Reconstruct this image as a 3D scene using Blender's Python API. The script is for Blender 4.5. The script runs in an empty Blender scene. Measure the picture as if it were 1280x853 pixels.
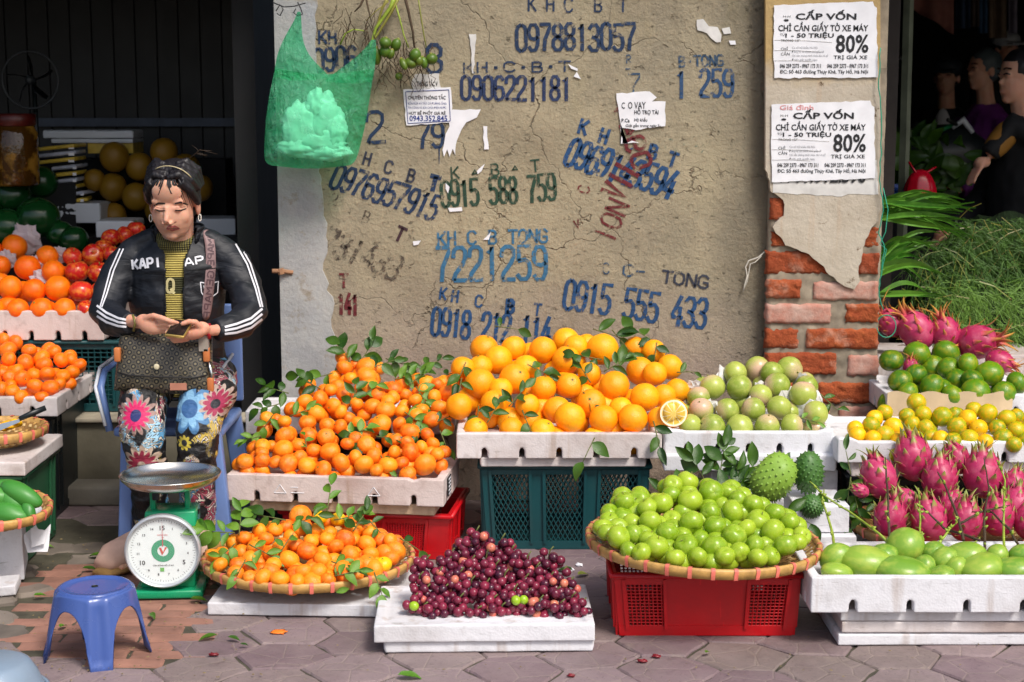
import bpy, bmesh, math, random
import numpy as np
from mathutils import Vector, Matrix, Quaternion, noise
from mathutils.bvhtree import BVHTree
R = math.radians
random.seed(7)
scn = bpy.context.scene
COL = scn.collection
# ------------------------------------------------------------ camera
PITCH, FPX, CAMZ = R(8.7), 2000.0, 1.5
cam = bpy.data.objects.new('camera', bpy.data.cameras.new('camera'))
COL.objects.link(cam); scn.camera = cam
cam.location = (0, 0, CAMZ); cam.rotation_euler = (math.pi/2 - PITCH, 0, 0)
cam.data.sensor_width = 36; cam.data.lens = FPX/1280*36
cam.data.clip_end = 500; cam.data.clip_start = 0.05
cam.data.dof.use_dof = True; cam.data.dof.focus_distance = 5.0; cam.data.dof.aperture_fstop = 4.5
# ------------------------------------------------------------ light
SUN = Vector((0.42, -0.62, 0.95)).normalized()
w = bpy.data.worlds.new('World'); scn.world = w; w.use_nodes = True
nt = w.node_tree
sky = nt.nodes.new('ShaderNodeTexSky'); sky.sky_type = 'NISHITA'; sky.sun_disc = False
sky.sun_elevation = math.asin(SUN.z); sky.sun_rotation = math.atan2(SUN.x, SUN.y)
sky.air_density = 1.0; sky.dust_density = 4.0; sky.ozone_density = 0.6
nt.links.new(sky.outputs[0], nt.nodes['Background'].inputs[0])
nt.nodes['Background'].inputs[1].default_value = 0.115
sl = bpy.data.lights.new('sun', 'SUN'); sl.energy = 1.95; sl.angle = R(14); sl.color = (1, 0.97, 0.925)
so = bpy.data.objects.new('sun', sl); COL.objects.link(so)
so.rotation_euler = SUN.to_track_quat('Z', 'Y').to_euler()
scn.view_settings.view_transform = 'Standard'; scn.view_settings.look = 'None'
scn.view_settings.exposure = 0.56; scn.view_settings.gamma = 1.0
scn.cycles.max_bounces = 8; scn.cycles.diffuse_bounces = 4; scn.cycles.transparent_max_bounces = 12
scn.cycles.use_denoising = True
# ------------------------------------------------------------ geometry helpers
FWD = Vector((0, math.cos(PITCH), -math.sin(PITCH))); UP = Vector((0, math.sin(PITCH), math.cos(PITCH)))
CAM = Vector((0, 0, CAMZ))
def ray(px, py): return FWD + Vector((1, 0, 0))*((px-640)/FPX) + UP*((426.5-py)/FPX)
def P(px, py, Y):
    d = ray(px, py); return CAM + d*(Y/d.y)
def PZ(px, py, z):
    d = ray(px, py); return CAM + d*((z-CAMZ)/d.z)
def PPL(px, py, A, B):
    """where the sight line meets the sloped surface that holds the lines (Y,z)=A and (Y,z)=B"""
    n = Vector((0, -(B[1]-A[1]), B[0]-A[0])).normalized()
    d = ray(px, py); return CAM + d*((Vector((0, A[0], A[1]))-CAM).dot(n)/d.dot(n))
def srgb(r, g, b):
    f = lambda c: (c/255/12.92) if c/255 <= 0.04045 else ((c/255+0.055)/1.055)**2.4
    return (f(r), f(g), f(b), 1)
def tag(o, label=None, cat=None, group=None, kind=None):
    if label: o['label'] = label
    if cat: o['category'] = cat
    if group: o['group'] = group
    if kind: o['kind'] = kind
    return o
def empty(name, loc, label=None, cat=None, group=None, rz=0.0):
    o = bpy.data.objects.new(name, None); COL.objects.link(o); o.location = loc; o.rotation_euler = (0, 0, rz)
    o.empty_display_size = 0.05
    return tag(o, label, cat, group)
def link_mesh(name, me, m=None, parent=None, loc=(0, 0, 0), rot=None, scale=None):
    o = bpy.data.objects.new(name, me); COL.objects.link(o); o.location = loc
    if m is not None:
        if not me.materials: me.materials.append(m)
    if parent: o.parent = parent
    if rot is not None: o.rotation_euler = rot
    if scale is not None: o.scale = scale
    return o
def copy_tree(o, parent=None):
    c = o.copy(); COL.objects.link(c)
    if parent: c.parent = parent
    for ch in o.children: copy_tree(ch, c)
    return c
class MB:
    def __init__(s): s.v = []; s.f = []; s.m = []; s.mi = 0
    def add(s, vs, fs, mi=None):
        b = len(s.v); s.v += [Vector(v) for v in vs]
        for f in fs: s.f.append([b+i for i in f]); s.m.append(s.mi if mi is None else mi)
        return s
    def box(s, c, size, rz=0.0, rot=None):
        M = rot if rot is not None else Matrix.Rotation(rz, 3, 'Z'); c = Vector(c); h = Vector(size)/2
        vs = [c + M @ Vector((x*h.x, y*h.y, z*h.z)) for z in (-1, 1) for y in (-1, 1) for x in (-1, 1)]
        return s.add(vs, [(0,2,3,1),(4,5,7,6),(0,1,5,4),(2,6,7,3),(0,4,6,2),(1,3,7,5)])
    def tube(s, pts, rad, n=8, cap=True, flat=1.0, up=None):
        pts = [Vector(p) for p in pts]; k = len(pts)
        rad = [rad]*k if isinstance(rad, (int, float)) else list(rad)
        vs = []; prev = None
        for i, p in enumerate(pts):
            t = (pts[min(i+1, k-1)]-pts[max(i-1, 0)])
            t = t.normalized() if t.length > 1e-9 else Vector((0, 0, 1))
            if prev is None:
                a = up if up is not None else (Vector((0, 0, 1)) if abs(t.z) < 0.9 else Vector((1, 0, 0)))
                u = (Vector(a) - t*t.dot(Vector(a))).normalized()
            else:
                u = prev - t*prev.dot(t); u = u.normalized() if u.length > 1e-6 else prev
            prev = u; q = t.cross(u)
            r = rad[i]; ru, rq = (r if isinstance(r, tuple) else (r*flat, r))
            for j in range(n):
                a = 2*math.pi*j/n; vs.append(p + u*(math.cos(a)*ru) + q*(math.sin(a)*rq))
        fs = []
        for i in range(k-1):
            for j in range(n):
                j2 = (j+1) % n; fs.append((i*n+j, i*n+j2, (i+1)*n+j2, (i+1)*n+j))
        if cap:
            vs.append(pts[0]); vs.append(pts[-1]); a, b = k*n, k*n+1
            for j in range(n):
                fs.append((a, (j+1) % n, j)); fs.append((b, (k-1)*n+j, (k-1)*n+(j+1) % n))
        return s.add(vs, fs)
    def ell(s, c, r, nu=16, nv=10, M=None, fn=None):
        c = Vector(c); M = M or Matrix.Identity(3); r = (r, r, r) if isinstance(r, (int, float)) else r
        vs = []; fs = []
        for i in range(nv+1):
            th = math.pi*i/nv
            for j in range(nu):
                ph = 2*math.pi*j/nu; d = Vector((math.sin(th)*math.cos(ph), math.sin(th)*math.sin(ph), math.cos(th)))
                k = fn(d) if fn else 1.0
                vs.append(c + M @ Vector((d.x*r[0]*k, d.y*r[1]*k, d.z*r[2]*k)))
        for i in range(nv):
            for j in range(nu):
                j2 = (j+1) % nu; a, b, e, f = i*nu+j, (i+1)*nu+j, (i+1)*nu+j2, i*nu+j2
                if i == 0: fs.append((a, b, e))
                elif i == nv-1: fs.append((a, b, f))
                else: fs.append((a, b, e, f))
        return s.add(vs, fs)
    def lathe(s, c, prof, n=32, closed=False, sx=1.0, sy=1.0):
        c = Vector(c); k = len(prof); vs = []
        for r, z in prof:
            for j in range(n):
                a = 2*math.pi*j/n; vs.append(c + Vector((math.cos(a)*r*sx, math.sin(a)*r*sy, z)))
        fs = []
        for i in range(k if closed else k-1):
            i2 = (i+1) % k
            for j in range(n):
                j2 = (j+1) % n; fs.append((i*n+j, i*n+j2, i2*n+j2, i2*n+j))
        return s.add(vs, fs)
    def prism(s, poly, o, ux, uy, th):
        """extrude the outline poly (2-D) by the vector th"""
        o = Vector(o); ux = Vector(ux); uy = Vector(uy); th = Vector(th); n = len(poly)
        a = [o + ux*p[0] + uy*p[1] for p in poly]
        return s.add(a + [p + th for p in a], [tuple(range(n))[::-1], tuple(range(n, 2*n))] +
                     [(i, (i+1) % n, n+(i+1) % n, n+i) for i in range(n)])
    def strip(s, L, Rr):
        n = len(L); return s.add(list(L)+list(Rr), [(i, i+1, n+i+1, n+i) for i in range(n-1)])
    def mesh(s, name='m', org=(0, 0, 0), smooth=True, auto=None):
        org = Vector(org); me = bpy.data.meshes.new(name)
        me.from_pydata([v-org for v in s.v], [], s.f); me.validate()
        if len(me.polygons) == len(s.m): me.polygons.foreach_set('material_index', s.m)
        if smooth: me.polygons.foreach_set('use_smooth', [True]*len(me.polygons))
        me.update(); return me
    def build(s, name, m, parent=None, org=(0, 0, 0), smooth=False, fix=False, angle=None):
        """parent given: vertices are taken relative to org (the parent's place)"""
        me = s.mesh(name, org, smooth)
        if fix or angle:
            bm = bmesh.new(); bm.from_mesh(me)
            if fix: bmesh.ops.recalc_face_normals(bm, faces=bm.faces)
            if angle:
                for e in bm.edges:
                    if len(e.link_faces) == 2 and e.calc_face_angle(0) > angle: e.smooth = False
                for f in bm.faces: f.smooth = True
            bm.to_mesh(me); bm.free()
        for mm in (m if isinstance(m, (list, tuple)) else [m]): me.materials.append(mm)
        o = bpy.data.objects.new(name, me); COL.objects.link(o)
        if parent: o.parent = parent
        else: o.location = org
        return o
def apply_mods(me, mods):
    o = bpy.data.objects.new('tmp', me); COL.objects.link(o)
    for kind, kw in mods:
        md = o.modifiers.new('m', kind)
        for k, v in kw.items(): setattr(md, k, v)
    dg = bpy.context.evaluated_depsgraph_get(); dg.update()
    r = bpy.data.meshes.new_from_object(o.evaluated_get(dg)); bpy.data.objects.remove(o); return r
def fuse(mb, voxel, smooth=4, noisefn=None, org=(0, 0, 0)):
    me = mb.mesh('f', org, False)
    bm = bmesh.new(); bm.from_mesh(me); bmesh.ops.recalc_face_normals(bm, faces=bm.faces); bm.to_mesh(me); bm.free()
    r = apply_mods(me, [('REMESH', dict(mode='VOXEL', voxel_size=voxel, use_smooth_shade=True)),
                        ('SMOOTH', dict(factor=0.5, iterations=smooth))])
    if noisefn:
        n = len(r.vertices); co = np.empty(n*3, 'f'); no = np.empty(n*3, 'f'); r.vertices.foreach_get('co', co); r.vertices.foreach_get('normal', no)
        co = co.reshape(-1, 3); no = no.reshape(-1, 3); d = np.array([noisefn(Vector(c)) for c in co.tolist()], 'f')
        r.vertices.foreach_set('co', (co+no*d[:, None]).ravel()); r.update()
    r.polygons.foreach_set('use_smooth', [True]*len(r.polygons))
    return r
def bevelled(mb, w=0.004, seg=2, org=(0, 0, 0), angle=35):
    me = mb.mesh('b', org, False)
    bm = bmesh.new(); bm.from_mesh(me); bmesh.ops.remove_doubles(bm, verts=bm.verts, dist=1e-5); bmesh.ops.recalc_face_normals(bm, faces=bm.faces)
    es = [e for e in bm.edges if len(e.link_faces) == 2 and e.calc_face_angle(0) > R(angle)]
    bmesh.ops.bevel(bm, geom=es, offset=w, segments=seg, profile=0.5, affect='EDGES', clamp_overlap=True)
    for f in bm.faces: f.smooth = True
    bm.to_mesh(me); bm.free(); return me
def bvh_of(me, loc=(0, 0, 0)):
    L = Vector(loc); return BVHTree.FromPolygons([v.co+L for v in me.vertices], [tuple(p.vertices) for p in me.polygons])
def rot_to(t, up=(0, 0, 1)):
    """3x3 whose z axis is t"""
    t = Vector(t).normalized(); return t.to_track_quat('Z', 'Y').to_matrix()
# ------------------------------------------------------------ materials
MT = {}
class NT:
    def __init__(s, name):
        s.m = bpy.data.materials.new(name); s.m.use_nodes = True; s.t = s.m.node_tree
        s.b = s.t.nodes['Principled BSDF']; s.o = s.t.nodes['Material Output']
    def n(s, typ, **kw):
        x = s.t.nodes.new('ShaderNode'+typ)
        for k, v in kw.items(): setattr(x, k, v)
        return x
    def l(s, a, b): s.t.links.new(a, b)
    def set(s, sock, v):
        if hasattr(v, 'is_output'): s.l(v, sock)
        else: sock.default_value = v
    def math(s, op, a, b=0.0, c=None, clamp=False):
        x = s.n('Math', operation=op, use_clamp=clamp); s.set(x.inputs[0], a); s.set(x.inputs[1], b)
        if c is not None: s.set(x.inputs[2], c)
        return x.outputs[0]
    def mix(s, f, a, b, mode='MIX'):
        x = s.n('Mix', data_type='RGBA', blend_type=mode); s.set(x.inputs[0], f); s.set(x.inputs[6], a); s.set(x.inputs[7], b)
        return x.outputs[2]
    def coord(s, kind='Object', scale=None, rnd=True, loc=None):
        tc = s.n('TexCoord'); mp = s.n('Mapping'); s.l(tc.outputs[kind], mp.inputs[0])
        if scale is not None: mp.inputs['Scale'].default_value = scale if isinstance(scale, tuple) else (scale,)*3
        if loc: mp.inputs['Location'].default_value = loc
        out = mp.outputs[0]
        if rnd:
            oi = s.n('ObjectInfo'); v = s.n('VectorMath', operation='SCALE'); v.inputs[0].default_value = (17, 31, 23); s.l(oi.outputs['Random'], v.inputs['Scale'])
            a = s.n('VectorMath', operation='ADD'); s.l(out, a.inputs[0]); s.l(v.outputs[0], a.inputs[1]); out = a.outputs[0]
        return out
    def noise(s, vec, scale, detail=4, rough=0.55, dist=0.0):
        x = s.n('TexNoise'); x.inputs['Scale'].default_value = scale; x.inputs['Detail'].default_value = detail
        x.inputs['Roughness'].default_value = rough; x.inputs['Distortion'].default_value = dist
        if vec is not None: s.l(vec, x.inputs['Vector'])
        return x.outputs['Fac']
    def voro(s, vec, scale, feature='F1', out='Distance', rnd=1.0):
        x = s.n('TexVoronoi', feature=feature); x.inputs['Scale'].default_value = scale; x.inputs['Randomness'].default_value = rnd
        s.l(vec, x.inputs['Vector']); return x.outputs[out]
    def ramp(s, f, stops, interp='LINEAR'):
        x = s.n('ValToRGB'); x.color_ramp.interpolation = interp; e = x.color_ramp.elements
        while len(e) > 2: e.remove(e[-1])
        for i, (p, c) in enumerate(stops):
            if i >= len(e): e.new(p)
            e[i].position = p; e[i].color = c if len(c) == 4 else (*c, 1)
        s.set(x.inputs[0], f); return x.outputs[0]
    def step(s, f, a, b):
        x = s.n('MapRange'); x.inputs[1].default_value = a; x.inputs[2].default_value = b; s.set(x.inputs[0], f); x.clamp = True; return x.outputs[0]
    def bump(s, h, strength=0.3, dist=0.002, prev=None):
        x = s.n('Bump'); x.inputs['Strength'].default_value = strength; x.inputs['Distance'].default_value = dist; s.l(h, x.inputs['Height'])
        if prev is not None: s.l(prev, x.inputs['Normal'])
        return x.outputs[0]
    def fin(s, color=None, rough=0.5, normal=None, **kw):
        if color is not None: s.set(s.b.inputs['Base Color'], color)
        s.set(s.b.inputs['Roughness'], rough)
        if normal is not None: s.l(normal, s.b.inputs['Normal'])
        for k, v in kw.items(): s.set(s.b.inputs[k.replace('_', ' ')], v)
        return s.m
def C4(c): return c if len(c) == 4 else (*c, 1)
def dark(c, k): return (c[0]*k, c[1]*k, c[2]*k, 1)
def simple(name, c, rough=0.5, var=0.25, scale=12, bump=0.15, bscale=60, **kw):
    """a plain material with mottled tone and fine relief"""
    if name in MT: return MT[name]
    t = NT(name); v = t.coord(); c = C4(c)
    f = t.noise(v, scale, 5); col = t.mix(t.step(f, 0.3, 0.7), dark(c, 1-var), dark(c, 1+var*0.6))
    rr = t.math('ADD', rough-0.08, t.math('MULTIPLY', t.noise(v, scale*2.3, 3), 0.16))
    nb = t.bump(t.noise(v, bscale, 4), bump, 0.002) if bump else None
    MT[name] = t.fin(col, rr, nb, **kw); return MT[name]
def fruit(name, c1, c2, c3=None, rough=0.36, pore=260, pstr=0.12, blotch=0.5, tip=None, tipz=(0.3, 0.9), sss=0.06):
    """peel: tone differs from fruit to fruit, c3 in blotches, tip towards the blossom end"""
    t = NT(name); v = t.coord(); oi = t.n('ObjectInfo')
    rnd = oi.outputs['Random']; col = t.mix(rnd, C4(c1), C4(c2))
    if c3: col = t.mix(t.math('MULTIPLY', t.step(t.noise(v, 2.2, 3), 0.45, 0.7), blotch), col, C4(c3))
    if tip:
        tc = t.n('TexCoord'); sx = t.n('SeparateXYZ'); t.l(tc.outputs['Object'], sx.inputs[0])
        z = t.math('ADD', sx.outputs[2], t.math('MULTIPLY', t.math('SUBTRACT', t.noise(v, 14, 3), 0.5), 0.9))
        z = t.math('ADD', z, t.math('MULTIPLY', t.math('SUBTRACT', t.math('FRACT', t.math('MULTIPLY', rnd, 7.13)), 0.5), 0.9))
        col = t.mix(t.step(z, *tipz), col, C4(tip))
    sp = t.step(t.noise(v, 5, 5, .75), 0.66, 0.78); col = t.mix(t.math('MULTIPLY', sp, 0.22), col, dark(C4(c1), 0.45))
    nb = t.bump(t.voro(v, pore*0.05), pstr, 0.02)
    t.fin(col, t.math('ADD', rough-0.06, t.math('MULTIPLY', t.noise(v, 6, 2), 0.14)), nb, Specular_IOR_Level=0.45)
    t.b.inputs['Subsurface Weight'].default_value = sss; t.b.inputs['Subsurface Radius'].default_value = (0.4, 0.2, 0.05); t.b.inputs['Subsurface Scale'].default_value = 0.02
    MT[name] = t.m; return t.m
fruit('mandarin', srgb(232,98,10), srgb(255,152,22), srgb(250,170,50), rough=0.4, pstr=0.16)
fruit('orange', srgb(252,150,6), srgb(255,182,12), srgb(248,140,6), rough=0.4, pstr=0.16)
fruit('deep_orange', srgb(250,102,6), srgb(255,128,10), srgb(255,150,20), rough=0.38, pstr=0.16)
fruit('green_apple', srgb(122,156,24), srgb(160,184,44), srgb(186,198,84), rough=0.25, pstr=0.02, blotch=0.4)
fruit('star_apple', srgb(132,152,52), srgb(168,180,78), srgb(186,190,104), rough=0.28, pstr=0.02, tip=srgb(206,170,142), tipz=(0.4, 1.1))
fruit('big_lime', srgb(58,106,14), srgb(94,138,18), srgb(176,160,20), rough=0.34, pstr=0.10, blotch=0.5)
fruit('small_lime', srgb(128,150,14), srgb(190,180,14), srgb(238,170,14), rough=0.34, pstr=0.10, blotch=0.9)
fruit('yellow_lime', srgb(240,184,10), srgb(250,196,14), srgb(240,150,10), rough=0.34, pstr=0.10)
fruit('gala_apple', srgb(186,18,22), srgb(214,50,40), srgb(238,150,50), rough=0.22, pstr=0.01, blotch=0.75)
fruit('green_mango', srgb(102,146,46), srgb(136,168,58), srgb(176,188,80), rough=0.3, pstr=0.03, blotch=0.6, sss=0.03)
fruit('dark_mango', srgb(54,122,44), srgb(70,138,54), srgb(96,160,72), rough=0.4, pstr=0.03, sss=0.02)
fruit('watermelon', srgb(16,58,24), srgb(20,70,30), srgb(10,36,16), rough=0.2, pstr=0.0, sss=0)
fruit('pomelo', srgb(130,98,16), srgb(146,108,24), srgb(110,78,10), rough=0.5, pstr=0.3)
fruit('dragon', srgb(164,28,78), srgb(184,50,98), srgb(196,96,120), rough=0.4, pstr=0.02, blotch=0.6)
fruit('areca', srgb(62,92,20), srgb(80,112,30), srgb(120,130,40), rough=0.4, pstr=0.02)
def leafmat(name, c1, c2, rough=0.38):
    t = NT(name); v = t.coord(); oi = t.n('ObjectInfo'); col = t.mix(oi.outputs['Random'], C4(c1), C4(c2))
    col = t.mix(t.math('MULTIPLY', t.step(t.noise(v, 30, 3), 0.45, 0.75), 0.35), col, dark(C4(c2), 1.7))
    t.fin(col, rough, t.bump(t.noise(v, 90, 3), 0.3, 0.002), Specular_IOR_Level=0.5)
    tr = t.n('BsdfTranslucent'); t.l(col, tr.inputs[0]); mx = t.n('MixShader'); mx.inputs[0].default_value = 0.22
    t.l(t.b.outputs[0], mx.inputs[1]); t.l(tr.outputs[0], mx.inputs[2]); t.l(mx.outputs[0], t.o.inputs[0])
    MT[name] = t.m; return t.m
leafmat('leaf', srgb(34,70,20), srgb(72,108,28), .3)
leafmat('leaf_bright', srgb(74,122,30), srgb(110,150,50))
leafmat('leaf_dry', srgb(150,134,60), srgb(130,140,60))
leafmat('leaf_pandan', srgb(50,104,26), srgb(98,148,50), 0.3)
leafmat('dill', srgb(62,100,32), srgb(104,142,50), 0.6)
leafmat('bract', srgb(110,150,60), srgb(150,176,70))
simple('twig', srgb(96,104,50), 0.7, 0.3, 40)
simple('twig_brown', srgb(70,54,36), 0.8, 0.3, 40)
simple('stalk', srgb(140,160,50), 0.5, 0.3, 40)
# styrofoam: off-white beads, grime
def foam(name, c, grime, amt, stain=None):
    t = NT(name); v = t.coord()
    n1 = t.noise(v, 3.2, 6, 0.62); n2 = t.noise(v, 28, 4)
    col = t.mix(t.math('MULTIPLY', t.step(n1, 0.44, 0.7), amt), C4(c), C4(grime))
    col = t.mix(t.math('MULTIPLY', t.step(n2, 0.55, 0.8), amt*0.6), col, dark(C4(grime), 0.7))
    vs = t.coord(scale=(14, 14, 1.2)); st = t.step(t.noise(vs, 1.4, 4), 0.58, 0.75); col = t.mix(t.math('MULTIPLY', st, amt*0.8), col, C4(stain or srgb(150,120,90)))
    # scuffs, dents and dark crumbs
    sc = t.step(t.noise(t.coord(scale=(3, 3, 30)), 6, 3, 0.6), 0.64, 0.76); col = t.mix(t.math('MULTIPLY', sc, 0.55), col, srgb(120,112,100))
    bd = t.voro(v, 160); h = t.math('ADD', t.math('MULTIPLY', bd, 0.5), t.math('MULTIPLY', n2, 1.4))
    MT[name] = t.fin(col, 0.62, t.bump(h, 0.32, 0.003)); return t.m
foam('foam_clean', srgb(220,220,224), srgb(176,170,168), 0.65)
foam('foam_used', srgb(214,206,204), srgb(172,154,146), 0.85)
foam('foam_pink', srgb(210,194,188), srgb(170,142,132), 0.95)
foam('foam_brown', srgb(206,180,150), srgb(150,120,90), 0.8)
def plastic(name, c, rough=0.35, dirt=0.3, dc=(0.12, 0.1, 0.08, 1)):
    t = NT(name); v = t.coord()
    f = t.step(t.noise(v, 5, 6, 0.65), 0.5, 0.8); col = t.mix(t.math('MULTIPLY', f, dirt), C4(c), dc)
    sc = t.step(t.noise(t.coord(scale=(60, 60, 4)), 1.5, 3), 0.66, 0.72); col = t.mix(t.math('MULTIPLY', sc, 0.18), col, dark(C4(c), 2.2))
    MT[name] = t.fin(col, t.math('ADD', rough-0.05, t.math('MULTIPLY', f, 0.3)), t.bump(t.noise(v, 35, 3), 0.08, 0.003)); return t.m
plastic('red_plastic', srgb(186,12,22), 0.38, 0.5, srgb(90,10,14))
plastic('teal_plastic', srgb(18,68,72), 0.42, 0.55, srgb(44,54,50))
plastic('green_plastic', srgb(36,84,56), 0.42, 0.4, srgb(34,44,36))
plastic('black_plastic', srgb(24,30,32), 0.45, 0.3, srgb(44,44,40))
plastic('blue_stool', srgb(66,90,154), 0.28, 0.22, srgb(60,64,90))
plastic('blue_chair', srgb(98,124,176), 0.35, 0.2, srgb(80,90,120))
plastic('white_plastic', srgb(196,200,206), 0.4, 0.2, srgb(150,150,140))
plastic('grey_plastic', srgb(128,146,164), 0.35, 0.2)
plastic('scale_green', srgb(20,148,100), 0.3, 0.25, srgb(20,70,50))
plastic('blue_plastic', srgb(30,70,150), 0.4, 0.2)
simple('yellow_pack', srgb(200,170,60), 0.4, 0.3, 20)
simple('silver_pack', srgb(170,175,190), 0.3, 0.3, 20)
simple('bamboo', srgb(196,152,84), 0.5, 0.35, 30, 0.4, 120)
simple('bamboo_dark', srgb(142,104,54), 0.6, 0.4, 30, 0.4, 120)
simple('bamboo_pink', srgb(214,108,92), 0.55, 0.25, 30, 0.3, 120)
simple('bamboo_pale', srgb(206,176,120), 0.5, 0.3, 30, 0.4, 120)
simple('steel', srgb(205,205,200), 0.24, 0.1, 10, 0.05, 40, Metallic=1.0)
simple('dark_steel', srgb(60,60,58), 0.4, 0.3, 10, 0.1, 40, Metallic=0.8)
simple('paper', srgb(226,226,230), 0.7, 0.08, 18, 0.6, 22)
simple('paper_worn', srgb(206,204,200), 0.75, 0.2, 18, 0.7, 22)
simple('brown_paper', srgb(196,172,136), 0.7, 0.15, 8, 0.6, 25)
simple('black_ink', srgb(24,24,28), 0.6, 0.2, 60, 0)
simple('blue_ink', srgb(40,60,130), 0.6, 0.2, 60, 0)
simple('grey_ink', srgb(140,142,148), 0.6, 0.2, 60, 0)
simple('red_ink', srgb(190,40,50), 0.6, 0.2, 60, 0)
simple('concrete', srgb(112,106,88), 0.85, 0.35, 5, 0.7, 40)
simple('step_stone', srgb(120,116,104), 0.85, 0.3, 7, 0.6, 40)
simple('shop_dark', srgb(9,10,13), 0.8, 0.3, 3)  # near-black: the shade of the unlit rooms is put into this colour
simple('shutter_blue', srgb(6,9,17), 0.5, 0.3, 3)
# ------------------------------------------------------------ the setting
YW = 5.85          # face of the stucco wall
WX0, WX1 = P(352, 400, YW).x, P(957.5, 400, YW).x
PX1 = P(1100, 400, YW-0.05).x
MB().box((0, 60, -0.05), (400, 240, 0.06)).build('street_ground', simple('street_dirt', srgb(70,64,58), 0.95, 0.3, 4, 0.5, 30))['kind'] = 'structure'
t = NT('paver_mat'); v = t.coord(); oi = t.n('ObjectInfo')
base = t.ramp(oi.outputs['Random'], [(0, srgb(122,102,106)), (0.35, srgb(108,90,94)), (0.7, srgb(134,116,118)), (1, srgb(120,106,102))])
n1 = t.noise(v, 6, 6, 0.65); base = t.mix(t.math('MULTIPLY', t.step(n1, 0.4, 0.75), 0.55), base, srgb(146,130,126))
n2 = t.noise(v, 17, 5, 0.7); base = t.mix(t.math('MULTIPLY', t.step(n2, 0.55, 0.8), 0.6), base, srgb(84,66,70))
vd = t.voro(t.coord(scale=(1, 1, 0.01)), 9, 'DISTANCE_TO_EDGE'); ln = t.step(vd, 0.035, 0.0)
base = t.mix(t.math('MULTIPLY', ln, 0.3), base, srgb(156,142,128)); base = t.mix(t.math('MULTIPLY', t.step(t.noise(t.coord('Object', rnd=False), 1.6, 6, .7), .46, .68), .55), base, srgb(92,82,74))
base = t.mix(t.math('MULTIPLY', t.step(t.noise(v, 120, 2), 0.66, 0.72), 0.6), base, srgb(70,58,58))
h = t.math('SUBTRACT', t.math('ADD', t.math('MULTIPLY', n2, 0.8), t.math('MULTIPLY', t.noise(v, 70, 4), 0.6)), t.math('MULTIPLY', ln, 0.4))
M_PAVER = t.fin(base, t.math('ADD', 0.62, t.math('MULTIPLY', n1, 0.3)), t.bump(h, 0.6, 0.006))
M_STONE = simple('rough_stone', srgb(116,106,96), 0.85, 0.4, 7, 0.9, 25)
M_REDB = simple('pink_brick', srgb(150,108,92), 0.85, 0.35, 9, 0.7, 45)
M_DIRT = simple('joint_dirt', srgb(74,70,56), 0.95, 0.4, 14, 0.8, 60)
pav = empty('pavement', (0, 4.9, 0)); pav['kind'] = 'structure'
MB().box((0, 4.55, -0.012), (5.2, 2.6, 0.012)).build('joint_bed', M_DIRT, pav, (0, 4.9, 0))
def slabpiece(name, poly, m, z=0.0, th=0.02, bev=0.005, rough=0.0, tilt=0.003):
    cx = sum(p[0] for p in poly)/len(poly); cy = sum(p[1] for p in poly)/len(poly)
    tx, ty = random.uniform(-tilt, tilt)*4, random.uniform(-tilt, tilt)*4
    # subdivide outline and wobble it
    pts = []
    for i in range(len(poly)):
        a, b = poly[i], poly[(i+1) % len(poly)]
        k = 3
        for j in range(k):
            f = j/k; wob = rough if j else rough*0.4
            pts.append((a[0]+(b[0]-a[0])*f+random.uniform(-wob, wob), a[1]+(b[1]-a[1])*f+random.uniform(-wob, wob)))
    mb = MB(); n = len(pts)
    ring = lambda k, zz: [(cx+(p[0]-cx)*k, cy+(p[1]-cy)*k, z+zz+(p[0]-cx)*tx+(p[1]-cy)*ty) for p in pts]
    rad = max(0.03, sum(math.hypot(p[0]-cx, p[1]-cy) for p in pts)/n)
    vs = ring(1, -th)+ring(1, -bev)+ring(1-bev/rad, 0)+[(cx, cy, z+0.001)]
    fs = []
    for L in (0, 1):
        for i in range(n): fs.append((L*n+i, L*n+(i+1) % n, (L+1)*n+(i+1) % n, (L+1)*n+i))
    for i in range(n): fs.append((2*n+i, 2*n+(i+1) % n, 3*n))
    mb.add(vs, fs); return mb.build(name, m, pav, (0, 4.9, 0), smooth=False)
def inpoly(x, y, poly):
    c = False; n = len(poly)
    for i in range(n):
        x1, y1 = poly[i]; x2, y2 = poly[(i+1) % n]
        if (y1 > y) != (y2 > y) and x < (x2-x1)*(y-y1)/(y2-y1)+x1: c = not c
    return c
def G(px, py): q = PZ(px, py, 0); return (q.x, q.y)
REDZ = [G(45, 700), G(262, 700), G(300, 756), G(245, 786), G(215, 832), G(18, 836), G(12, 790)]
STZ = [G(-260, 660), G(62, 650), G(170, 672), G(172, 700), G(262, 702), G(262, 745), G(150, 760), G(20, 790), G(-30, 815), G(-260, 830)]
HR = 0.138; hx = HR*1.5; hy = HR*math.sqrt(3)*0.86
jit = {}
def hv(x, y):
    k = (round(x, 2), round(y, 2))
    if k not in jit: jit[k] = (x+random.uniform(-.014, .014), y+random.uniform(-.014, .014))
    return jit[k]
for ix in range(-12, 13):
    for iy in range(-1, 12):
        cx, cy = ix*hx, 3.65+iy*hy+(hy/2 if ix % 2 else 0)
        if not 3.6 < cy < 5.83 or abs(cx) > 2.35: continue
        if inpoly(cx, cy, REDZ) or inpoly(cx, cy, STZ): continue
        pl = []
        for k in range(6):
            a = k*math.pi/3; p = hv(cx+HR*math.cos(a), cy+HR*0.86*math.sin(a)); pl.append((cx+(p[0]-cx)*0.976, cy+(p[1]-cy)*0.976))
        slabpiece('paver', pl, M_PAVER, random.uniform(-.002, .002), rough=0.004)
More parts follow.
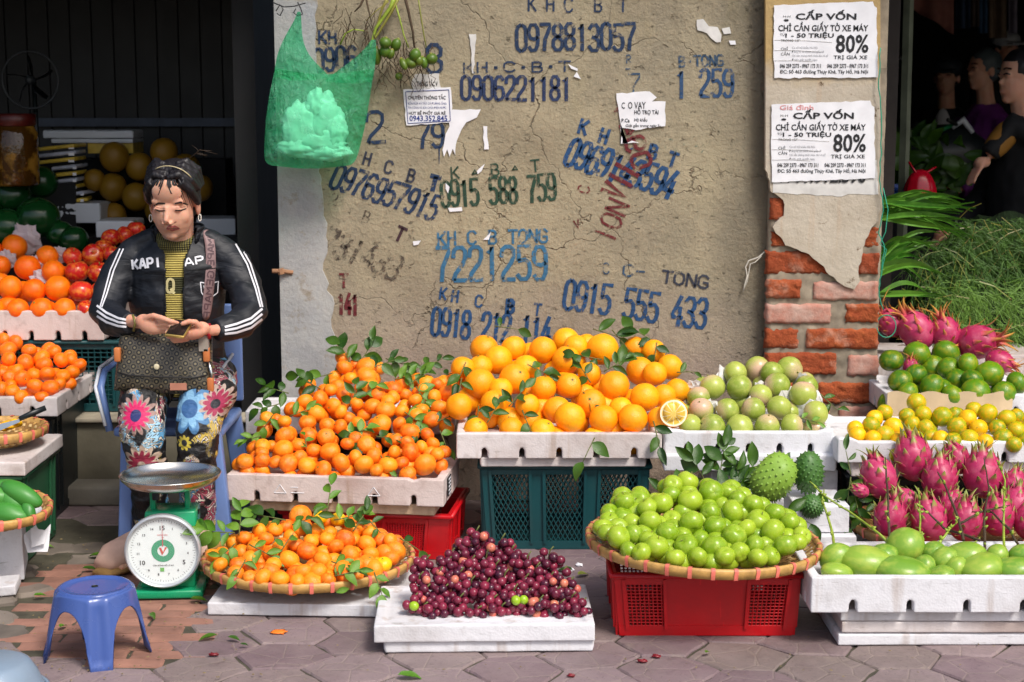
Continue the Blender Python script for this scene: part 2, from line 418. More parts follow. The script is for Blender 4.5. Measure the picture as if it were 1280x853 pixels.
# worn red bricks round the stool, laid lengthwise
y = min(p[1] for p in REDZ)-0.05; r = 0
while y < max(p[1] for p in REDZ)+0.08:
    x = -1.7+(0.11 if r % 2 else 0)
    while x < -0.6:
        if inpoly(x+.1, y+.05, REDZ): slabpiece('brick', [(x, y), (x+.214, y), (x+.214, y+.062), (x, y+.062)], M_REDB, -.001+random.uniform(-.003, .002), rough=0.004)
        x += 0.22
    y += 0.068; r += 1
# broken stones on the left
for i in range(26):
    for j in range(9):
        x, y = -2.3+i*0.145+random.uniform(-.03, .03)+(0.07 if j % 2 else 0), 4.05+j*0.145+random.uniform(-.03, .03)
        if inpoly(x, y, STZ) and not inpoly(x, y, REDZ):
            n = random.choice((5, 6, 6, 7)); a0 = random.random()*6
            pl = [(x+math.cos(a0+k*6.283/n)*random.uniform(.085, .108), y+math.sin(a0+k*6.283/n)*random.uniform(.074, .098)) for k in range(n)]
            slabpiece('stone', pl, M_STONE, random.uniform(-.006, .012), th=0.03, bev=0.012, rough=0.01, tilt=0.015)
# ---- stucco wall
t = NT('stucco'); v = t.coord(rnd=False)
big = t.noise(v, 1.3, 5, 0.6); med = t.noise(v, 6, 6, 0.65); fine = t.noise(v, 55, 6, 0.7)
col = t.mix(t.step(big, 0.38, 0.62), srgb(160,149,122), srgb(138,129,109))
col = t.mix(t.math('MULTIPLY', t.step(med, 0.45, 0.72), 0.6), col, srgb(178,164,136))
sx = t.n('SeparateXYZ'); t.l(v, sx.inputs[0])
low = t.step(t.math('ADD', sx.outputs[2], t.math('MULTIPLY', med, 0.5)), 1.12, 0.72)        # pinkish mortar near the foot
col = t.mix(t.math('MULTIPLY', low, 0.8), col, srgb(154,136,124))
gr = t.step(t.math('ADD', sx.outputs[0], t.math('MULTIPLY', big, 0.25)), 0.82, 1.0)         # grey streak by the pillar, with the pillar's shade painted in
col = t.mix(t.math('MULTIPLY', gr, 0.75), col, srgb(100,94,82))
moss = t.step(t.noise(t.coord(rnd=False, scale=(1, 1, 0.55)), 2.7, 5, 0.7), 0.58, 0.72); col = t.mix(t.math('MULTIPLY', moss, 0.22), col, srgb(128,116,56))
stk = t.step(t.noise(t.coord(rnd=False, scale=(9, 1, 0.5)), 1.6, 4), 0.6, 0.74); col = t.mix(t.math('MULTIPLY', stk, 0.3), col, srgb(104,92,72))
pit = t.step(t.noise(t.coord(rnd=False, scale=(1, 1, 1.7)), 23, 5, 0.75), 0.60, 0.70)
col = t.mix(t.math('MULTIPLY', pit, 0.6), col, srgb(64,52,36)); col = t.mix(t.math('MULTIPLY', t.step(fine, 0.5, 0.75), 0.35), col, srgb(180,162,132))
wv = t.n('VectorMath', operation='ADD'); nv_ = t.n('TexNoise'); nv_.inputs['Scale'].default_value = 5; nv_.inputs['Detail'].default_value = 5; t.l(v, nv_.inputs['Vector']); sc_ = t.n('VectorMath', operation='SCALE'); t.l(nv_.outputs['Color'], sc_.inputs[0]); sc_.inputs['Scale'].default_value = .35; t.l(v, wv.inputs[0]); t.l(sc_.outputs[0], wv.inputs[1])
crk = t.math('MULTIPLY', t.step(t.voro(wv.outputs[0], 1.7, 'DISTANCE_TO_EDGE'), .006, .0015), t.step(med, .42, .6))
col = t.mix(t.math('MULTIPLY', crk, .75), col, srgb(70,58,42))
stn = t.step(t.noise(t.coord(rnd=False, loc=(3, 0, 5)), 2.1, 3, .5), .5, .66); col = t.mix(t.math('MULTIPLY', stn, .4), col, srgb(118,106,86))
h = t.math('SUBTRACT', t.math('ADD', t.math('MULTIPLY', med, 1.3), t.math('MULTIPLY', fine, 0.8)), t.math('ADD', t.math('MULTIPLY', pit, 1.5), crk))
M_STUCCO = t.fin(col, 0.88, t.bump(h, 0.75, 0.012))
wall = empty('stucco_wall', (0, YW, 0), 'tan rough stucco wall covered in stencilled phone numbers behind the fruit stall', 'wall')
mb = MB(); nx, nz = 110, 170; X0, X1, Z1 = WX0, WX1+0.02, 3.0
vs = []
for k in range(nz+1):
    for i in range(nx+1):
        x = X0+(X1-X0)*i/nx; z = Z1*k/nz
        d = noise.fractal(Vector((x*3, 0, z*3)), 1, 2, 4)*0.0012 + noise.noise(Vector((x*38, 3, z*38)))*0.0004
        vs.append((x, YW+max(-.0015, min(.0015, d)), z))
mb.add(vs, [(k*(nx+1)+i, k*(nx+1)+i+1, (k+1)*(nx+1)+i+1, (k+1)*(nx+1)+i) for k in range(nz) for i in range(nx)])
mb.build('stucco_face', M_STUCCO, wall, (0, YW, 0), smooth=True)
MB().box(((X0+X1)/2, YW+.10, 1.5), (X1-X0-.004, 0.18, 3.0)).build('wall_core', simple('old_render', srgb(150,140,118), 0.9, 0.3, 6, 0.6), wall, (0, YW, 0))
# whitewashed strip at the wall's left end
t = NT('whitewash'); v = t.coord(rnd=False)
a = t.noise(v, 3, 6, 0.6); col = t.mix(t.step(a, 0.35, 0.7), srgb(146,147,148), srgb(180,178,172))
col = t.mix(t.math('MULTIPLY', t.step(t.noise(t.coord(rnd=False, scale=(1, 1, .35)), 5, 5, .7), 0.5, 0.7), 0.5), col, srgb(140,146,156))
col = t.mix(t.math('MULTIPLY', t.step(t.noise(v, 11, 5, .7), 0.56, 0.68), 0.75), col, srgb(134,120,98))
M_WHITE = t.fin(col, 0.8, t.bump(t.noise(v, 35, 6, .7), 0.7, 0.008))
edge = [(396, -60), (394, 20), (397, 120), (402, 200), (398, 230), (408, 290), (404, 330), (414, 380), (420, 440), (424, 500), (428, 640)]
mb = MB(); L = []; Rr = []
for (x0, y0), (x1, y1) in zip(edge, edge[1:]):
    for k in range(6):
        f = k/6; q = P(x0+(x1-x0)*f+random.uniform(-3.5, 3.5)+4*noise.noise(Vector((y0+(y1-y0)*f, 1, 1))*.03), y0+(y1-y0)*f, YW-.004); Rr.append(Vector((q.x, YW-.004, max(q.z, .01)))); L.append(Vector((WX0-.003, YW-.0042, max(q.z, .01))))
n = len(L); vv = L+Rr+[Vector((p.x+.004, YW+.006, p.z)) for p in Rr]+[Vector((p.x, YW+.19, p.z)) for p in L]
mb.add(vv, [(i+1, i, n+i, n+i+1) for i in range(n-1)]+[(n+i+1, n+i, 2*n+i, 2*n+i+1) for i in range(n-1)]+[(i, i+1, 3*n+i+1, 3*n+i) for i in range(n-1)])
mb.build('whitewashed_strip', M_WHITE, wall, (0, YW, 0), fix=True)
mb = MB(); mb.tube([P(340, 339, YW-.03), P(352, 339, YW-.02), P(366, 341, YW-.004)], .008, 7); mb.tube([P(350, 336, YW-.02), P(352, 343, YW-.02)], .012, 7)
mb.build('bolt_stub', simple('rust', srgb(150,110,80), .8), wall, (0, YW, 0))
# ---- brick pillar
YP = 5.79
pil = empty('brick_pillar', ((WX1+PX1)/2, YP, 0), 'pillar of bare orange bricks below broken plaster, pasted with white notices', 'pillar')
PO = ((WX1+PX1)/2, YP, 0)
px0 = P(957.5, 400, YP).x
M_MORT = simple('mortar', srgb(146,134,116), 0.9, 0.45, 12, 1.0, 40)
MB().box(((px0+PX1)/2, YP+.02+.14, 1.5), (PX1-px0-.01, 0.28, 3.0)).build('pillar_core', M_MORT, pil, PO)
mb = MB(); nx_, nz_ = 44, 150; vs = []
for j in range(nz_+1):
    for i in range(nx_+1):
        x = px0+.003+(PX1-px0-.006)*i/nx_; z = 1.6*j/nz_; n_ = noise.fractal(Vector((x*30, 7, z*30)), 1, 2, 4); vs.append((x, YP+.0085+n_*.006+(.012 if i in (0, nx_) else 0), z))
mb.add(vs, [(j*(nx_+1)+i, j*(nx_+1)+i+1, (j+1)*(nx_+1)+i+1, (j+1)*(nx_+1)+i) for j in range(nz_) for i in range(nx_)]); mb.build('mortar_face', M_MORT, pil, PO, smooth=True)
t = NT('brick_mat'); v = t.coord(); oi = t.n('ObjectInfo')
a = t.noise(v, 16, 6, .7); c = t.mix(oi.outputs['Random'], srgb(186,96,48), srgb(150,70,42)); c = t.mix(t.step(a, .35, .7), dark(srgb(190,84,40), .6), c)
c = t.mix(t.math('MULTIPLY', t.step(t.noise(v, 9, 5, .6), .54, .64), .55), c, srgb(196,150,126))
M_BRICK = t.fin(c, .9, t.bump(t.math('ADD', t.noise(v, 38, 6, .75), t.math('MULTIPLY', t.noise(v, 11, 4), 1.2)), 1.0, .014))
t = NT('brick_smeared'); v = t.coord(); c = t.mix(t.step(t.noise(v, 9, 6, .7), .4, .6), srgb(176,116,98), srgb(186,152,138))
M_BRICK2 = t.fin(c, .9, t.bump(t.noise(v, 30, 6, .7), .7, .008))
BR = [(958,1037,314,343,0),(1073,1099,316,344,0),(1081,1099,283,310,0),(958,1002,349,374,0),(1016,1099,352,376,1),(957,1040,380,405,1),(1057,1099,380,404,0),
      (957,998,411,436,0),(1007,1099,411,437,0),(957,1047,441,469,0),(1059,1099,444,471,1),(957,1012,478,503,0),(1022,1099,478,505,0),(957,1038,509,534,1),(1048,1099,508,534,1),
      (957,1004,541,566,0),(1014,1099,541,567,0),(957,1042,573,600,0),(1052,1099,573,600,0),(964,982,290,309,0),(963,982,247,275,0),(957,1000,606,634,0),(1010,1099,606,634,0)]
for x0, x1, y0, y1, k in BR:
    A = P(x0, y0, YP); B = P(x1, y1, YP)
    nxs, nzs = max(6, int((x1-x0)/3.5)), 10; vs = []; fs = []
    o3 = random.random()*50; prd = random.uniform(-.003, .006)
    pw = lambda k_, n_: 0 if k_ == 0 else 1 if k_ == n_ else .028+(.944)*(k_-1)/(n_-2)
    for j in range(nzs+1):
        for i in range(nxs+1):
            u, q = pw(i, nxs), pw(j, nzs)
            ex = min(u, 1-u)*(x1-x0)/2.5; ez = min(q, 1-q)*9; e = min(1, ex)*min(1, ez)
            x = A.x+(B.x-A.x)*u + noise.noise(Vector((u*4, q*9, o3)))*.0075*(1 if ex < .5 else 0)
            z = A.z+(B.z-A.z)*q + noise.noise(Vector((u*11, q*3, o3+9)))*.0065*(1 if ez < .5 else 0)
            d = noise.fractal(Vector((x*60, o3, z*60)), 1, 2, 4)*(.0075 if not k else .0028)
            vs.append((x, YP-prd+(0 if e > .99 else (1-e)**2*.009)+d+(.018 if e < .01 else 0), z))
    for j in range(nzs):
        for i in range(nxs): a = j*(nxs+1)+i; fs.append((a, a+nxs+1, a+nxs+2, a+1))
    bo = MB().add(vs, fs).build('brick', M_BRICK2 if k else M_BRICK, pil, PO, smooth=True)
    if k: bo['label'] = 'brick smeared with pale pinkish plaster'
# plaster coat with a broken lower edge (outline followed down the two sides)
outl = [(957,-80),(957,212),(960,222),(964,240),(975,247),(981,256),(980,270),(972,276),(966,284),(970,292),(978,299),(982,307),(997,312),(1012,318),(1025,330),(1037,344),(1046,352),(1056,358),(1068,362),(1075,352),(1073,340),(1077,322),(1082,300),(1089,285),(1098,276),(1100.5,262),(1100.5,-80)]
po = []
for (x0, y0), (x1, y1) in zip(outl, outl[1:]):
    k = max(1, int(math.hypot(x1-x0, y1-y0)/5)) if y0 > 200 or y1 > 200 else 1
    for j in range(k):
        f = j/k; wv = 1.3 if 0 < f else .3
        if x0 == x1 == 957 or x0 == x1 == 1100.5: wv = 0
        q = P(x0+(x1-x0)*f+random.uniform(-wv, wv), y0+(y1-y0)*f+random.uniform(-wv, wv), YP-.012); po.append((q.x, q.z))
q = P(outl[-1][0], -80, YP-.012); po.append((q.x, q.z))
t = NT('plaster'); v = t.coord(rnd=False); a = t.noise(v, 3.5, 6, .65)
sx = t.n('SeparateXYZ'); t.l(v, sx.inputs[0]); up = t.step(t.math('ADD', sx.outputs[2], t.math('MULTIPLY', a, .3)), 1.68, 1.78)
c = t.mix(t.step(a, .35, .65), srgb(168,156,138), srgb(190,180,164)); c = t.mix(up, c, srgb(172,146,98))
c = t.mix(t.math('MULTIPLY', t.step(t.noise(t.coord(rnd=False, scale=(8, 1, .6)), 2, 4), .56, .7), .45), c, srgb(178,140,104))
c = t.mix(t.step(t.noise(v, 15, 5, .7), .64, .7), c, srgb(92,72,50))
M_PLAS = t.fin(c, .85, t.bump(t.math('ADD', t.noise(v, 26, 5, .7), t.math('MULTIPLY', t.noise(v, 90, 3), .3)), .6, .008))
mb = MB(); mb.prism(po, (0, YP-.012, 0), (1, 0, 0), (0, 0, 1), (0, .034, 0))
mb.build('plaster_coat', M_PLAS, pil, PO, fix=True)
# ---- raised shop floor with its step, left of the wall
pl = empty('shop_plinth', (-2.1, 5.9, 0)); pl['kind'] = 'structure'
mb = MB(); mb.box((-2.2, 6.9, .145), (2.7, 2.0, .29)); fuse_me = bevelled(mb, .012, 2, (-2.1, 5.9, 0)); link_mesh('plinth_block', fuse_me, MT['concrete'], pl)
link_mesh('step', bevelled(MB().box((-2.2, 5.83, .035), (2.7, .14, .075)), .012, 2, (-2.1, 5.9, 0)), MT['step_stone'], pl)
link_mesh('coping', bevelled(MB().box((-2.2, 5.94, .2985), (2.68, .12, .02)), .006, 2, (-2.1, 5.9, 0)), simple('coping', srgb(170,160,140), .8, .3), pl)
MB().box((-2.2, 6.98, .3), (2.66, 1.8, .012)).build('shop_floor', simple('shop_floor', srgb(34,32,30), .8, .3))['kind'] = 'structure'  # dark sheet over the plinth top, interior shade put into its colour
# ---- shop interior: near-black walls with the shade in their colour, ceiling, roller shutter
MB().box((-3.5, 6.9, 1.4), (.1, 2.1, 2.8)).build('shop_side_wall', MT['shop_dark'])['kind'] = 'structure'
MB().box((-2.2, 6.65, 2.25), (2.8, 2.7, .1)).build('shop_ceiling', MT['shop_dark'])['kind'] = 'structure'  # out of view; overhang past the wall line added to darken the shop
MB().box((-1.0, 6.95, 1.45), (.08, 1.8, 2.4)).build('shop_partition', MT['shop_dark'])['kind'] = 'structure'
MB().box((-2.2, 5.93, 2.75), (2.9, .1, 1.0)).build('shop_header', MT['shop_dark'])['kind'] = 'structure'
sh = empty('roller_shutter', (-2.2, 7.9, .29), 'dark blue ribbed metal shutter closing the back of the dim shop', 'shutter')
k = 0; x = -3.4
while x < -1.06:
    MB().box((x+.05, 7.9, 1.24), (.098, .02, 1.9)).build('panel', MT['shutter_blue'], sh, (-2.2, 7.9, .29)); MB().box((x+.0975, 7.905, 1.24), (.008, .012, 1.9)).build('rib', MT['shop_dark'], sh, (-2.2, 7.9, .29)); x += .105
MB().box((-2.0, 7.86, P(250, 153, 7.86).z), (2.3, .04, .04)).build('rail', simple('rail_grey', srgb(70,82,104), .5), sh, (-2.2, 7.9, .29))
MB().box((-2.2, 8.0, 1.4), (2.8, .1, 2.8)).build('shutter_backing', MT['shop_dark'])['kind'] = 'structure'  # unseen, added behind the shutter to stop sky light through its gaps
# ---- covered market right of the pillar
MB().box((3.4, 9.2, -.008), (4.2, 6.9, .012)).build('market_floor', simple('dark_floor', srgb(40,40,40), .5, .3))['kind'] = 'structure'  # plain dark grey floor
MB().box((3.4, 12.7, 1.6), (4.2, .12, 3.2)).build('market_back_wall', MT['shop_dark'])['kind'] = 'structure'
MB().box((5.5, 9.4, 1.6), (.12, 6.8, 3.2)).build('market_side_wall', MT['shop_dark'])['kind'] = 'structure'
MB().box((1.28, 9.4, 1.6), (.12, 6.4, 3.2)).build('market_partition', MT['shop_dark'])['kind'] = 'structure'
MB().box((3.4, 9.1, 2.35), (4.3, 7.2, .08)).build('market_roof', MT['shop_dark'])['kind'] = 'structure'  # out of view; set low and run forward to block high sun and sky
# ---- stencilled writing, drawn as painted strokes on the wall
GL = {
'0': [[(.2,1),(.06,.93),(0,.78),(0,.22),(.06,.07),(.2,0)],[(.3,0),(.44,.07),(.5,.22),(.5,.78),(.44,.93),(.3,1)]],
'1': [[(.12,.84),(.26,1),(.26,0)]],
'2': [[(0,.72),(.03,.92),(.16,1),(.36,1),(.48,.9),(.48,.68),(.38,.5),(.08,.2),(.02,.04)],[(.06,.0),(.5,.0)]],
'3': [[(.02,.86),(.14,1),(.36,1),(.48,.86),(.48,.66),(.36,.54)],[(.2,.52),(.38,.48),(.5,.34),(.5,.16),(.38,0),(.14,0),(.0,.14)]],
'4': [[(.36,1),(.02,.36),(.02,.28),(.26,.28)],[(.38,.62),(.38,0)],[(.44,.28),(.52,.28)]],
'5': [[(.48,1),(.06,1),(.04,.6)],[(.06,.56),(.3,.6),(.46,.48),(.5,.3),(.46,.12),(.34,0),(.12,0),(0,.12)]],
'6': [[(.46,.88),(.34,1),(.16,1),(.03,.84),(0,.5),(0,.2),(.1,.03)],[(.18,0),(.38,.02),(.5,.18),(.5,.38),(.4,.54),(.16,.56),(.06,.48)]],
'7': [[(0,1),(.48,1),(.46,.84),(.22,.4),(.18,0)]],
'8': [[(.2,.53),(.04,.64),(.03,.86),(.16,1),(.34,1),(.47,.86),(.46,.64),(.3,.53)],[(.2,.5),(.02,.38),(0,.16),(.14,0),(.36,0),(.5,.16),(.48,.38),(.3,.5)]],
'9': [[(.44,.5),(.3,.44),(.1,.48),(0,.62),(0,.82),(.12,1),(.36,1),(.48,.84),(.5,.5),(.47,.2),(.36,.02),(.14,0),(.03,.12)]],
'K': [[(.05,1),(.05,0)],[(.5,1),(.16,.52)],[(.22,.48),(.52,0)]],
'H': [[(.04,1),(.04,0)],[(.48,1),(.48,0)],[(.12,.5),(.4,.5)]],
'C': [[(.5,.82),(.36,1),(.14,1),(0,.8),(0,.2),(.14,0),(.36,0),(.5,.18)]],
'B': [[(.04,1),(.04,0)],[(.12,1),(.34,1),(.46,.88),(.46,.66),(.34,.54),(.12,.54)],[(.36,.5),(.5,.38),(.5,.14),(.36,0),(.12,0)]],
'T': [[(0,1),(.54,1)],[(.27,.9),(.27,0)]],
'O': [[(.2,1),(.04,.85),(0,.5),(.04,.15),(.2,0)],[(.3,0),(.48,.15),(.52,.5),(.48,.85),(.3,1)]],
'N': [[(.03,0),(.03,1)],[(.08,.92),(.46,.08)],[(.5,0),(.5,1)]],
'G': [[(.5,.82),(.36,1),(.14,1),(0,.8),(0,.2),(.14,0),(.4,0),(.5,.14),(.5,.44),(.28,.44)]],
'R': [[(.04,0),(.04,1)],[(.12,1),(.36,1),(.48,.86),(.46,.62),(.32,.5),(.12,.5)],[(.26,.44),(.5,0)]],
'A': [[(0,0),(.22,1),(.3,1),(.52,0)],[(.14,.34),(.38,.34)]],
'V': [[(0,1),(.25,0),(.5,1)]],
'.': [[(.2,.42),(.32,.42),(.32,.54),(.2,.54)]],
'^': [[(.1,.3),(.42,.3),(.26,.62),(.14,.34)]],
'-': [[(.05,.5),(.45,.5)]],
'I': [[(.26,1),(.26,0)]],
}
def paint(name, c, wear, c2=None):
    t = NT(name); v = t.coord(rnd=False); n = t.noise(v, 34, 6, .75); n2 = t.noise(v, 9, 3)
    col = t.mix(t.step(n2, .35, .65), dark(C4(c), .7), C4(c2 or dark(C4(c), 1.0)))
    t.fin(col, .75, t.bump(t.noise(v, 55, 5), .5, .008))
    a = t.math('MULTIPLY', t.step(t.math('ADD', n, t.math('MULTIPLY', t.math('SUBTRACT', n2, .5), .35)), wear+.06, wear-.05), .92)
    tr = t.n('BsdfTransparent'); mx = t.n('MixShader'); t.l(a, mx.inputs[0]); t.l(tr.outputs[0], mx.inputs[1]); t.l(t.b.outputs[0], mx.inputs[2]); t.l(mx.outputs[0], t.o.inputs[0])
    return t.m
NAVY = paint('paint_navy', srgb(20,50,86), .59); BLUE = paint('paint_blue', srgb(24,74,122), .59); LBLUE = paint('paint_light_blue', srgb(50,112,150), .58)
FBLUE = paint('paint_faded_blue', srgb(50,82,112), .54); GREEN = paint('paint_green', srgb(34,70,52), .58); FGREEN = paint('paint_faded_green', srgb(80,126,110), .42)
DRED = paint('paint_dark_red', srgb(112,30,38), .55); BRN = paint('paint_brown', srgb(84,72,62), .47); PURP = paint('paint_purple', srgb(60,30,42), .6); DGREY = paint('paint_dark', srgb(50,56,74), .6)
def ribbon2(mb, pts, wd, tf):
    n = len(pts); L = []; Rr = []
    for i, p in enumerate(pts):
        a = Vector(pts[max(0, i-1)]); b = Vector(pts[min(n-1, i+1)]); d = (b-a)
        if d.length < 1e-6: d = Vector((0, 1))
        d.normalize(); m = Vector((-d.y, d.x))*wd/2; e = 0.0
        q = Vector(p)-d*wd*.3 if i == 0 else (Vector(p)+d*wd*.3 if i == n-1 else Vector(p))
        L.append(tf(q+m)); Rr.append(tf(q-m))
    mb.strip(L, Rr)
def wtext(s, xa, ya, xb, yb, hgt, m, name='stencilled_number', parent=None, Y=None, wd=.15, slant=0.0, adv=None, org=None):
    """s runs from pixel (xa, ya) to (xb, yb) along its foot line, hgt pixels tall, painted on the wall"""
    Y = (YW-.0026) if Y is None else Y
    d = Vector((xb-xa, yb-ya)); Ln = d.length; d.normalize(); up = Vector((d.y, -d.x)); n = len(s)
    step = Ln/(n-1+.76) if n > 1 else Ln; gw = (step*.76)/.5 if n > 1 else hgt*1.1
    mb = MB()
    for i, ch in enumerate(s):
        if ch == ' ' or ch not in GL: continue
        dy = random.uniform(-.03, .03)
        for st in GL[ch]:
            def tf(q, i=i, dy=dy):
                u = Vector((xa, ya)) + d*(i*step+q.x*gw+q.y*hgt*slant) + up*((q.y+dy)*hgt); r = P(u.x, u.y, Y); return Vector((r.x, Y, r.z))
            asp = gw/hgt
            st2 = [Vector(p) for p in st]
            # ribbons keep one width although glyphs are narrow
            n_ = len(st2); L = []; Rr = []
            for k, p in enumerate(st2):
                a = st2[max(0, k-1)]; b = st2[min(n_-1, k+1)]; e = Vector(((b.x-a.x)*asp, b.y-a.y)); e = e.normalized() if e.length > 0 else Vector((0, 1))
                mm = Vector((-e.y/asp, e.x))*wd/2; ex = Vector((e.x/asp, e.y))*wd*.35
                q = p-ex if k == 0 else (p+ex if k == n_-1 else p)
                L.append(tf(q+mm)); Rr.append(tf(q-mm))
            mb.strip(L, Rr)
    return mb.build(name, m, parent or wall, org or (0, YW, 0))
wtext('K', 660, 14, 672, 14, 17, NAVY); wtext('H', 683, 14, 695, 14, 17, NAVY); wtext('C', 706, 15, 718, 15, 17, NAVY); wtext('B', 743, 15, 754, 15, 16, NAVY); wtext('T', 774, 15, 785, 15, 16, NAVY)
wtext('0978813057', 646, 63, 794, 62, 32, NAVY)
wtext('KH.C.B.T', 579, 91, 712, 89, 12, NAVY, wd=.2, name='stencilled_letters'); wtext('0906221181', 577, 125, 713, 125, 29, NAVY if 0 else paint('paint_navy_worn', srgb(28,50,92), .6))
wtext('KH', 398, 54, 420, 54, 15, NAVY, name='stencilled_letters', wd=.2); wtext('0906', 394, 89, 446, 86, 28, NAVY); wtext('8', 533, 92, 549, 92, 35, NAVY)
wtext('2', 460, 179, 474, 178, 38, NAVY, wd=.12); wtext('79', 523, 184, 554, 184, 30, NAVY)
mb = MB(); mb.strip([P(548, 184, YW-.0026), P(548.6, 205, YW-.0026)], [P(550, 184, YW-.0026), P(549.4, 205, YW-.0026)]); mb.build('paint_drip', NAVY, wall, (0, YW, 0))
for c, x, y in (('H', 453, 205), ('C', 480, 215), ('B', 508, 226)): wtext(c, x, y, x+11, y+3, 15, DGREY, name='stencilled_letters', wd=.2)
wtext('T', 536, 236, 548, 239, 17, NAVY, name='stencilled_letters', wd=.34)
wtext('0976957915', 411, 234, 541, 275, 31, NAVY, slant=.12)
wtext('K ^ B ^ T', 564, 224, 674, 214, 14, GREEN, name='stencilled_letters', wd=.16); wtext('0915 588 759', 553, 259, 695, 250, 32, GREEN, wd=.14)
wtext('2', 413, 255, 424, 257, 14, BRN); wtext('B', 452, 277, 464, 281, 14, BRN, name='stencilled_letters'); wtext('T', 492, 299, 503, 304, 17, PURP, name='stencilled_letters', wd=.22)
wtext('731433', 400, 312, 492, 350, 30, BRN, slant=.1, wd=.17)
wtext('T', 425, 359, 437, 359, 16, DRED, name='stencilled_letters', wd=.2); wtext('141', 423, 393, 447, 393, 25, DRED, wd=.17)
wtext('KH C B TONG', 547, 306, 684, 303, 16, LBLUE, name='stencilled_letters', wd=.19); wtext('7221259', 547, 351, 683, 349, 41, LBLUE, wd=.13)
for c, x, y in (('K', 549, 374), ('H', 564, 377), ('C', 594, 383), ('T', 667, 394)): wtext(c, x, y, x+12, y+1.5, 14, BLUE, name='stencilled_letters', wd=.2)
wtext('B', 633, 390, 645, 391, 15, BLUE, name='stencilled_letters', wd=.34)
wtext('0918 212 114', 539, 418, 686, 432, 34, BLUE, wd=.14)
wtext('R', 783, 79, 793, 79, 10, FBLUE, name='stencilled_letters'); wtext('-', 782, 92, 796, 92, 12, FBLUE); wtext('7', 786, 118, 797, 118, 26, FBLUE, wd=.1)
wtext('B.TONG', 849, 84, 904, 82, 13, FBLUE, name='stencilled_letters', wd=.2); wtext('1 259', 846, 121, 916, 121, 33, paint('paint_worn_blue', srgb(40,78,120), .57), wd=.14)
for c, x, y in (('K', 722, 166), ('H', 748, 177), ('B', 809, 197), ('T', 834, 206)): wtext(c, x, y, x+13, y+4, 17, BLUE, name='stencilled_letters', wd=.24)
wtext('C', 782, 186, 791, 189, 14, BLUE, name='stencilled_letters', wd=.14)
wtext('0969143594', 704, 205, 836, 248, 34, BLUE, slant=.1, wd=.17)
wtext('0944', 792, 212, 768, 134, -24, DRED, wd=.2, Y=YW-.0034); wtext('ION', 766, 305, 786, 258, 26, DRED, wd=.13); wtext('VII', 780, 252, 800, 215, 30, DRED, wd=.18, Y=YW-.0034)
wtext('C', 736, 242, 738, 233, 14, DRED, name='stencilled_letters'); wtext('V', 720, 286, 730, 283, 10, DRED, name='stencilled_letters', wd=.2)
wtext('559', 832, 196, 880, 190, 20, FGREEN); wtext('C', 754, 342, 764, 342, 13, FBLUE, name='stencilled_letters'); wtext('C-', 779, 345, 806, 347, 14, FBLUE, name='stencilled_letters', wd=.18)
wtext('TONG', 827, 353, 884, 361, 15, DGREY, name='stencilled_letters', wd=.2)
wtext('0915 555 433', 704, 385, 880, 411, 36, BLUE, wd=.14)
# ------------------------------------------------------------ trays, crates, baskets
def foam_tray(W, D, H, mat, th=.028, notches=5, nside=3, chip=0, dip=0.0, seed=0):
    """open styrofoam tray, local frame: front face on y=0, centred in x, bottom on z=0"""
    rnd = random.Random(seed)
    mb = MB(); nw, nh = .018, .036
    def wallp(L, o, ux, thv, n):
        poly = [(-L/2, 0)]
        for k in range(n):
            c = -L/2 + L*(k+.75)/(n+.5)
            poly += [(c-nw/2, 0), (c-nw/2, nh*.7), (c-nw*.25, nh), (c+nw*.25, nh), (c+nw/2, nh*.7), (c+nw/2, 0)]
        poly += [(L/2, 0), (L/2, H)]
        if dip:
            poly += [(L/2-.03, H), (L/2-.05, H-dip), (-L/2+.07, H-dip), (-L/2+.045, H)]
        for k in range(chip): poly += [(L/2-.08-k*.11, H), (L/2-.1-k*.11, H-.006), (L/2-.115-k*.11, H)] if not dip else []
        poly += [(-L/2, H)]
        mb.prism(poly, o, ux, (0, 0, 1), thv)
    wallp(W, (0, 0, 0), (1, 0, 0), (0, th, 0), notches); wallp(W, (0, D-th, 0), (1, 0, 0), (0, th, 0), notches)
    for s in (-1, 1):
        wallp(D-.002, (s*(W/2-(th if s > 0 else 0)), D/2, 0), (0, 1, 0), (th, 0, 0), nside)
    mb.box((0, D/2, .048), (W-.01, D-.01, .012))
    me = fuse(mb, .0055, 2, lambda c: noise.noise(c*12)*.0008+noise.noise(c*70)*.0003)
    me.materials.append(MT[mat]); return me
def tray(name, label, W, D, H, loc, rz, mat, group='white foam trays of fruit', **k):
    me = foam_tray(W, D, H, mat, **k); o = link_mesh(name, me, None, None, loc, (0, 0, rz))
    tag(o, label, 'foam tray', group); return o
def slab(name, label, W, D, H, loc, rz, mat, lip=0.0, group=None, rot=None):
    mb = MB(); mb.box((0, D/2, H/2), (W, D, H))
    if lip:
        for s in (-1, 1): mb.box((s*(W/2-.012), D/2, H+lip/2-.002), (.024, D-.002, lip))
        mb.box((0, .012, H+lip/2-.002), (W-.002, .024, lip)); mb.box((0, D-.012, H+lip/2-.002), (W-.002, .024, lip))
    me = fuse(mb, .006, 3, lambda c: noise.noise(c*12)*.001+noise.noise(c*60)*.0004)
    me.materials.append(MT[mat]); o = link_mesh(name, me, None, None, loc, rot or (0, 0, rz)); tag(o, label, 'foam lid', group); return o
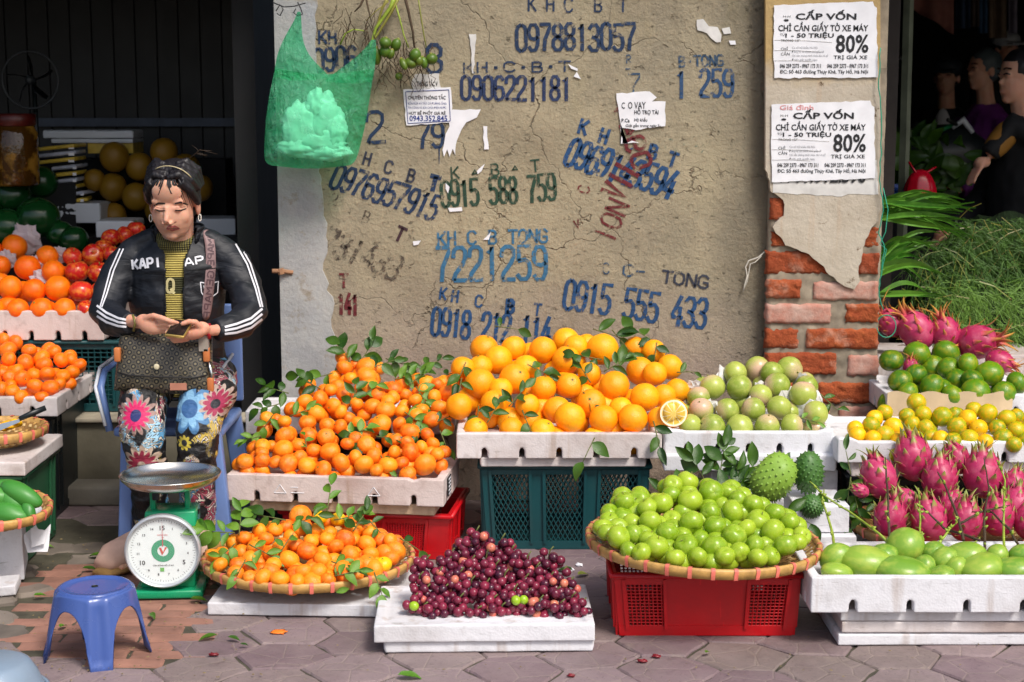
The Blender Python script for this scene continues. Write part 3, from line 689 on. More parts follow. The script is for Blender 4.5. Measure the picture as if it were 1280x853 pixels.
def crate(name, label, W, D, H, loc, rz, mat, panels, style='diamond', cell=.017, taper=.93, cat='plastic crate'):
    """plastic crate: solid frame parts, open lattice panels; front face on y=0, bottom z=0"""
    root = empty(name, loc, label, cat, 'plastic crates under the fruit trays', rz); m = MT[mat]
    def face(L, org, ux, uy):
        ux = Vector(ux); uy = Vector(uy); org = Vector(org)       # ux along, uy into the crate
        T = taper
        def q(x, z, d=0):
            f = T+(1-T)*z/H; return org + ux*(x*f) + Vector((0, 0, z)) + uy*(d+(1-f)*.12)
        def slabq(x0, x1, z0, z1, d0, d1, mb):
            mb.add([q(x0, z0, d0), q(x1, z0, d0), q(x1, z1, d0), q(x0, z1, d0), q(x0, z0, d1), q(x1, z0, d1), q(x1, z1, d1), q(x0, z1, d1)],
                   [(0,3,2,1),(4,5,6,7),(0,1,5,4),(1,2,6,5),(2,3,7,6),(3,0,4,7)][::1])
        mb = MB(); slabq(-L/2, L/2, 0, .028, 0, .008, mb); slabq(-L/2, L/2, H-.035, H, -.001, .007, mb)
        edges = [-L/2]; 
        for a, b in panels: edges += [L*a, L*b]
        edges.append(L/2)
        for i in range(0, len(edges), 2): slabq(edges[i], edges[i+1], .026, H-.033, .0015+ (i % 4)*.001, .009, mb)
        fr = mb.build('side_wall', m, root, fix=True)
        # raised ribs
        for a, b in panels:
            for x in (a*L-.006, b*L+.006): rb = MB(); slabq(x-.005, x+.005, .02, H-.02, -.006, .002, rb); rb.build('rib', m, root, fix=True)
        for a, b in panels:
            lm = MB(); x0, x1, z0, z1 = a*L, b*L, .028, H-.035
            if style == 'diamond':
                c = cell; nn = int((x1-x0+z1-z0)/c)+2
                for s in (1, -1):
                    for k in range(-nn, nn):
                        # line x - s*z*0.6 = x0 + k*c
                        pts = []
                        N = 2; sl = s*.55
                        za, zb = z0, z1; xa = x0+k*c+sl*(za-z0); xb = x0+k*c+sl*(zb-z0)
                        if xa > xb: xa, xb, za, zb = xb, xa, zb, za
                        if xb < x0 or xa > x1: continue
                        if xa < x0: f = (x0-xa)/(xb-xa); za += (zb-za)*f; xa = x0
                        if xb > x1: f = (x1-xa)/(xb-xa); zb = za+(zb-za)*f; xb = x1
                        if xb-xa < .003: continue
                        lm.tube([q(xa, za, .005), q(xb, zb, .005)], .0022, 4, cap=False)
            else:
                k = 0; x = x0
                while x < x1: lm.tube([q(x, z0, .005), q(x, z1, .005)], .0026, 4, cap=False); x += cell
                z = z0
                while z < z1: lm.tube([q(x0, z, .0052), q(x1, z, .0052)], .0022, 4, cap=False); z += cell*(.75 if style == 'grid' else 1)
            lm.build('lattice_panel', m, root, smooth=True)
    face(W, (0, 0, 0), (1, 0, 0), (0, 1, 0)); face(W, (0, D, 0), (1, 0, 0), (0, -1, 0))
    face(D*.98, (W/2, D/2, 0), (0, 1, 0), (-1, 0, 0)); face(D*.98, (-W/2, D/2, 0), (0, 1, 0), (1, 0, 0))
    MB().box((0, D/2, .008), (W*taper*.98, D*taper*.98, .01)).build('crate_floor', m, root)
    mb = MB(); r = .008
    for (x0, y0, x1, y1) in ((-W/2-.006, -.006, W/2+.006, -.006), (W/2+.006, -.006, W/2+.006, D+.006), (W/2+.006, D+.006, -W/2-.006, D+.006), (-W/2-.006, D+.006, -W/2-.006, -.006)):
        mb.tube([(x0, y0, H-.008), (x1, y1, H-.008)], (r), 6)
    mb.build('top_rim', m, root, smooth=True); return root
def basket(name, label, c, rad, depth, squash=1.0, tilt=(0, 0), nb=34, pale='bamboo', group='woven bamboo baskets of fruit'):
    """round bamboo tray basket; c is the middle of the rim circle"""
    root = empty(name, (c[0], c[1], c[2]-depth), label, 'basket', group); root.rotation_euler = (tilt[0], tilt[1], 0)
    Z = depth
    mb = MB(); mb.lathe((0, 0, 0), [(rad-.006, Z-.026), (rad+.004, Z-.024), (rad+.007, Z-.002), (rad+.003, Z+.004), (rad-.006, Z+.003), (rad-.008, Z-.02)], 72, closed=True)
    mb.build('rim', MT[pale], root, smooth=True)
    for k in range(nb):
        a = 2*math.pi*(k+.3)/nb; b = .011/rad
        mb = MB(); vs = []
        prof = [(rad+.0052, Z-.0255), (rad+.0095, Z-.001), (rad+.004, Z+.0062), (rad-.0085, Z+.0045)]
        for s in (-1, 1):
            for r_, z_ in prof: vs.append((math.cos(a+s*b/2)*r_, math.sin(a+s*b/2)*r_, z_))
        mb.add(vs, [(i+4, i, i+1, i+5) for i in range(3)]); mb.build('binding', MT['bamboo_pink'], root, smooth=True)
    def prof(u):      # u 0 bottom centre .. 1 rim
        return rad*(u**.62)*.985, Z*.9*(u**2.3)
    ns = 64; st = MB()
    for k in range(ns):
        a = 2*math.pi*k/ns; L = []; Rr = []
        for i in range(12):
            u = .12+.88*i/11; r_, z_ = prof(u); wd = .0045 + .006*u; off = (.0018 if i % 2 else -.0018)
            t_ = Vector((-math.sin(a), math.cos(a), 0)); p = Vector((math.cos(a)*(r_+off), math.sin(a)*(r_+off), z_))
            L.append(p+t_*wd); Rr.append(p-t_*wd)
        st.strip(L, Rr)
    o = st.build('stave_weave', MT['bamboo_dark'], root, smooth=True)
    rows = 10
    for j in range(rows):
        u = .2+.77*(j+.5)/rows; u2 = u+.055; mb = MB(); L = []; Rr = []
        for k in range(129):
            a = 2*math.pi*k/128; off = .0034*(1 if ((k//2)+j) % 2 else -1)
            r1, z1 = prof(u); r2, z2 = prof(min(1, u2))
            L.append(Vector((math.cos(a)*(r1+off), math.sin(a)*(r1+off), z1-abs(off)*.6))); Rr.append(Vector((math.cos(a)*(r2+off), math.sin(a)*(r2+off), z2)))
        mb.strip(L, Rr); mb.build('weave_strip', MT[('bamboo', 'bamboo_dark', 'bamboo_pale')[j % 3]], root, smooth=True)
    return root
# ---- fruit prototypes (unit radius)
def fruit_mesh(kind, seed=0):
    rnd = random.Random(seed); o3 = Vector((rnd.random()*9, rnd.random()*9, rnd.random()*9))
    sq = {'mandarin': .84, 'orange': .97, 'apple': .9, 'lime': 1.0, 'star': .97}.get(kind, 1)
    def fn(d):
        k = 1+noise.noise(d*1.7+o3)*.035
        th = math.acos(max(-1, min(1, d.z)))
        if kind == 'mandarin': k -= .10*math.exp(-(th/.28)**2)+.06*math.exp(-((math.pi-th)/.3)**2); k += .012*math.sin(9*math.atan2(d.y, d.x))*math.exp(-((th-.5)/.4)**2)
        if kind == 'orange': k -= .05*math.exp(-(th/.2)**2)
        if kind == 'apple': k -= .24*math.exp(-(th/.30)**2)+.12*math.exp(-((math.pi-th)/.28)**2); k *= 1+.06*d.z; k += .015*math.cos(5*math.atan2(d.y, d.x))*(d.z < 0)
        if kind == 'lime': k += .07*math.exp(-(th/.25)**2)-.03*math.exp(-((math.pi-th)/.25)**2)
        if kind == 'star': k -= .04*math.exp(-(th/.2)**2)
        if kind == 'smooth': k -= .03*math.exp(-(th/.2)**2)
        return k
    mb = MB(); mb.ell((0, 0, 0), (1, 1, sq), 22, 14, fn=fn); return mb.mesh('fruit')
def calyx_mesh(kind):
    mb = MB()
    if kind in ('mandarin', 'orange'):
        z = .76 if kind == 'mandarin' else .93
        n = 10; vs = [(0, 0, z+.05)]+[(math.cos(k*6.283/n)*(.14 if k % 2 else .08), math.sin(k*6.283/n)*(.14 if k % 2 else .08), z+.012) for k in range(n)]
        mb.add(vs, [(0, k+1, (k+1) % n+1) for k in range(n)]); mb.tube([(0, 0, z), (.02, 0, z+.13)], .035, 5)
    elif kind == 'apple': mb.tube([(0, 0, .6), (.03, 0, .82), (.1, .02, 1.0)], [.03, .035, .05], 5)
    else: mb.tube([(0, 0, .93), (.01, 0, 1.03)], [.07, .05], 6)
    return mb.mesh('calyx')
PROTO = {}
def proj(w):
    d = w-CAM; k = d.dot(FWD); return 640+FPX*d.x/k, 426.5-FPX*d.dot(UP)/k
def proto(kind, mat, stem='leaf_dry'):
    if (kind, mat) not in PROTO:
        ms = []
        for s in range(3):
            me = fruit_mesh(kind, s*7+1); me.materials.append(MT[mat]); ms.append(me)
        cm = calyx_mesh(kind); cm.materials.append(MT[stem]); PROTO[(kind, mat)] = (ms, cm)
    return PROTO[(kind, mat)]
ORD = ['first', 'second', 'third', 'fourth', 'fifth', 'sixth', 'seventh', 'eighth', 'ninth', 'tenth', 'eleventh', 'twelfth', 'thirteenth', 'fourteenth', 'fifteenth', 'sixteenth']
def rows_of(items):
    """items: list of (px, py, r, ...) -> label words (ordinal, row) by picture rows"""
    idx = sorted(range(len(items)), key=lambda i: -items[i][1]); rows = []
    rr = sorted(it[2] for it in items)[len(items)//2]
    for i in idx:
        if rows and abs(items[rows[-1][0]][1]-items[i][1]) < rr*1.15 and len(rows[-1]) < 15: rows[-1].append(i)
        else: rows.append([i])
    out = {}
    for k, rw in enumerate(rows):
        rw.sort(key=lambda i: items[i][0]); n = len(rows)
        rn = 'bottom row' if k == 0 else ('topmost row' if k == n-1 else ORD[k]+' row up')
        for j, i in enumerate(rw): out[i] = (('rightmost' if j == len(rw)-1 and j else ORD[j]+' from the left') if j else 'leftmost', rn)
    return out
def pile(lst, x0, y0, sc, A, B, name, kind, mat, cat, desc, where, group, flat=.86, mats=None, calyx=.6, fill=0, fbox=None, up=.35, rmul=1.0, push=True, asp=None, rnd_=None):
    def rin(c, r):
        """keep a fruit of a round basket inside its rim"""
        if not rnd_: return c
        d = Vector((c.x-rnd_[0], c.y-rnd_[1])); m = rnd_[2]-r*.75
        if d.length > m: d = d.normalized()*m; c = Vector((rnd_[0]+d.x, rnd_[1]+d.y, max(c.z, rnd_[3]+r*.35)))
        return c
    """lst in zoomed-picture units: (cx, cy, rx[, ry]) ; A, B = lines (Y, z) of the slope the fruit lies on"""
    it = []
    for e in lst:
        cx, cy, rx = e[:3]; ry = e[3] if len(e) > 3 and isinstance(e[3], (int, float)) else rx
        full = rx*flat
        if ry < full*.8: cy += full-ry
        it.append([x0+cx/sc, y0+cy/sc, rx/sc*rmul, e[-1] if isinstance(e[-1], str) else None, ry/rx])
    med = sorted(e[2] for e in it)[len(it)//2]
    for e in it: e[2] = max(e[2], med*.93)
    lab = rows_of(it); pos = []
    for px, py, r, mm, q in it:
        c = PPL(px, py, A, B); d = c-CAM; rw = r/FPX*(d.dot(FWD)); pos.append([c, rw])
    order = sorted(range(len(it)), key=lambda i: -it[i][1])
    if push:
        for _ in range(14):
            mv = False
            for a in range(len(order)):
                for b in range(a+1, len(order)):
                    i, j = order[a], order[b]; ci, ri = pos[i]; cj, rj = pos[j]
                    dl = (ri+rj)*.83-(ci-cj).length
                    if dl > 0.001:
                        u = (cj-CAM).normalized(); pos[j][0] = cj+u*min(dl*.7, .02); pos[i][0] = ci-(ci-CAM).normalized()*min(dl*.15, .004); mv = True
            if not mv: break
        for i in range(len(pos)):
            px, py, r = it[i][:3]; pos[i][1] = r/FPX*((pos[i][0]-CAM).dot(FWD))
    for q_ in pos: q_[0] = rin(*q_)
    ms0 = proto(kind, mat)
    def put(c, r, lb, mm, sx=1, sz=1, withc=True):
        ms, cm = proto(kind, mm or mat)
        o = link_mesh(name, random.choice(ms), None, None, c)
        th = random.gauss(0, up*1.6)+random.choice((0, .5, -.5, 1.0)); ax = Vector((random.uniform(-1, 1), random.uniform(-1, 1), 0.01)).normalized()
        o.rotation_mode = 'QUATERNION'; o.rotation_quaternion = Quaternion(ax, th) @ Quaternion((0, 0, 1), random.random()*6.28)
        s = r; o.scale = (s*sx, s*sx*random.uniform(.97, 1.03), s*sz)
        tag(o, lb, cat, group)
        if withc and random.random() < calyx: link_mesh('stem', cm, None, o)
        return o
    objs = []
    for i, (c, r) in enumerate(pos):
        a, b = lab[i]; d = (desc if isinstance(desc, str) else desc.get(it[i][3], desc[None]))
        sz = (asp(it[i]) if asp else 1)
        objs.append(put(c, r, f'{d}, {a} in the {b}, {where}', it[i][3] if it[i][3] in MT else None, sz=sz))
    if fill:
        n = Vector((0, -(B[1]-A[1]), B[0]-A[0])).normalized(); r0 = sum(p[1] for p in pos)/len(pos); cnt = 0; tries = 0; put_ = []
        while cnt < fill and tries < 4000:
            tries += 1; px = random.uniform(*fbox[0:2]); py = random.uniform(*fbox[2:4])
            near = min((it[k][0]-px)**2+(it[k][1]-py)**2 for k in range(len(it)))**.5
            if near > r0*FPX/5*1.5: continue
            c = rin(PPL(px, py, A, B)-n*r0*(1.25 if not rnd_ else .9), r0*2.6)
            if min((c-p[0]).length for p in pos) < r0*1.2 or (put_ and min((c-p).length for p in put_) < r0*1.35): continue
            put_.append(c); cnt += 1
        fl_ = rows_of([(*proj(c), r0*FPX/5) for c in put_])
        for i, c in enumerate(put_):
            dd = 'half-hidden '+(desc if isinstance(desc, str) else desc[None]); a, b = fl_[i]; lb_ = f'{dd}, {a} in the {b}, {where}'
            if len(lb_.split()) > 16: lb_ = f'half-hidden {name.replace("_", " ")}, {a} in the {b}, {where}'
            put(c, r0*.98, lb_, None, withc=False)
    return objs, pos
# ---- leaves
def leaf_mesh(L=1.0, W=.34, curl=.25, fold=.12, n=7, seed=0):
    rnd = random.Random(seed); vs = []; fs = []
    for i in range(n+1):
        u = i/n; wd = W*.5*math.sin(math.pi*u**.85)**.9 if 0 < u < 1 else 0.002; z = -curl*u*u+.02*math.sin(u*9+seed)
        for s in (-1, 0, 1): vs.append((s*wd, u*L, z+(fold*abs(s)*wd/W*2 if s else 0)+(.012*math.sin(u*14+s+seed) if s else 0)))
    for i in range(n):
        for s in (0, 1): a = i*3+s; fs.append((a, a+1, a+4, a+3))
    return MB().add(vs, fs).mesh('leaf')
LEAVES = [leaf_mesh(1, .40, .22, .14, 7, 1), leaf_mesh(1, .34, -.12, .2, 7, 2), leaf_mesh(1, .44, .4, .1, 7, 3), leaf_mesh(1, .3, .1, .25, 7, 4)]
for m_ in LEAVES: m_.materials.append(MT['leaf'])
LEAVES_B = [m_.copy() for m_ in LEAVES]
for m_ in LEAVES_B: m_.materials.clear(); m_.materials.append(MT['leaf_bright'])
def put_leaf(base, d, L, nrm, parent=None, ms=None, wide=1.0, name='leaf', org=None):
    d = Vector(d).normalized(); nrm = Vector(nrm); x = d.cross(nrm).normalized(); z = x.cross(d).normalized()
    M = Matrix((x, d, z)).transposed().to_4x4(); M.translation = Vector(base)-(Vector(org) if org is not None else Vector())
    o = link_mesh(name, random.choice(ms or LEAVES), None, parent); o.matrix_local = M @ Matrix.Diagonal((L*wide, L, L, 1)); return o
def sprig(px, py, A, B, ang, n, Lpx, label, group, spread=70, lift=1.0, ms=None, rfront=.03, twig=True, cat='leafy sprig', name='leafy_sprig', wide=1.0):
    """a leafy twig lying on a heap; ang in degrees, 0 = to the right, 90 = up in the picture"""
    c = PPL(px, py, A, B); nrm = Vector((0, -(B[1]-A[1]), B[0]-A[0])).normalized(); nv = (nrm*.6-ray(px, py).normalized()*.8).normalized()
    c = c + nv*rfront*lift; L = Lpx/FPX*(c-CAM).dot(FWD); X = Vector((1, 0, 0)); U = X.cross(nv)*-1; U = nv.cross(X)
    root = empty(name, c, label, cat, group)
    a = R(ang); D = X*math.cos(a)+U*math.sin(a); S = nv.cross(D)
    pts = [D*(-L*.25), Vector(), D*L*.45+nv*.004, D*L*.95+nv*.002]
    if twig: mb = MB(); mb.tube([Vector(p) for p in pts], [.0022, .002, .0017, .0012], 5); mb.build('twig', MT['twig'], root, smooth=True)
    for k in range(n):
        f = k/max(1, n-1); b = D*(L*.95*(f if twig else 0)); s = -1 if k % 2 else 1
        L_ = L; aa = R(spread)*(1-.75*f if twig else 1)*(s if twig else (f*2-1))+random.gauss(0, .22)
        d = D*math.cos(aa)+S*math.sin(aa)+nv*random.uniform(-.45, .12)
        put_leaf(b+nv*.003*k, d, L*random.uniform(.62, .92), (nv+S*random.uniform(-.5, .5)+D*random.uniform(-.3, .3)).normalized(), root, ms, wide)
    return root
# ------------------------------------------------------------ the stall, left to right
Q = 3.5556
# --- front mandarin tray, turned a little
tr1 = tray('foam_tray', 'grimy white foam tray with slots, turned at an angle, holding the leafy mandarins', .715, .33, .088, (-.575, 5.045, .195), R(-7), 'foam_pink', notches=5, chip=1)
lb = empty('dummy', (0, 0, 0)); bpy.data.objects.remove(lb)
c7, s7 = math.cos(R(-7)), math.sin(R(-7))
mb = MB(); mb.box((.3585+.0025, .1, .048), (.003, .06, .062)); st = mb.build('paper_sticker', MT['black_ink'], tr1)
mb = MB()
for k in range(5):
    for j in range(3): mb.box((.3585+.0046, .082+j*.016, .024+k*.012), (.001, .011 if (j+k) % 3 else .006, .005))
mb.build('sticker_print', MT['paper'], tr1)
mb = MB()                       # moulded triangle mark on the front
for a, b in (((-.2, .03), (-.18, .058)), ((-.18, .058), (-.16, .03)), ((-.2, .03), (-.16, .03)), ((-.145, .032), (-.1, .032)), ((-.145, .05), (-.12, .05)), ((.11, .03), (.13, .058)), ((.13, .058), (.15, .03)), ((.11, .03), (.15, .03))):
    mb = MB(); mb.tube([(a[0], -.0005, a[1]), (b[0], -.0005, b[1])], .0016, 4); mb.build('moulded_mark', MT['foam_clean'], tr1)
slab('foam_slab', 'brownish foam lid lying on the red crate under the turned mandarin tray', .62, .34, .036, (-.555, 5.07, .158), R(-7), 'foam_brown')
crate('plastic_crate', 'red plastic crate carrying the turned tray of leafy mandarins', .56, .36, .155, (-.48, 5.09, 0.001), R(-7), 'red_plastic', ((-.42, -.26), (.12, .36)), 'grid', .009)
# --- rear tray between the whitewashed strip and the oranges
tray('foam_tray', 'white foam tray against the wall, behind the turned mandarin tray', .74, .26, .085, (-.575, 5.56, .315), 0, 'foam_clean')
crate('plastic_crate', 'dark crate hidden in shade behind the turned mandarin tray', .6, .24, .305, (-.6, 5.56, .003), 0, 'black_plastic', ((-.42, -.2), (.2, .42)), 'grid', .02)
A1, B1 = (5.10, .30), (5.66, .585)
M1 = [(165,558,38,34),(242,555,35,28),(357,560,42,28),(440,568,40,26),(512,580,38,20),(590,563,42,38),(657,540,33,25),(693,572,42,32),(738,535,40,28),(800,575,42,33),(860,565,33,28),(887,598,38,16),(965,572,50,38),(748,598,25,20),(300,560,26,20),(1020,525,30,28),(985,520,30,25),(1050,515,22,18),
 (243,482,35,22),(240,520,28,22),(285,490,27,25),(335,503,44,40),(405,485,35,30),(410,535,32,22),(468,508,32,32),(542,515,44,44),(705,485,40,35),(828,517,30,27),(900,517,44,38),(885,470,28,18),(950,495,27,25),(1000,480,27,25),
 (342,440,44,30),(448,440,38,40),(442,385,38,32),(525,450,40,30),(527,400,34,30),(588,403,33,28),(675,413,26,26),(768,393,46,33),(833,460,30,32),(898,428,45,32),(975,440,32,34),(850,388,26,32),
 (262,365,24,20),(395,335,30,25),(430,288,38,26),(482,345,42,35),(590,338,26,28),(558,312,36,38),(500,278,36,40),(603,258,34,24),(580,228,38,35),(545,240,22,20),(733,313,38,28),(790,330,45,38),(860,335,32,30),(800,290,32,28),(755,262,35,25),(715,230,46,32),(825,235,38,28),(865,215,36,33),(825,272,30,26),(952,330,32,28),(994,373,40,42),(925,350,24,20),(1030,320,38,28),(1008,270,32,32),(1065,255,40,32),(1020,218,28,28),(1048,203,24,20),(968,205,36,38),(958,240,22,18),(450,218,24,20),
 (706,180,46,32),(705,137,46,35),(597,100,33,30),(607,140,36,26),(655,130,25,25),(635,188,28,22),(1090,215,24,20),(655,455,26,24),(620,480,26,24),(340,380,26,22),(700,440,24,22),(920,285,28,24),(660,300,26,24)]
pile(M1, 260, 420, Q, A1, B1, 'mandarin', 'mandarin', 'mandarin', 'mandarin', {None: 'orange mandarin', 'orange': 'yellower mandarin'}, 'turned tray heap', 'leafy mandarins heaped from the turned foam tray', rmul=1.06, fill=90, fbox=(298, 566, 450, 590), calyx=.5)
g = 'leafy twigs among the mandarins'
S1 = [(438,455,120,5,30,'on top of the heap against the whitewash'),(452,452,60,5,30,'at the peak beside the highest mandarin'),(470,460,20,4,26,'right of the peak mandarins'),(410,470,200,4,28,'under the peak at the left'),(395,485,150,5,28,'on the left shoulder'),(355,492,165,6,26,'hanging over the left flank'),(345,508,200,5,24,'low on the left flank by the chair'),(338,525,240,4,24,'drooping at the left corner'),
 (368,520,20,4,26,'lower left of the heap'),(322,548,200,4,20,'over the tray corner at the left'),(440,545,20,5,22,'in the middle of the lower heap'),(455,540,200,4,20,'beside the middle cluster'),(450,552,260,5,22,'pointing down in the middle'),(475,548,-10,4,22,'right of the middle cluster'),(440,505,75,5,26,'standing in the centre'),(452,498,40,4,26,'above the centre'),(500,475,10,5,28,'at the upper right'),(515,480,40,4,24,'beside the wall at right'),(523,490,-60,6,26,'hanging on the right shoulder'),(530,505,-100,5,22,'under the right shoulder'),(510,520,-40,5,24,'right of centre'),(520,540,-80,4,22,'lower right'),(478,575,-60,3,20,'near the front row'),(552,545,-70,3,24,'dangling at the right corner'),(548,528,20,4,22,'beside the right mandarins'),(560,470,15,3,18,'at the far right peak'),(383,560,100,3,16,'low left between mandarins'),(488,452,-20,5,26,'along the top edge'),(535,460,30,4,22,'sticking up near the wall')]
for x, y, a, n, L, wd in S1: sprig(x, y, A1, B1, a, n, L*.95, 'green leafy mandarin twig '+wd, g, ms=random.choice((LEAVES, LEAVES, LEAVES_B)), rfront=.012, wide=1.45)
# --- oranges
tr3 = tray('foam_tray', 'long white foam tray of big oranges in front of the stencilled wall', .675, .45, .085, ((P(570, 560, 5.13).x+P(828, 560, 5.13).x)/2, 5.13, .325), 0, 'foam_used', notches=5, seed=3)
slab('foam_slab', 'thin foam lid between the oranges tray and the teal crate', .55, .4, .032, (P(704, 575, 5.15).x, 5.15, .293), 0, 'foam_used')
crate('plastic_crate', 'teal plastic crate with diamond mesh panels under the oranges', .555, .38, .292, (P(706, 600, 5.18).x, 5.18, .002), 0, 'teal_plastic', ((-.44, -.22), (-.115, .115), (.22, .44)), 'diamond', .0165)
A2, B2 = (5.19, .405), (5.72, .665)
O1 = [(195,470,48,30),(352,470,55,38),(491,478,57,38),(613,435,70),(762,440,64),(893,438,66),(275,370,62),(425,380,55,57),(555,400,62),(708,372,65),(838,395,45),(945,345,66),(1090,315,56),(1030,340,55),(120,385,60),(213,283,70),(366,262,70),(496,305,58),(610,293,58),(810,295,68),(305,310,40),(137,215,53),(292,178,66),(418,215,60),(597,180,66),(700,240,48),(925,228,64),(990,240,52),(1058,210,58),(232,130,64),(362,125,56),(493,135,62),(595,95,62),(640,120,55),(757,130,72),(905,125,50),(985,140,48),(690,115,42),(215,210,40),(1010,420,40,20)]
pile(O1, 540, 400, Q, A2, B2, 'orange', 'orange', 'orange', 'orange', 'big yellow orange', 'long tray', 'big oranges heaped in the long tray', flat=.97, fill=26, fbox=(575, 850, 425, 545), calyx=.5)
# halved orange
hc = PPL(540+1072/Q, 400+412/Q, (5.10, .405), (5.6, .665)); r = 66/Q/FPX*5.2
root = empty('cut_orange', hc, 'cut orange showing pale flesh at the right end of the oranges', 'orange half')
mb = MB(); mb.ell((0, 0, 0), (r, r, r), 24, 14)
mb.v = [Vector((v.x, max(v.y, -r*.25), v.z)) for v in mb.v]; mb.build('peel', MT['orange'], root, smooth=True)
t = NT('flesh'); v = t.coord('Object', rnd=False); tc = t.n('SeparateXYZ'); t.l(v, tc.inputs[0]); an = t.math('ARCTAN2', tc.outputs[0], tc.outputs[2]); sg = t.math('ABSOLUTE', t.math('SINE', t.math('MULTIPLY', an, 5)))
rr = t.math('SQRT', t.math('ADD', t.math('POWER', tc.outputs[0], 2), t.math('POWER', tc.outputs[2], 2)))
c = t.mix(t.step(sg, .12, .3), srgb(250,240,200), srgb(240,196,80)); c = t.mix(t.step(rr, r*.76, r*.84), c, srgb(252,244,214)); M_FLESH = t.fin(c, .3, t.bump(t.noise(v, 120, 3), .4, .004))
mb = MB(); n = 28; vs = [(0, -r*.262, -r*.02)]+[(math.cos(k*6.283/n)*r*.93, -r*.262, math.sin(k*6.283/n)*r*.93) for k in range(n)]
mb.add(vs, [(0, k+1, (k+1) % n+1) for k in range(n)]); mb.build('flesh', M_FLESH, root)
mb = MB(); mb.ell((-r*.2, -r*.33, r*.1), (r*.5, r*.2, r*.62), 14, 10); mb.ell((r*.38, -r*.33, r*.2), (r*.36, r*.18, r*.6), 14, 10); mb.build('segment', M_FLESH, root, smooth=True)
g2 = 'leaves lying on the big oranges'
for x, y, a, n, L, wd in [(748,420,-20,2,30,'capping the top middle orange'),(770,425,-55,3,34,'at the top right of the oranges'),(812,430,150,4,26,'on the upper right orange'),(820,440,-100,3,24,'hanging on the upper right orange'),(745,455,170,4,28,'across the middle right'),(760,468,30,5,26,'spread over the middle right'),(735,480,120,4,24,'above the tangled twigs'),(580,465,-110,3,26,'beside the left oranges'),(576,485,-100,2,26,'low at the left oranges'),(598,520,-95,4,24,'near the left corner'),(612,530,60,4,24,'between the bottom left oranges'),(640,510,50,4,26,'pointing up between bottom oranges'),(655,525,-70,3,26,'above the third bottom orange'),(665,465,-30,4,26,'in the middle left'),(818,540,-80,3,30,'beside the cut orange'),(740,560,-115,2,30,'dangling long over the tray front'),(625,415,-10,2,24,'dark at the top left'),(850,472,0,2,18,'at the right edge by the wall'),(732,500,-50,3,20,'thin and dry in the tangle')]:
    sprig(x, y, A2, B2, a, n, L, 'green orange-tree leaves '+wd, g2, ms=LEAVES, rfront=.045, wide=1.4)
# --- star apples
XS = P(936, 560, 5.15).x
tray('foam_tray', 'clean white foam tray of green and pink star apples', .56, .4, .082, (XS, 5.15, .335), 0, 'foam_clean', dip=.006, notches=5, seed=5)
t5 = tray('foam_tray', 'lower white foam tray with a red tape patch under the star apples', .57, .4, .05, (XS+.003, 5.13, .284), 0, 'foam_clean', notches=0, seed=6)
q = P(976, 574, 5.127); MB().box((q.x-XS-.003, -.004, q.z-.284-.004), (.046, .004, .024)).build('red_tape', MT['red_ink'], t5)
for k in range(3): slab('foam_slab', 'foam lid, %s from the top of the pile supporting the star apples' % ORD[k], .42, .36, .088, (XS+.09, 5.17, .19-k*.0935), 0, 'foam_clean', group='foam slabs piled under the star apples')
A3, B3 = (5.2, .405), (5.58, .60)
SA = [(606,228,58),(726,230,59),(806,148,58),(708,165,43),(948,150,60),(895,222,60),(1025,225,50),(1010,262,62),(903,320,56),(788,328,56),(671,333,56),(556,330,56),(605,405,60),(727,408,60),(850,402,56),(960,398,52),(1065,345,57),(508,398,42),(545,275,35),(870,165,30),(820,265,32)]
pile(SA, 720, 420, Q, A3, B3, 'star_apple', 'star', 'star_apple', 'star apple', 'pale star apple', 'tray by brick pillar', 'star apples in the white tray', flat=.97, calyx=.8, up=.9, fill=10, fbox=(850, 1030, 455, 535))
for i, (x, y) in enumerate([(870,490),(905,475),(935,512),(950,492),(985,500),(1005,512),(1022,505),(900,520),(1000,480),(885,515)]):
    c = PPL(x, y, (5.23, .40), (5.6, .57)); mb = MB(); o3 = Vector((i*3.1, 0, 0))
    mb.ell((0, 0, 0), (.045, .012, .04), 12, 8, fn=lambda d: 1+noise.noise(d*3+o3)*.7)
    o = link_mesh('paper_wrap', mb.mesh(smooth=False), MT['paper_worn'], None, c, (random.uniform(-.5, .5), random.random(), random.random()*3)); tag(o, 'crumpled silvery paper wrap, %s from the front left among the star apples' % ORD[i], 'paper', 'paper wraps between the star apples')
sprig(1002, 527, A3, B3, -20, 4, 20, 'small green leaves at the right front corner of the star apples', 'leaves by the star apples', rfront=.03, ms=LEAVES_B)
sprig(1030, 497, A3, B3, -50, 3, 24, 'dark leaves behind the rightmost star apple', 'leaves by the star apples', rfront=.0)
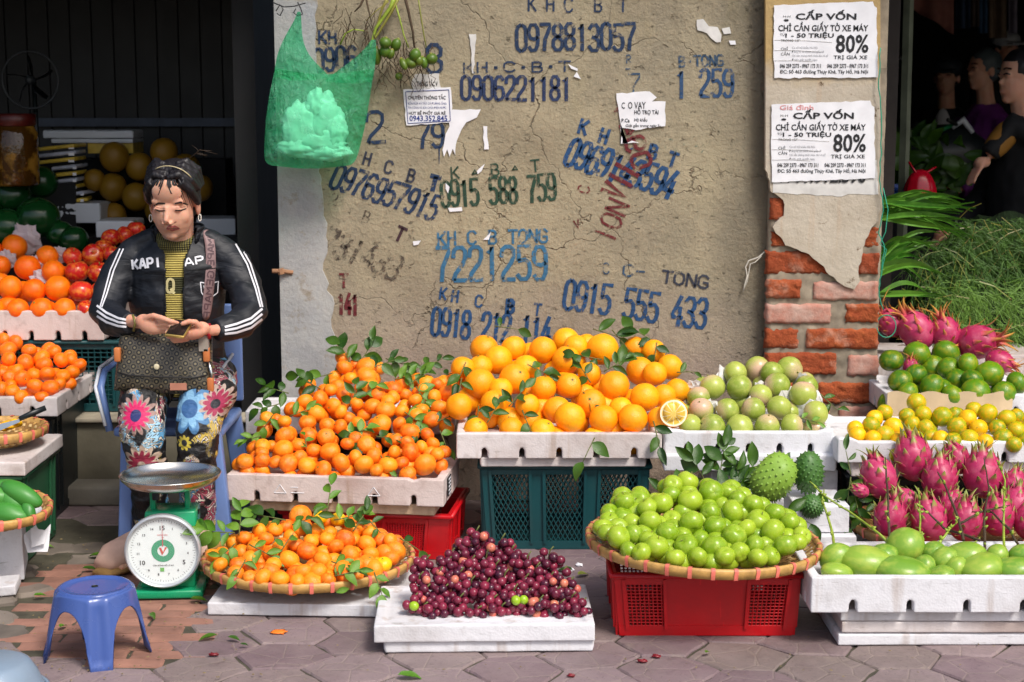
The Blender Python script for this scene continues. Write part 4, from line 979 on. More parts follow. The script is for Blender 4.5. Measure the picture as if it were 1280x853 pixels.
# --- green apples
AC = Vector((P(876, 690, 4.5).x, 4.47, .245)); AR = .332
cr = crate('plastic_crate', 'bright red plastic crate with slotted ends under the green apple basket', .52, .34, .185, (P(882, 760, 4.33).x, 4.31, .002), 0, 'red_plastic', ((-.44, -.24), (.24, .44)), 'grid', .0125)
basket('bamboo_basket', 'wide woven bamboo basket heaped with green apples on the red crate', AC, AR, .07, tilt=(0, R(2)))
A4, B4 = (4.21, .262), (4.72, .43)
GA = [(463,125,42),(552,163,47),(474,194,46),(410,135,32),(405,175,35),(285,193,45),(235,195,26),(370,203,43),(232,256,43),(330,266,43),(178,268,32),(155,292,32),(392,305,41),(478,271,46),(545,235,38),(627,233,44),(565,286,42),(610,160,34),(702,210,40),(783,240,41),(722,268,45),(678,295,32),(777,305,47),(838,272,30),(878,322,37),(634,322,46),(711,355,39),(563,368,50),(460,357,45),(350,362,47),(265,318,40),(190,330,46),(152,312,32),(653,382,40),(820,357,45),(864,345,36),(243,378,32),(293,384,28),(500,398,34),(420,402,30),(765,396,28),(720,402,28),(322,335,34),(318,218,30),(645,190,34),(600,395,30)]
pile(GA, 700, 560, 2.911, A4, B4, 'green_apple', 'apple', 'green_apple', 'apple', 'shiny green apple', 'basket on red crate', 'green apples heaped in the bamboo basket', flat=.93, rnd_=(AC.x, AC.y, AR, AC.z), fill=60, fbox=(755, 1000, 600, 695), calyx=.7, up=.5)
# --- soursops and leaves behind
def soursop(px, py, Y, rx, rz, lab, rot):
    big = rx > 24; c = P(px, py, Y); s = (c-CAM).dot(FWD)/FPX; rx *= s; rz *= s
    k_ = 'soursop_bright' if big else 'soursop'
    t = MT.get(k_) or (fruit(k_, srgb(128,164,56), srgb(120,158,50), srgb(150,178,80), rough=.45, pstr=.05) if big else fruit(k_, srgb(62,104,44), srgb(70,110,48), srgb(96,136,60), rough=.45, pstr=.05))
    mb = MB(); o3 = Vector((px*.1, 0, 0))
    f = lambda d: (1+noise.noise(d*1.4+o3)*.12)*(1+.13*d.z)
    mb.ell((0, 0, 0), (rx, rx*.9, rz), 26, 18, fn=f)
    n = 150
    for i in range(n):
        z = 1-2*(i+.5)/n; a = i*2.39996; q = math.sqrt(1-z*z); d = Vector((q*math.cos(a), q*math.sin(a), z)); k = f(d)
        p = Vector((d.x*rx*k, d.y*rx*.9*k, d.z*rz*k)); nn = Vector((d.x/rx, d.y/rx, d.z/rz)).normalized(); u = nn.orthogonal().normalized(); v_ = nn.cross(u); b = .0048
        mb.add([p+u*b, p+v_*b, p-u*b, p-v_*b, p+nn*.008+Vector((0, 0, -.003))], [(0,1,4),(1,2,4),(2,3,4),(3,0,4)])
    o = link_mesh('soursop', mb.mesh(), t, None, c, rot); tag(o, lab, 'soursop', 'spiny soursops behind the apple basket')
soursop(964, 601, 4.92, 25, 33, 'larger bright green spiny soursop behind the apples', (0, R(38), 0))
soursop(1011, 594, 4.98, 20, 26, 'darker spiny soursop right of the larger one', (0, R(-10), 1))
soursop(1014, 634, 4.86, 15, 13, 'small dark soursop in front of the white foam box', (0, 0, 2))
PL5 = ((4.9, .12), (5.05, .42))
for x, y, a, n, L, wd in [(880,600,120,6,34,'left of the soursops, standing up'),(900,590,80,6,34,'under the star apple tray'),(905,612,20,6,34,'fanning right behind the apples'),(835,612,200,5,30,'trailing left behind the apples'),(940,585,10,3,36,'reaching over the larger soursop'),(915,635,-40,5,32,'low beside the larger soursop'),(870,620,160,5,30,'close behind the top apples'),(925,610,100,5,30,'between apples and soursop'),(895,578,60,4,26,'curling up against the tray front')]:
    sprig(x, y, *PL5, a, n, L, 'broad dark green leaves '+wd, 'leafy branches behind the green apples', ms=LEAVES, rfront=.02, wide=1.35)
sprig(984, 640, (4.75, .2), (4.85, .35), -30, 2, 34, 'olive-brown round leaf at the right edge of the apples', 'leafy branches behind the green apples', rfront=.02, wide=1.6)
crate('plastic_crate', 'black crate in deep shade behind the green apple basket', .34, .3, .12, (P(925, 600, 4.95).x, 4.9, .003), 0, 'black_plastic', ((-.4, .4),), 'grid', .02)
slab('foam_box', 'plain white foam block below the small soursop', .17, .22, .085, (P(1026, 665, 4.88).x, 4.86, .15), 0, 'foam_clean')
slab('foam_box', 'white foam block on the ground right of the apple crate', .20, .26, .145, (P(1026, 665, 4.9).x, 4.83, .002), 0, 'foam_clean')
# --- yellow-green small limes tray and big lime tray
XL = P(1048, 560, 5.05).x
tray('foam_tray', 'white foam tray of small yellow-green tangerines at the right', .80, .42, .082, (XL+.40, 5.07, .325), 0, 'foam_clean', dip=.012, seed=9)
slab('foam_slab', 'foam lid directly beneath the small yellow-green tangerine tray', .74, .4, .05, (XL+.42, 5.09, .274), 0, 'foam_used', group='foam slabs piled under the tangerines')
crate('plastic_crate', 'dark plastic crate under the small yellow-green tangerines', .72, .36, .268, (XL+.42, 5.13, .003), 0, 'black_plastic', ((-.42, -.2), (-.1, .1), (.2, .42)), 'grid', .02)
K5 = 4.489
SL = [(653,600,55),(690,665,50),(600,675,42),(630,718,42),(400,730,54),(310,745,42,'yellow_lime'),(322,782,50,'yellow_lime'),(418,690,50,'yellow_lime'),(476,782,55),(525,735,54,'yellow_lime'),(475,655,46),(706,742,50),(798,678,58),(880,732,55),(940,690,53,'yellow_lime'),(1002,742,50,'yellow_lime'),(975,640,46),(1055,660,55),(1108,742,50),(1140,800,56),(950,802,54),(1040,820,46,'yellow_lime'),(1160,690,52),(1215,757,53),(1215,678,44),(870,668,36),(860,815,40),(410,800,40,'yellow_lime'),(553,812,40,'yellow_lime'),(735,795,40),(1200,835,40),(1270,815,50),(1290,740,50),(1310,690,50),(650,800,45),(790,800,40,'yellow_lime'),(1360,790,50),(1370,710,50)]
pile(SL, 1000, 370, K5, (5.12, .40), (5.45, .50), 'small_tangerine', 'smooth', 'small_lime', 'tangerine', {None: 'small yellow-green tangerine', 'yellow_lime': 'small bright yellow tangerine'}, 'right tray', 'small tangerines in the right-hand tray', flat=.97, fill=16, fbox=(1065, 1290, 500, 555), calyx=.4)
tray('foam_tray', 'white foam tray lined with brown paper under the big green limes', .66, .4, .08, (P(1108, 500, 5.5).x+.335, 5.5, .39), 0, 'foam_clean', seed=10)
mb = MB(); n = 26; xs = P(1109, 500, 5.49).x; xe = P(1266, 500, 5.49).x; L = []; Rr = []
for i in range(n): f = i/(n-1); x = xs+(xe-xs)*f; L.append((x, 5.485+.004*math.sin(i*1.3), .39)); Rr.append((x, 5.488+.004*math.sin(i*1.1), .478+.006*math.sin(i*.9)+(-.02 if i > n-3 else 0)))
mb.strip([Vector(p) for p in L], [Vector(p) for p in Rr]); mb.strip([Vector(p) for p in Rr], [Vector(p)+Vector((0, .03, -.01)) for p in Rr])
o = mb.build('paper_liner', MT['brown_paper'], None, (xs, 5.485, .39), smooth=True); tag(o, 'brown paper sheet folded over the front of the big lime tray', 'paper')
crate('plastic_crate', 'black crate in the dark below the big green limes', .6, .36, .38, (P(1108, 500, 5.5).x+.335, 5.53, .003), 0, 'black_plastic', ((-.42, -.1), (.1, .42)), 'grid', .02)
BL = [(512,363,70),(655,325,78,60),(818,323,80,62),(745,400,75,58),(562,478,73),(740,510,76,62),(880,468,68,65),(1063,438,82,70),(945,385,62,55),(985,535,82,60),(1145,552,76,62),(605,545,60,50),(650,440,50),(855,560,50,45),(968,472,42),(830,405,42),(1215,490,50)]
pile(BL, 1000, 370, K5, (5.55, .475), (5.8, .60), 'big_lime', 'lime', 'big_lime', 'lime', 'large green lime', 'papered tray', 'large green limes in the papered tray', flat=.9, fill=8, fbox=(1115, 1265, 455, 500), calyx=.3, asp=lambda e: .85)
# ------------------------------------------------------------ right-hand side
# dragon fruit: fruit body with curling green-tipped bracts
def bract_mesh(L=1, W=.42, curl=.35, seed=0):
    vs = []; fs = []; n = 6
    for i in range(n+1):
        u = i/n; wd = W*.5*(1-u)**.8*(1 if u > .0 else 1)+.012; z = curl*(u**2.2)
        for s in (-1, 0, 1): vs.append((s*wd, u*L, z-abs(s)*wd*.25))
    vs += [(x, y, z-.03) for x, y, z in vs]; k = 3*(n+1)
    for i in range(n):
        for s in (0, 1): a = i*3+s; fs += [(a, a+1, a+4, a+3), (k+a+3, k+a+4, k+a+1, k+a)]
        fs += [(i*3, i*3+3, k+i*3+3, k+i*3), (i*3+5, i*3+2, k+i*3+2, k+i*3+5)]
    return MB().add(vs, fs).mesh('bract')
t = NT('bract_tip'); tc = t.n('TexCoord'); sx = t.n('SeparateXYZ'); t.l(tc.outputs['Object'], sx.inputs[0])
c = t.ramp(sx.outputs[1], [(0, srgb(186,38,90)), (.4, srgb(176,60,90)), (.62, srgb(150,140,70)), (1, srgb(120,146,58))]); M_BR = t.fin(c, .45)
t = NT('bract_dry'); tc = t.n('TexCoord'); sx = t.n('SeparateXYZ'); t.l(tc.outputs['Object'], sx.inputs[0])
c = t.ramp(sx.outputs[1], [(0, srgb(196,50,96)), (.4, srgb(190,100,70)), (.8, srgb(196,150,60)), (1, srgb(140,100,50))]); M_BRD = t.fin(c, .5)
BRM = [bract_mesh(1, .6, c_) for c_ in (.18, .42, .05)]
for m_ in BRM: m_.materials.append(M_BR)
BRD = [bract_mesh(1, .34, c_) for c_ in (.5, .9, .3)]
for m_ in BRD: m_.materials.append(M_BRD)
DR = []
for s in range(3):
    o3 = Vector((s*5.1, 2, 1)); mb = MB(); mb.ell((0, 0, 0), (.98, .98, 1.2), 24, 16, fn=lambda d: 1+noise.noise(d*1.8+o3)*.06-.06*math.exp(-((d.z-1)/.1)**2)); m_ = mb.mesh('dragon'); m_.materials.append(MT['dragon']); DR.append(m_)
def dragon(c, r, axis, label, group, dry=False, top=5, tl=.85):
    root = empty('dragon_fruit', c, label, 'dragon fruit', group)
    Rm = rot_to(axis); root.rotation_euler = (Rm @ Matrix.Rotation(random.random()*6, 3, 'Z')).to_euler()
    o = link_mesh('flesh_body', random.choice(DR), None, root, scale=(r, r, r)); ms = BRD if dry else BRM
    k = 0
    for ring, (z, n, L) in enumerate(((-.78, 5, .46), (-.4, 6, .58), (0, 6, .62), (.38, 6, .66), (.72, 5, .7))):
        for j in range(n):
            a = 2*math.pi*(j+.5*ring)/n+random.uniform(-.25, .25); q = math.sqrt(max(0, 1-z*z)); p = Vector((q*math.cos(a), q*math.sin(a), z*1.2))
            nn = Vector((p.x, p.y, p.z/1.25)).normalized(); tz = Vector((0, 0, 1)); d = (tz-nn*tz.dot(nn)).normalized()
            y = (d+nn*(.12 if z < .5 else .35)).normalized(); x = y.cross(nn).normalized(); zz = x.cross(y)
            M = Matrix((x, y, zz)).transposed().to_4x4(); M.translation = p*r*.985
            b = link_mesh('bract', random.choice(ms), None, root); s = r*L*random.uniform(.8, 1.2); b.matrix_local = M @ Matrix.Diagonal((s*1.35, s, s, 1))
    for j in range(top):
        a = 2*math.pi*j/top+.4; nn = Vector((math.cos(a), math.sin(a), 0)); y = (Vector((0, 0, 1))+nn*random.uniform(.15, .5)).normalized(); x = y.cross(nn).normalized(); zz = x.cross(y)
        M = Matrix((x, y, zz)).transposed().to_4x4(); M.translation = Vector((nn.x*.16, nn.y*.16, 1.0))*r
        b = link_mesh('bract', random.choice(ms), None, root); s = r*tl*random.uniform(.8, 1.25); b.matrix_local = M @ Matrix.Diagonal((s*.62, s, s, 1))
    return root
DC = Vector((P(1182, 660, 4.93).x, 4.93, .163))
basket('bamboo_basket', 'round bamboo basket of pink dragon fruits above the mango tray', DC, .29, .055, nb=26, pale='bamboo_dark')
slab('foam_slab', 'white foam block under the dragon fruit basket', .56, .3, .1, (DC.x+.03, 4.78, .003), 0, 'foam_clean')
gd = 'dragon fruits in the bamboo basket'
A6, B6 = (4.78, .20), (5.06, .37)
D1 = [(505,330,92,'leftmost in the upper row',(-.3,.1,1)),(690,225,96,'topmost, with long green bracts',(-.1,.1,1)),(830,335,92,'centre of the upper row',(.1,0,1)),(925,230,66,'small, tucked behind the upper row',(-.5,.2,1)),(1062,315,100,'largest, right of centre in the upper row',(0,.1,1)),
      (565,545,84,'leftmost in the lower row',(.2,-.1,1)),(655,460,62,'small, between the two rows at left',(-.5,.2,.6)),(772,555,94,'second in the lower row',(-.2,0,1)),(965,560,88,'third in the lower row, bract upright',(.1,0,1)),(1140,535,86,'fourth in the lower row',(0,.2,1)),(1238,478,78,'at the right edge of the photo',(.3,.2,1)),(1225,370,66,'behind the right edge ones',(.3,.2,1)),(890,470,60,'half hidden in the middle',(.5,.2,.4)),(1310,560,80,'beyond the right edge ones',(.3,.2,1)),(410,400,36,'tiny, peeking at the far left',(-1,0,.5))]
for cx, cy, r, wd, ax in D1:
    px, py = 980+cx/4.267, 520+cy/4.267; c = PPL(px, py, A6, B6); dragon(c, r/4.267/FPX*(c-CAM).dot(FWD)*1.06, Vector(ax)+Vector((0, .15, 0)), 'pink dragon fruit in the basket, '+wd, gd)
gd2 = 'dragon fruits heaped behind the green limes'
A7, B7 = (5.75, .56), (6.05, .72)
for cx, cy, r, wd, ax in [(655,195,92,'broad one behind the left limes',(-.6,0,.7)),(820,215,80,'middle one with long dry bracts',(-.35,.1,1)),(990,258,92,'large bright one at the right',(1,-.5,.2)),(1120,370,62,'small one low at the right end',(1,-.3,-.3)),(510,150,70,'shaded one by the pillar',(-.8,-.3,.7)),(620,400,40,'sliver showing between the limes',(0,0,1))]:
    px, py = 1000+cx/K5, 370+cy/K5; c = PPL(px, py, A7, B7); dragon(c, r/K5/FPX*(c-CAM).dot(FWD)*1.08, ax, 'pink dragon fruit behind the green limes, '+wd, gd2, dry=True, top=6, tl=1.3)
slab('foam_box', 'foam box hidden behind the green limes carrying dragon fruits', .62, .3, .3, (P(1200, 400, 5.95).x, 5.93, .24), 0, 'foam_used')
slab('foam_box', 'lower foam box behind the green limes on the market floor', .62, .3, .225, (P(1200, 400, 5.95).x, 5.93, .005), 0, 'foam_used')
# --- green mangoes in the front right tray
XM = P(1013, 745, 4.2).x
tray('foam_tray', 'chipped white foam tray of green mangoes at the front right', .70, .36, .10, (XM+.35, 4.2, .108), 0, 'foam_clean', notches=4, seed=12)
for k, (z, h, x0, D0) in enumerate(((.0735, .032, 1050, .33), (.0395, .032, 1052, .32), (.003, .034, 1048, .335))):
    slab('foam_slab', 'flat white foam slab, %s from the top below the mango tray' % ORD[k], .66, D0, h, (P(x0, 780, 4.24).x+.33, 4.23+.004*k, z), R(.6*(k-1)), 'foam_clean' if k != 1 else 'foam_used', lip=0, group='foam slabs under the mango tray')
for m_ in ():
    pass
GM = [(265,245,72,66,0),(410,265,118,70,0),(605,183,82,78,1),(588,312,120,66,0),(975,292,100,62,1),(265,312,70,40,0),(782,335,62,45,1),(750,215,52,48,1),(800,250,62,55,1),(905,235,92,62,0),(1065,225,46,44,1),(1150,310,92,62,0),(1195,232,60,50,0),(860,292,50,50,1),(700,285,50,50,1),(1290,280,90,60,0),(500,225,60,45,1)]
A8, B8 = (4.27, .175), (4.47, .245)
mm = []
for s in range(3):
    o3 = Vector((s*3, 1, 2)); mb = MB(); mb.ell((0, 0, 0), (1, 1, 1), 22, 14, fn=lambda d: 1+.09*d.x*d.z+noise.noise(d*1.5+o3)*.05-.10*math.exp(-((1-d.x)/.06)**2)); m_ = mb.mesh('mango'); m_.materials.append(MT['green_mango']); mm.append(m_)
lab = rows_of([(980+a/4, 640+b/4, 16) for a, b, *_ in GM])
for i, (cx, cy, rx, ry, rd) in enumerate(GM):
    px, py = 980+cx/4, 640+cy/4; c = PPL(px, py, A8, B8); s = (c-CAM).dot(FWD)/FPX/4*1.22; c.z += .006
    o = link_mesh('green_mango', random.choice(mm), None, None, c, (0, random.uniform(-.25, .25), random.uniform(-.3, .3)), (rx*s, max(rx, ry)*.8*s if not rd else rx*s, ry*s))
    tag(o, f'smooth green mango, {lab[i][0]} in the {lab[i][1]}, front right tray', 'mango', 'green mangoes in the front right tray')
# stalks rising out of the mangoes
stalks = [([(1045,688),(1036,650),(1028,625),(1030,612)],'leftmost mango stalk curving up beside the soursop',3),([(1118,688),(1100,668),(1060,638),(1028,618),(1012,602)],'long mango stalk sloping up left over the basket leaves',3),([(1112,672),(1110,630),(1108,590),(1107,572)],'thin dark stalk standing before the leftmost dragon fruit',2),([(1155,712),(1150,680),(1150,640),(1148,610)],'knobbly stalk rising at the middle of the mangoes',4),
 ([(1205,675),(1195,640),(1180,605),(1172,590)],'slanting stalk before the centre dragon fruits',2),([(1232,690),(1230,650),(1236,610),(1230,572)],'thin forked stalk right of centre',2),([(1256,700),(1254,650),(1256,600),(1246,575)],'dark double stalk near the right edge',3),([(1225,676),(1180,660),(1160,640),(1150,632)],'stalk crossing leftwards over the lower dragon fruits',2),([(1275,685),(1262,662),(1240,640),(1215,640)],'bent stalk at the right edge of the mangoes',2),([(1200,655),(1225,640),(1262,632)],'dark twig lying across the right dragon fruits',2),([(1168,686),(1185,664),(1200,648)],'short stubbed stalk between two mangoes',4),([(1192,712),(1205,690),(1225,672)],'curved stalk at the front of the mangoes',4)]
for pts, lb_, kn in stalks:
    W = [P(x, y, 4.42+.10*i/len(pts)+(.0 if y > 660 else .12)) for i, (x, y) in enumerate(pts)]
    c0 = W[0]; root = empty('mango_stalk', c0, lb_, 'stalk', 'mango stalks sticking out of the tray'); q = []
    for a, b in zip(W, W[1:]):
        for k in range(4): f = k/4; q.append(a.lerp(b, f)+Vector((random.uniform(-.0015, .0015), 0, random.uniform(-.0015, .0015)))-c0)
    q.append(W[-1]-c0); mb = MB(); n = len(q); mb.tube(q, [.0046-.003*i/n for i in range(n)], 6); mb.build('stem', MT['stalk'] if kn > 2 else MT['twig_brown'], root, smooth=True)
    for k in range(kn*2):
        p = q[random.randrange(1, n-1)]; mb = MB(); d = Vector((random.uniform(-1, 1), -.3, random.uniform(-.2, 1))).normalized(); mb.tube([p, p+d*.006, p+d*.012+Vector((0, 0, .003))], [.0042, .0045, .0016], 6); mb.build('knob', MT['stalk'], root, smooth=True)
PR = ((4.85, .1), (5.0, .4))
for x, y, a, n, L, wd in [(1062,605,-100,5,34,'hanging at the left of the dragon fruits'),(1068,620,-80,5,34,'dark and glossy, low beside the basket'),(1055,640,-95,4,30,'drooping by the basket rim'),(1062,588,100,3,26,'yellowish, standing at the top left'),(1046,625,200,3,24,'pointing left at the foam box'),(1082,640,-20,3,26,'over the basket rim')]:
    sprig(x, y, *PR, a, n, L, 'long dark green leaves '+wd, 'leaves between soursop and dragon fruits', ms=LEAVES, rfront=.01, wide=1.1)
# --- long pandan leaves and dill beyond
def blade_bunch(x0, y0, x1, y1, Y, n, label, spread, wpx=7):
    root = empty('pandan_bundle', P(x0, y0, Y), label, 'pandan leaves', 'bundles of long leaves by the pillar'); c0 = P(x0, y0, Y)
    for i in range(n):
        e = P(x1+random.uniform(-22, 16), y1+random.uniform(-spread, spread), Y+random.uniform(-.12, .1)); b = P(x0, y0+random.uniform(-spread*.5, spread*.5), Y+random.uniform(-.06, .06))
        L = []; Rr = []; N = 9; wd = wpx/FPX*Y*random.uniform(.6, 1.1); sag = random.uniform(-.01, .05); tw = random.uniform(-.8, .8); m_ = MB()
        Md = []
        for k in range(N):
            u = k/(N-1); p = b.lerp(e, u)+Vector((0, 0, sag*math.sin(u*math.pi)-.02*u*u)); w2 = wd*.5*(math.sin(math.pi*min(1, u*.8+.2))**.6)*(1-u**4)+.0006
            s = Vector((0, math.sin(tw), math.cos(tw))); L.append(p+s*w2-c0); Rr.append(p-s*w2-c0); Md.append(p-c0+Vector((0, .006, -.004)))
        m_.strip(L, Md); m_.strip(Md, Rr); m_.build('leaf', MT['leaf_pandan'], root, smooth=True)
blade_bunch(1100, 262, 1205, 268, 6.15, 26, 'upper bundle of long bright pandan leaves reaching right', 28)
blade_bunch(1098, 330, 1165, 318, 6.1, 14, 'broader dark green leaves under the upper bundle', 34, 11)
blade_bunch(1100, 368, 1168, 362, 6.05, 4, 'lowest single long leaves above the dragon fruits', 5, 8)
random.seed(21)
for (lab_, x0, x1, y0, y1, Y, N) in (('feathery green dill heap, upper right part against the dark market', 1190, 1320, 272, 350, 6.35, 900), ('feathery green dill heap, lower part behind the dragon fruits', 1160, 1320, 350, 500, 6.2, 1250), ('dill fronds spilling left beneath the pandan leaves', 1142, 1215, 300, 400, 6.3, 420)):
    c0 = P((x0+x1)/2, y1, Y); root = empty('dill_heap', c0, lab_, 'herb heap', 'heaps of feathery dill'); mb = MB()
    for i in range(N):
        px, py = random.uniform(x0, x1), random.uniform(y0, y1)
        if px < 1195 and py < 300: continue
        p = P(px, py, Y+random.uniform(-.08, .16)); a = random.gauss(-.6, 1.0); d = Vector((math.cos(a), random.uniform(-.6, .2), math.sin(a)*.7-.15)).normalized(); Ls = random.uniform(.06, .16); q = []
        for k in range(6): u = k/5; q.append(p+d*(Ls*u)+Vector((random.gauss(0, .004), 0, -.05*u*u+random.gauss(0, .003)))-c0)
        mb.tube(q, .0013, 3, cap=False)
        for k in range(9):
            u = random.random(); b = q[0].lerp(q[-1], u)+Vector((0, 0, .0)); dd = (d+Vector((random.uniform(-1, 1), random.uniform(-1, .4), random.uniform(-1, 1)))).normalized(); l2 = random.uniform(.012, .028); s = dd.cross(Vector((0, 1, .2))).normalized()*.0018
            mb.add([b-s, b+s, b+dd*l2], [(0, 1, 2)])
    o = mb.build('fronds', MT['dill'], root, smooth=False); o['kind'] = 'stuff'
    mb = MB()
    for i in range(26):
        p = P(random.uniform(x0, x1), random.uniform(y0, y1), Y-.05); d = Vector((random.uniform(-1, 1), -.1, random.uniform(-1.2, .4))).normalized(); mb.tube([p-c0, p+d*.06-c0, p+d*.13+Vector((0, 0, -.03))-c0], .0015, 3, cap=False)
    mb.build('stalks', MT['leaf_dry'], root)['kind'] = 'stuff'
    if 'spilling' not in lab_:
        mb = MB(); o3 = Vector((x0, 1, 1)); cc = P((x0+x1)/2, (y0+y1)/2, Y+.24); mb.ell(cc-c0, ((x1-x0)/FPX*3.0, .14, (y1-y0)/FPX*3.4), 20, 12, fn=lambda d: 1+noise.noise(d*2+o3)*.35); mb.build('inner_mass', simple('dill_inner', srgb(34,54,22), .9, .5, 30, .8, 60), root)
MB().box((P(1250, 400, 6.4).x, 6.55, .38), (.66, .5, .70)).build('herb_table', MT['shop_dark'])
tag(bpy.data.objects['herb_table'], 'dark low table heaped with dill behind the dragon fruits', 'table')
# --- green string on the pillar's edge, white string on the wall
mb = MB(); pts = [(1100,60),(1099,110),(1102,170),(1100,225),(1104,262),(1099,292),(1106,308),(1101,345),(1098,370),(1105,392)]
W = []
for (a, b), (c_, d_) in zip(pts, pts[1:]):
    for k in range(5): f = k/5; W.append(P(a+(c_-a)*f+random.uniform(-1, 1), b+(d_-b)*f, YP-.03))
def cord(name, W, r, m, label, cat): c0 = W[0]; mb = MB(); mb.tube([p-c0 for p in W], r, 5); o = mb.build(name, m, None, smooth=True); o.location = c0; tag(o, label, cat); return o
M_CORD = simple('green_cord', srgb(40,150,120), .5)
cord('cord', W, .0022, M_CORD, 'thin green cord running down the right edge of the pillar', 'cord')
cord('cord', [P(1100+12*math.cos(a)+8, 408+14*math.sin(a), YP-.06) for a in [k*.35-2.6 for k in range(17)]], .002, M_CORD, 'green cord loop hanging below the pillar cord, by the dragon fruits', 'cord')
cord('cord', [P(x, y, YP-.03) for x, y in [(1104,235),(1110,262),(1107,290),(1100,305),(1108,312),(1104,330),(1100,352)]], .0018, M_CORD, 'second green strand knotted beside the pillar cord', 'cord')
M_STR = simple('white_string', srgb(206,200,188), .7)
cord('string', [P(x, y, YW-.02) for x, y in [(956,315),(948,322),(936,326),(932,334),(934,345),(931,356),(929,365)]], .0026, M_STR, 'white string tied in the crack left of the pillar', 'string')
cord('string', [P(x, y, YW-.018) for x, y in [(952,320),(944,328),(938,330),(934,352),(930,362)]], .002, M_STR, 'thinner white strand beside the tied string', 'string')
# ------------------------------------------------------------ notices with print
def text_mesh(s, size, bold=0.0, sx=1.0):
    cu = bpy.data.curves.new('t', 'FONT'); cu.body = s; cu.size = size; cu.offset = bold; cu.resolution_u = 2; cu.align_x = 'LEFT'
    o = bpy.data.objects.new('t', cu); COL.objects.link(o); dg = bpy.context.evaluated_depsgraph_get(); dg.update(); me = bpy.data.meshes.new_from_object(o.evaluated_get(dg)); bpy.data.objects.remove(o)
    for v in me.vertices: v.co.x *= sx
    return me
def put_text(s, x0, x1, yb, hpx, Yp, m, parent, org, bold=0.0, name='printed_line', rot=0.0):
    """fit s between picture columns x0..x1 with foot line yb"""
    me = text_mesh(s, 1.0, 0); xs = [v.co.x for v in me.vertices]; ys = [v.co.y for v in me.vertices]
    if not xs: return
    a, b = P(x0, yb, Yp), P(x1, yb, Yp); Wd = b.x-a.x; H = hpx/FPX*(a-CAM).dot(FWD); cap = 0.72
    sxx = Wd/(max(xs)-min(xs)); syy = H/cap; x_ = min(xs)
    me2 = text_mesh(s, 1.0, bold) if bold else me
    for v in me2.vertices: v.co = Vector(((v.co.x-x_)*sxx, 0, v.co.y*syy))
    me2.materials.clear(); me2.materials.append(m); o = bpy.data.objects.new(name, me2); COL.objects.link(o); o.parent = parent; o.location = a-Vector(org); o.rotation_euler = (0, rot, 0); return o
def sheet(name, label, pts, Yp, m, cat='notice', jag=0.8, parent=None, group=None):
    """paper sheet from its picture outline, pasted on the plane Y = Yp"""
    q = []
    for (x0, y0), (x1, y1) in zip(pts, pts[1:]+pts[:1]):
        k = max(1, int(math.hypot(x1-x0, y1-y0)/6))
        for j in range(k): f = j/k; g_ = P(x0+(x1-x0)*f+random.uniform(-jag, jag)*(j > 0), y0+(y1-y0)*f+random.uniform(-jag, jag)*(j > 0), Yp); q.append((g_.x, g_.z))
    org = P(sum(p[0] for p in pts)/len(pts), sum(p[1] for p in pts)/len(pts), Yp)
    mb = MB(); mb.prism(q, (0, Yp, 0), (1, 0, 0), (0, 0, 1), (0, .0022, 0))
    if parent: o = mb.build(name, m, parent, org, fix=True); return o, org
    root = empty(name, org, label, cat, group); mb.build('paper', m, root, org, fix=True); return root, org
INK = MT['black_ink']; GI = MT['grey_ink']
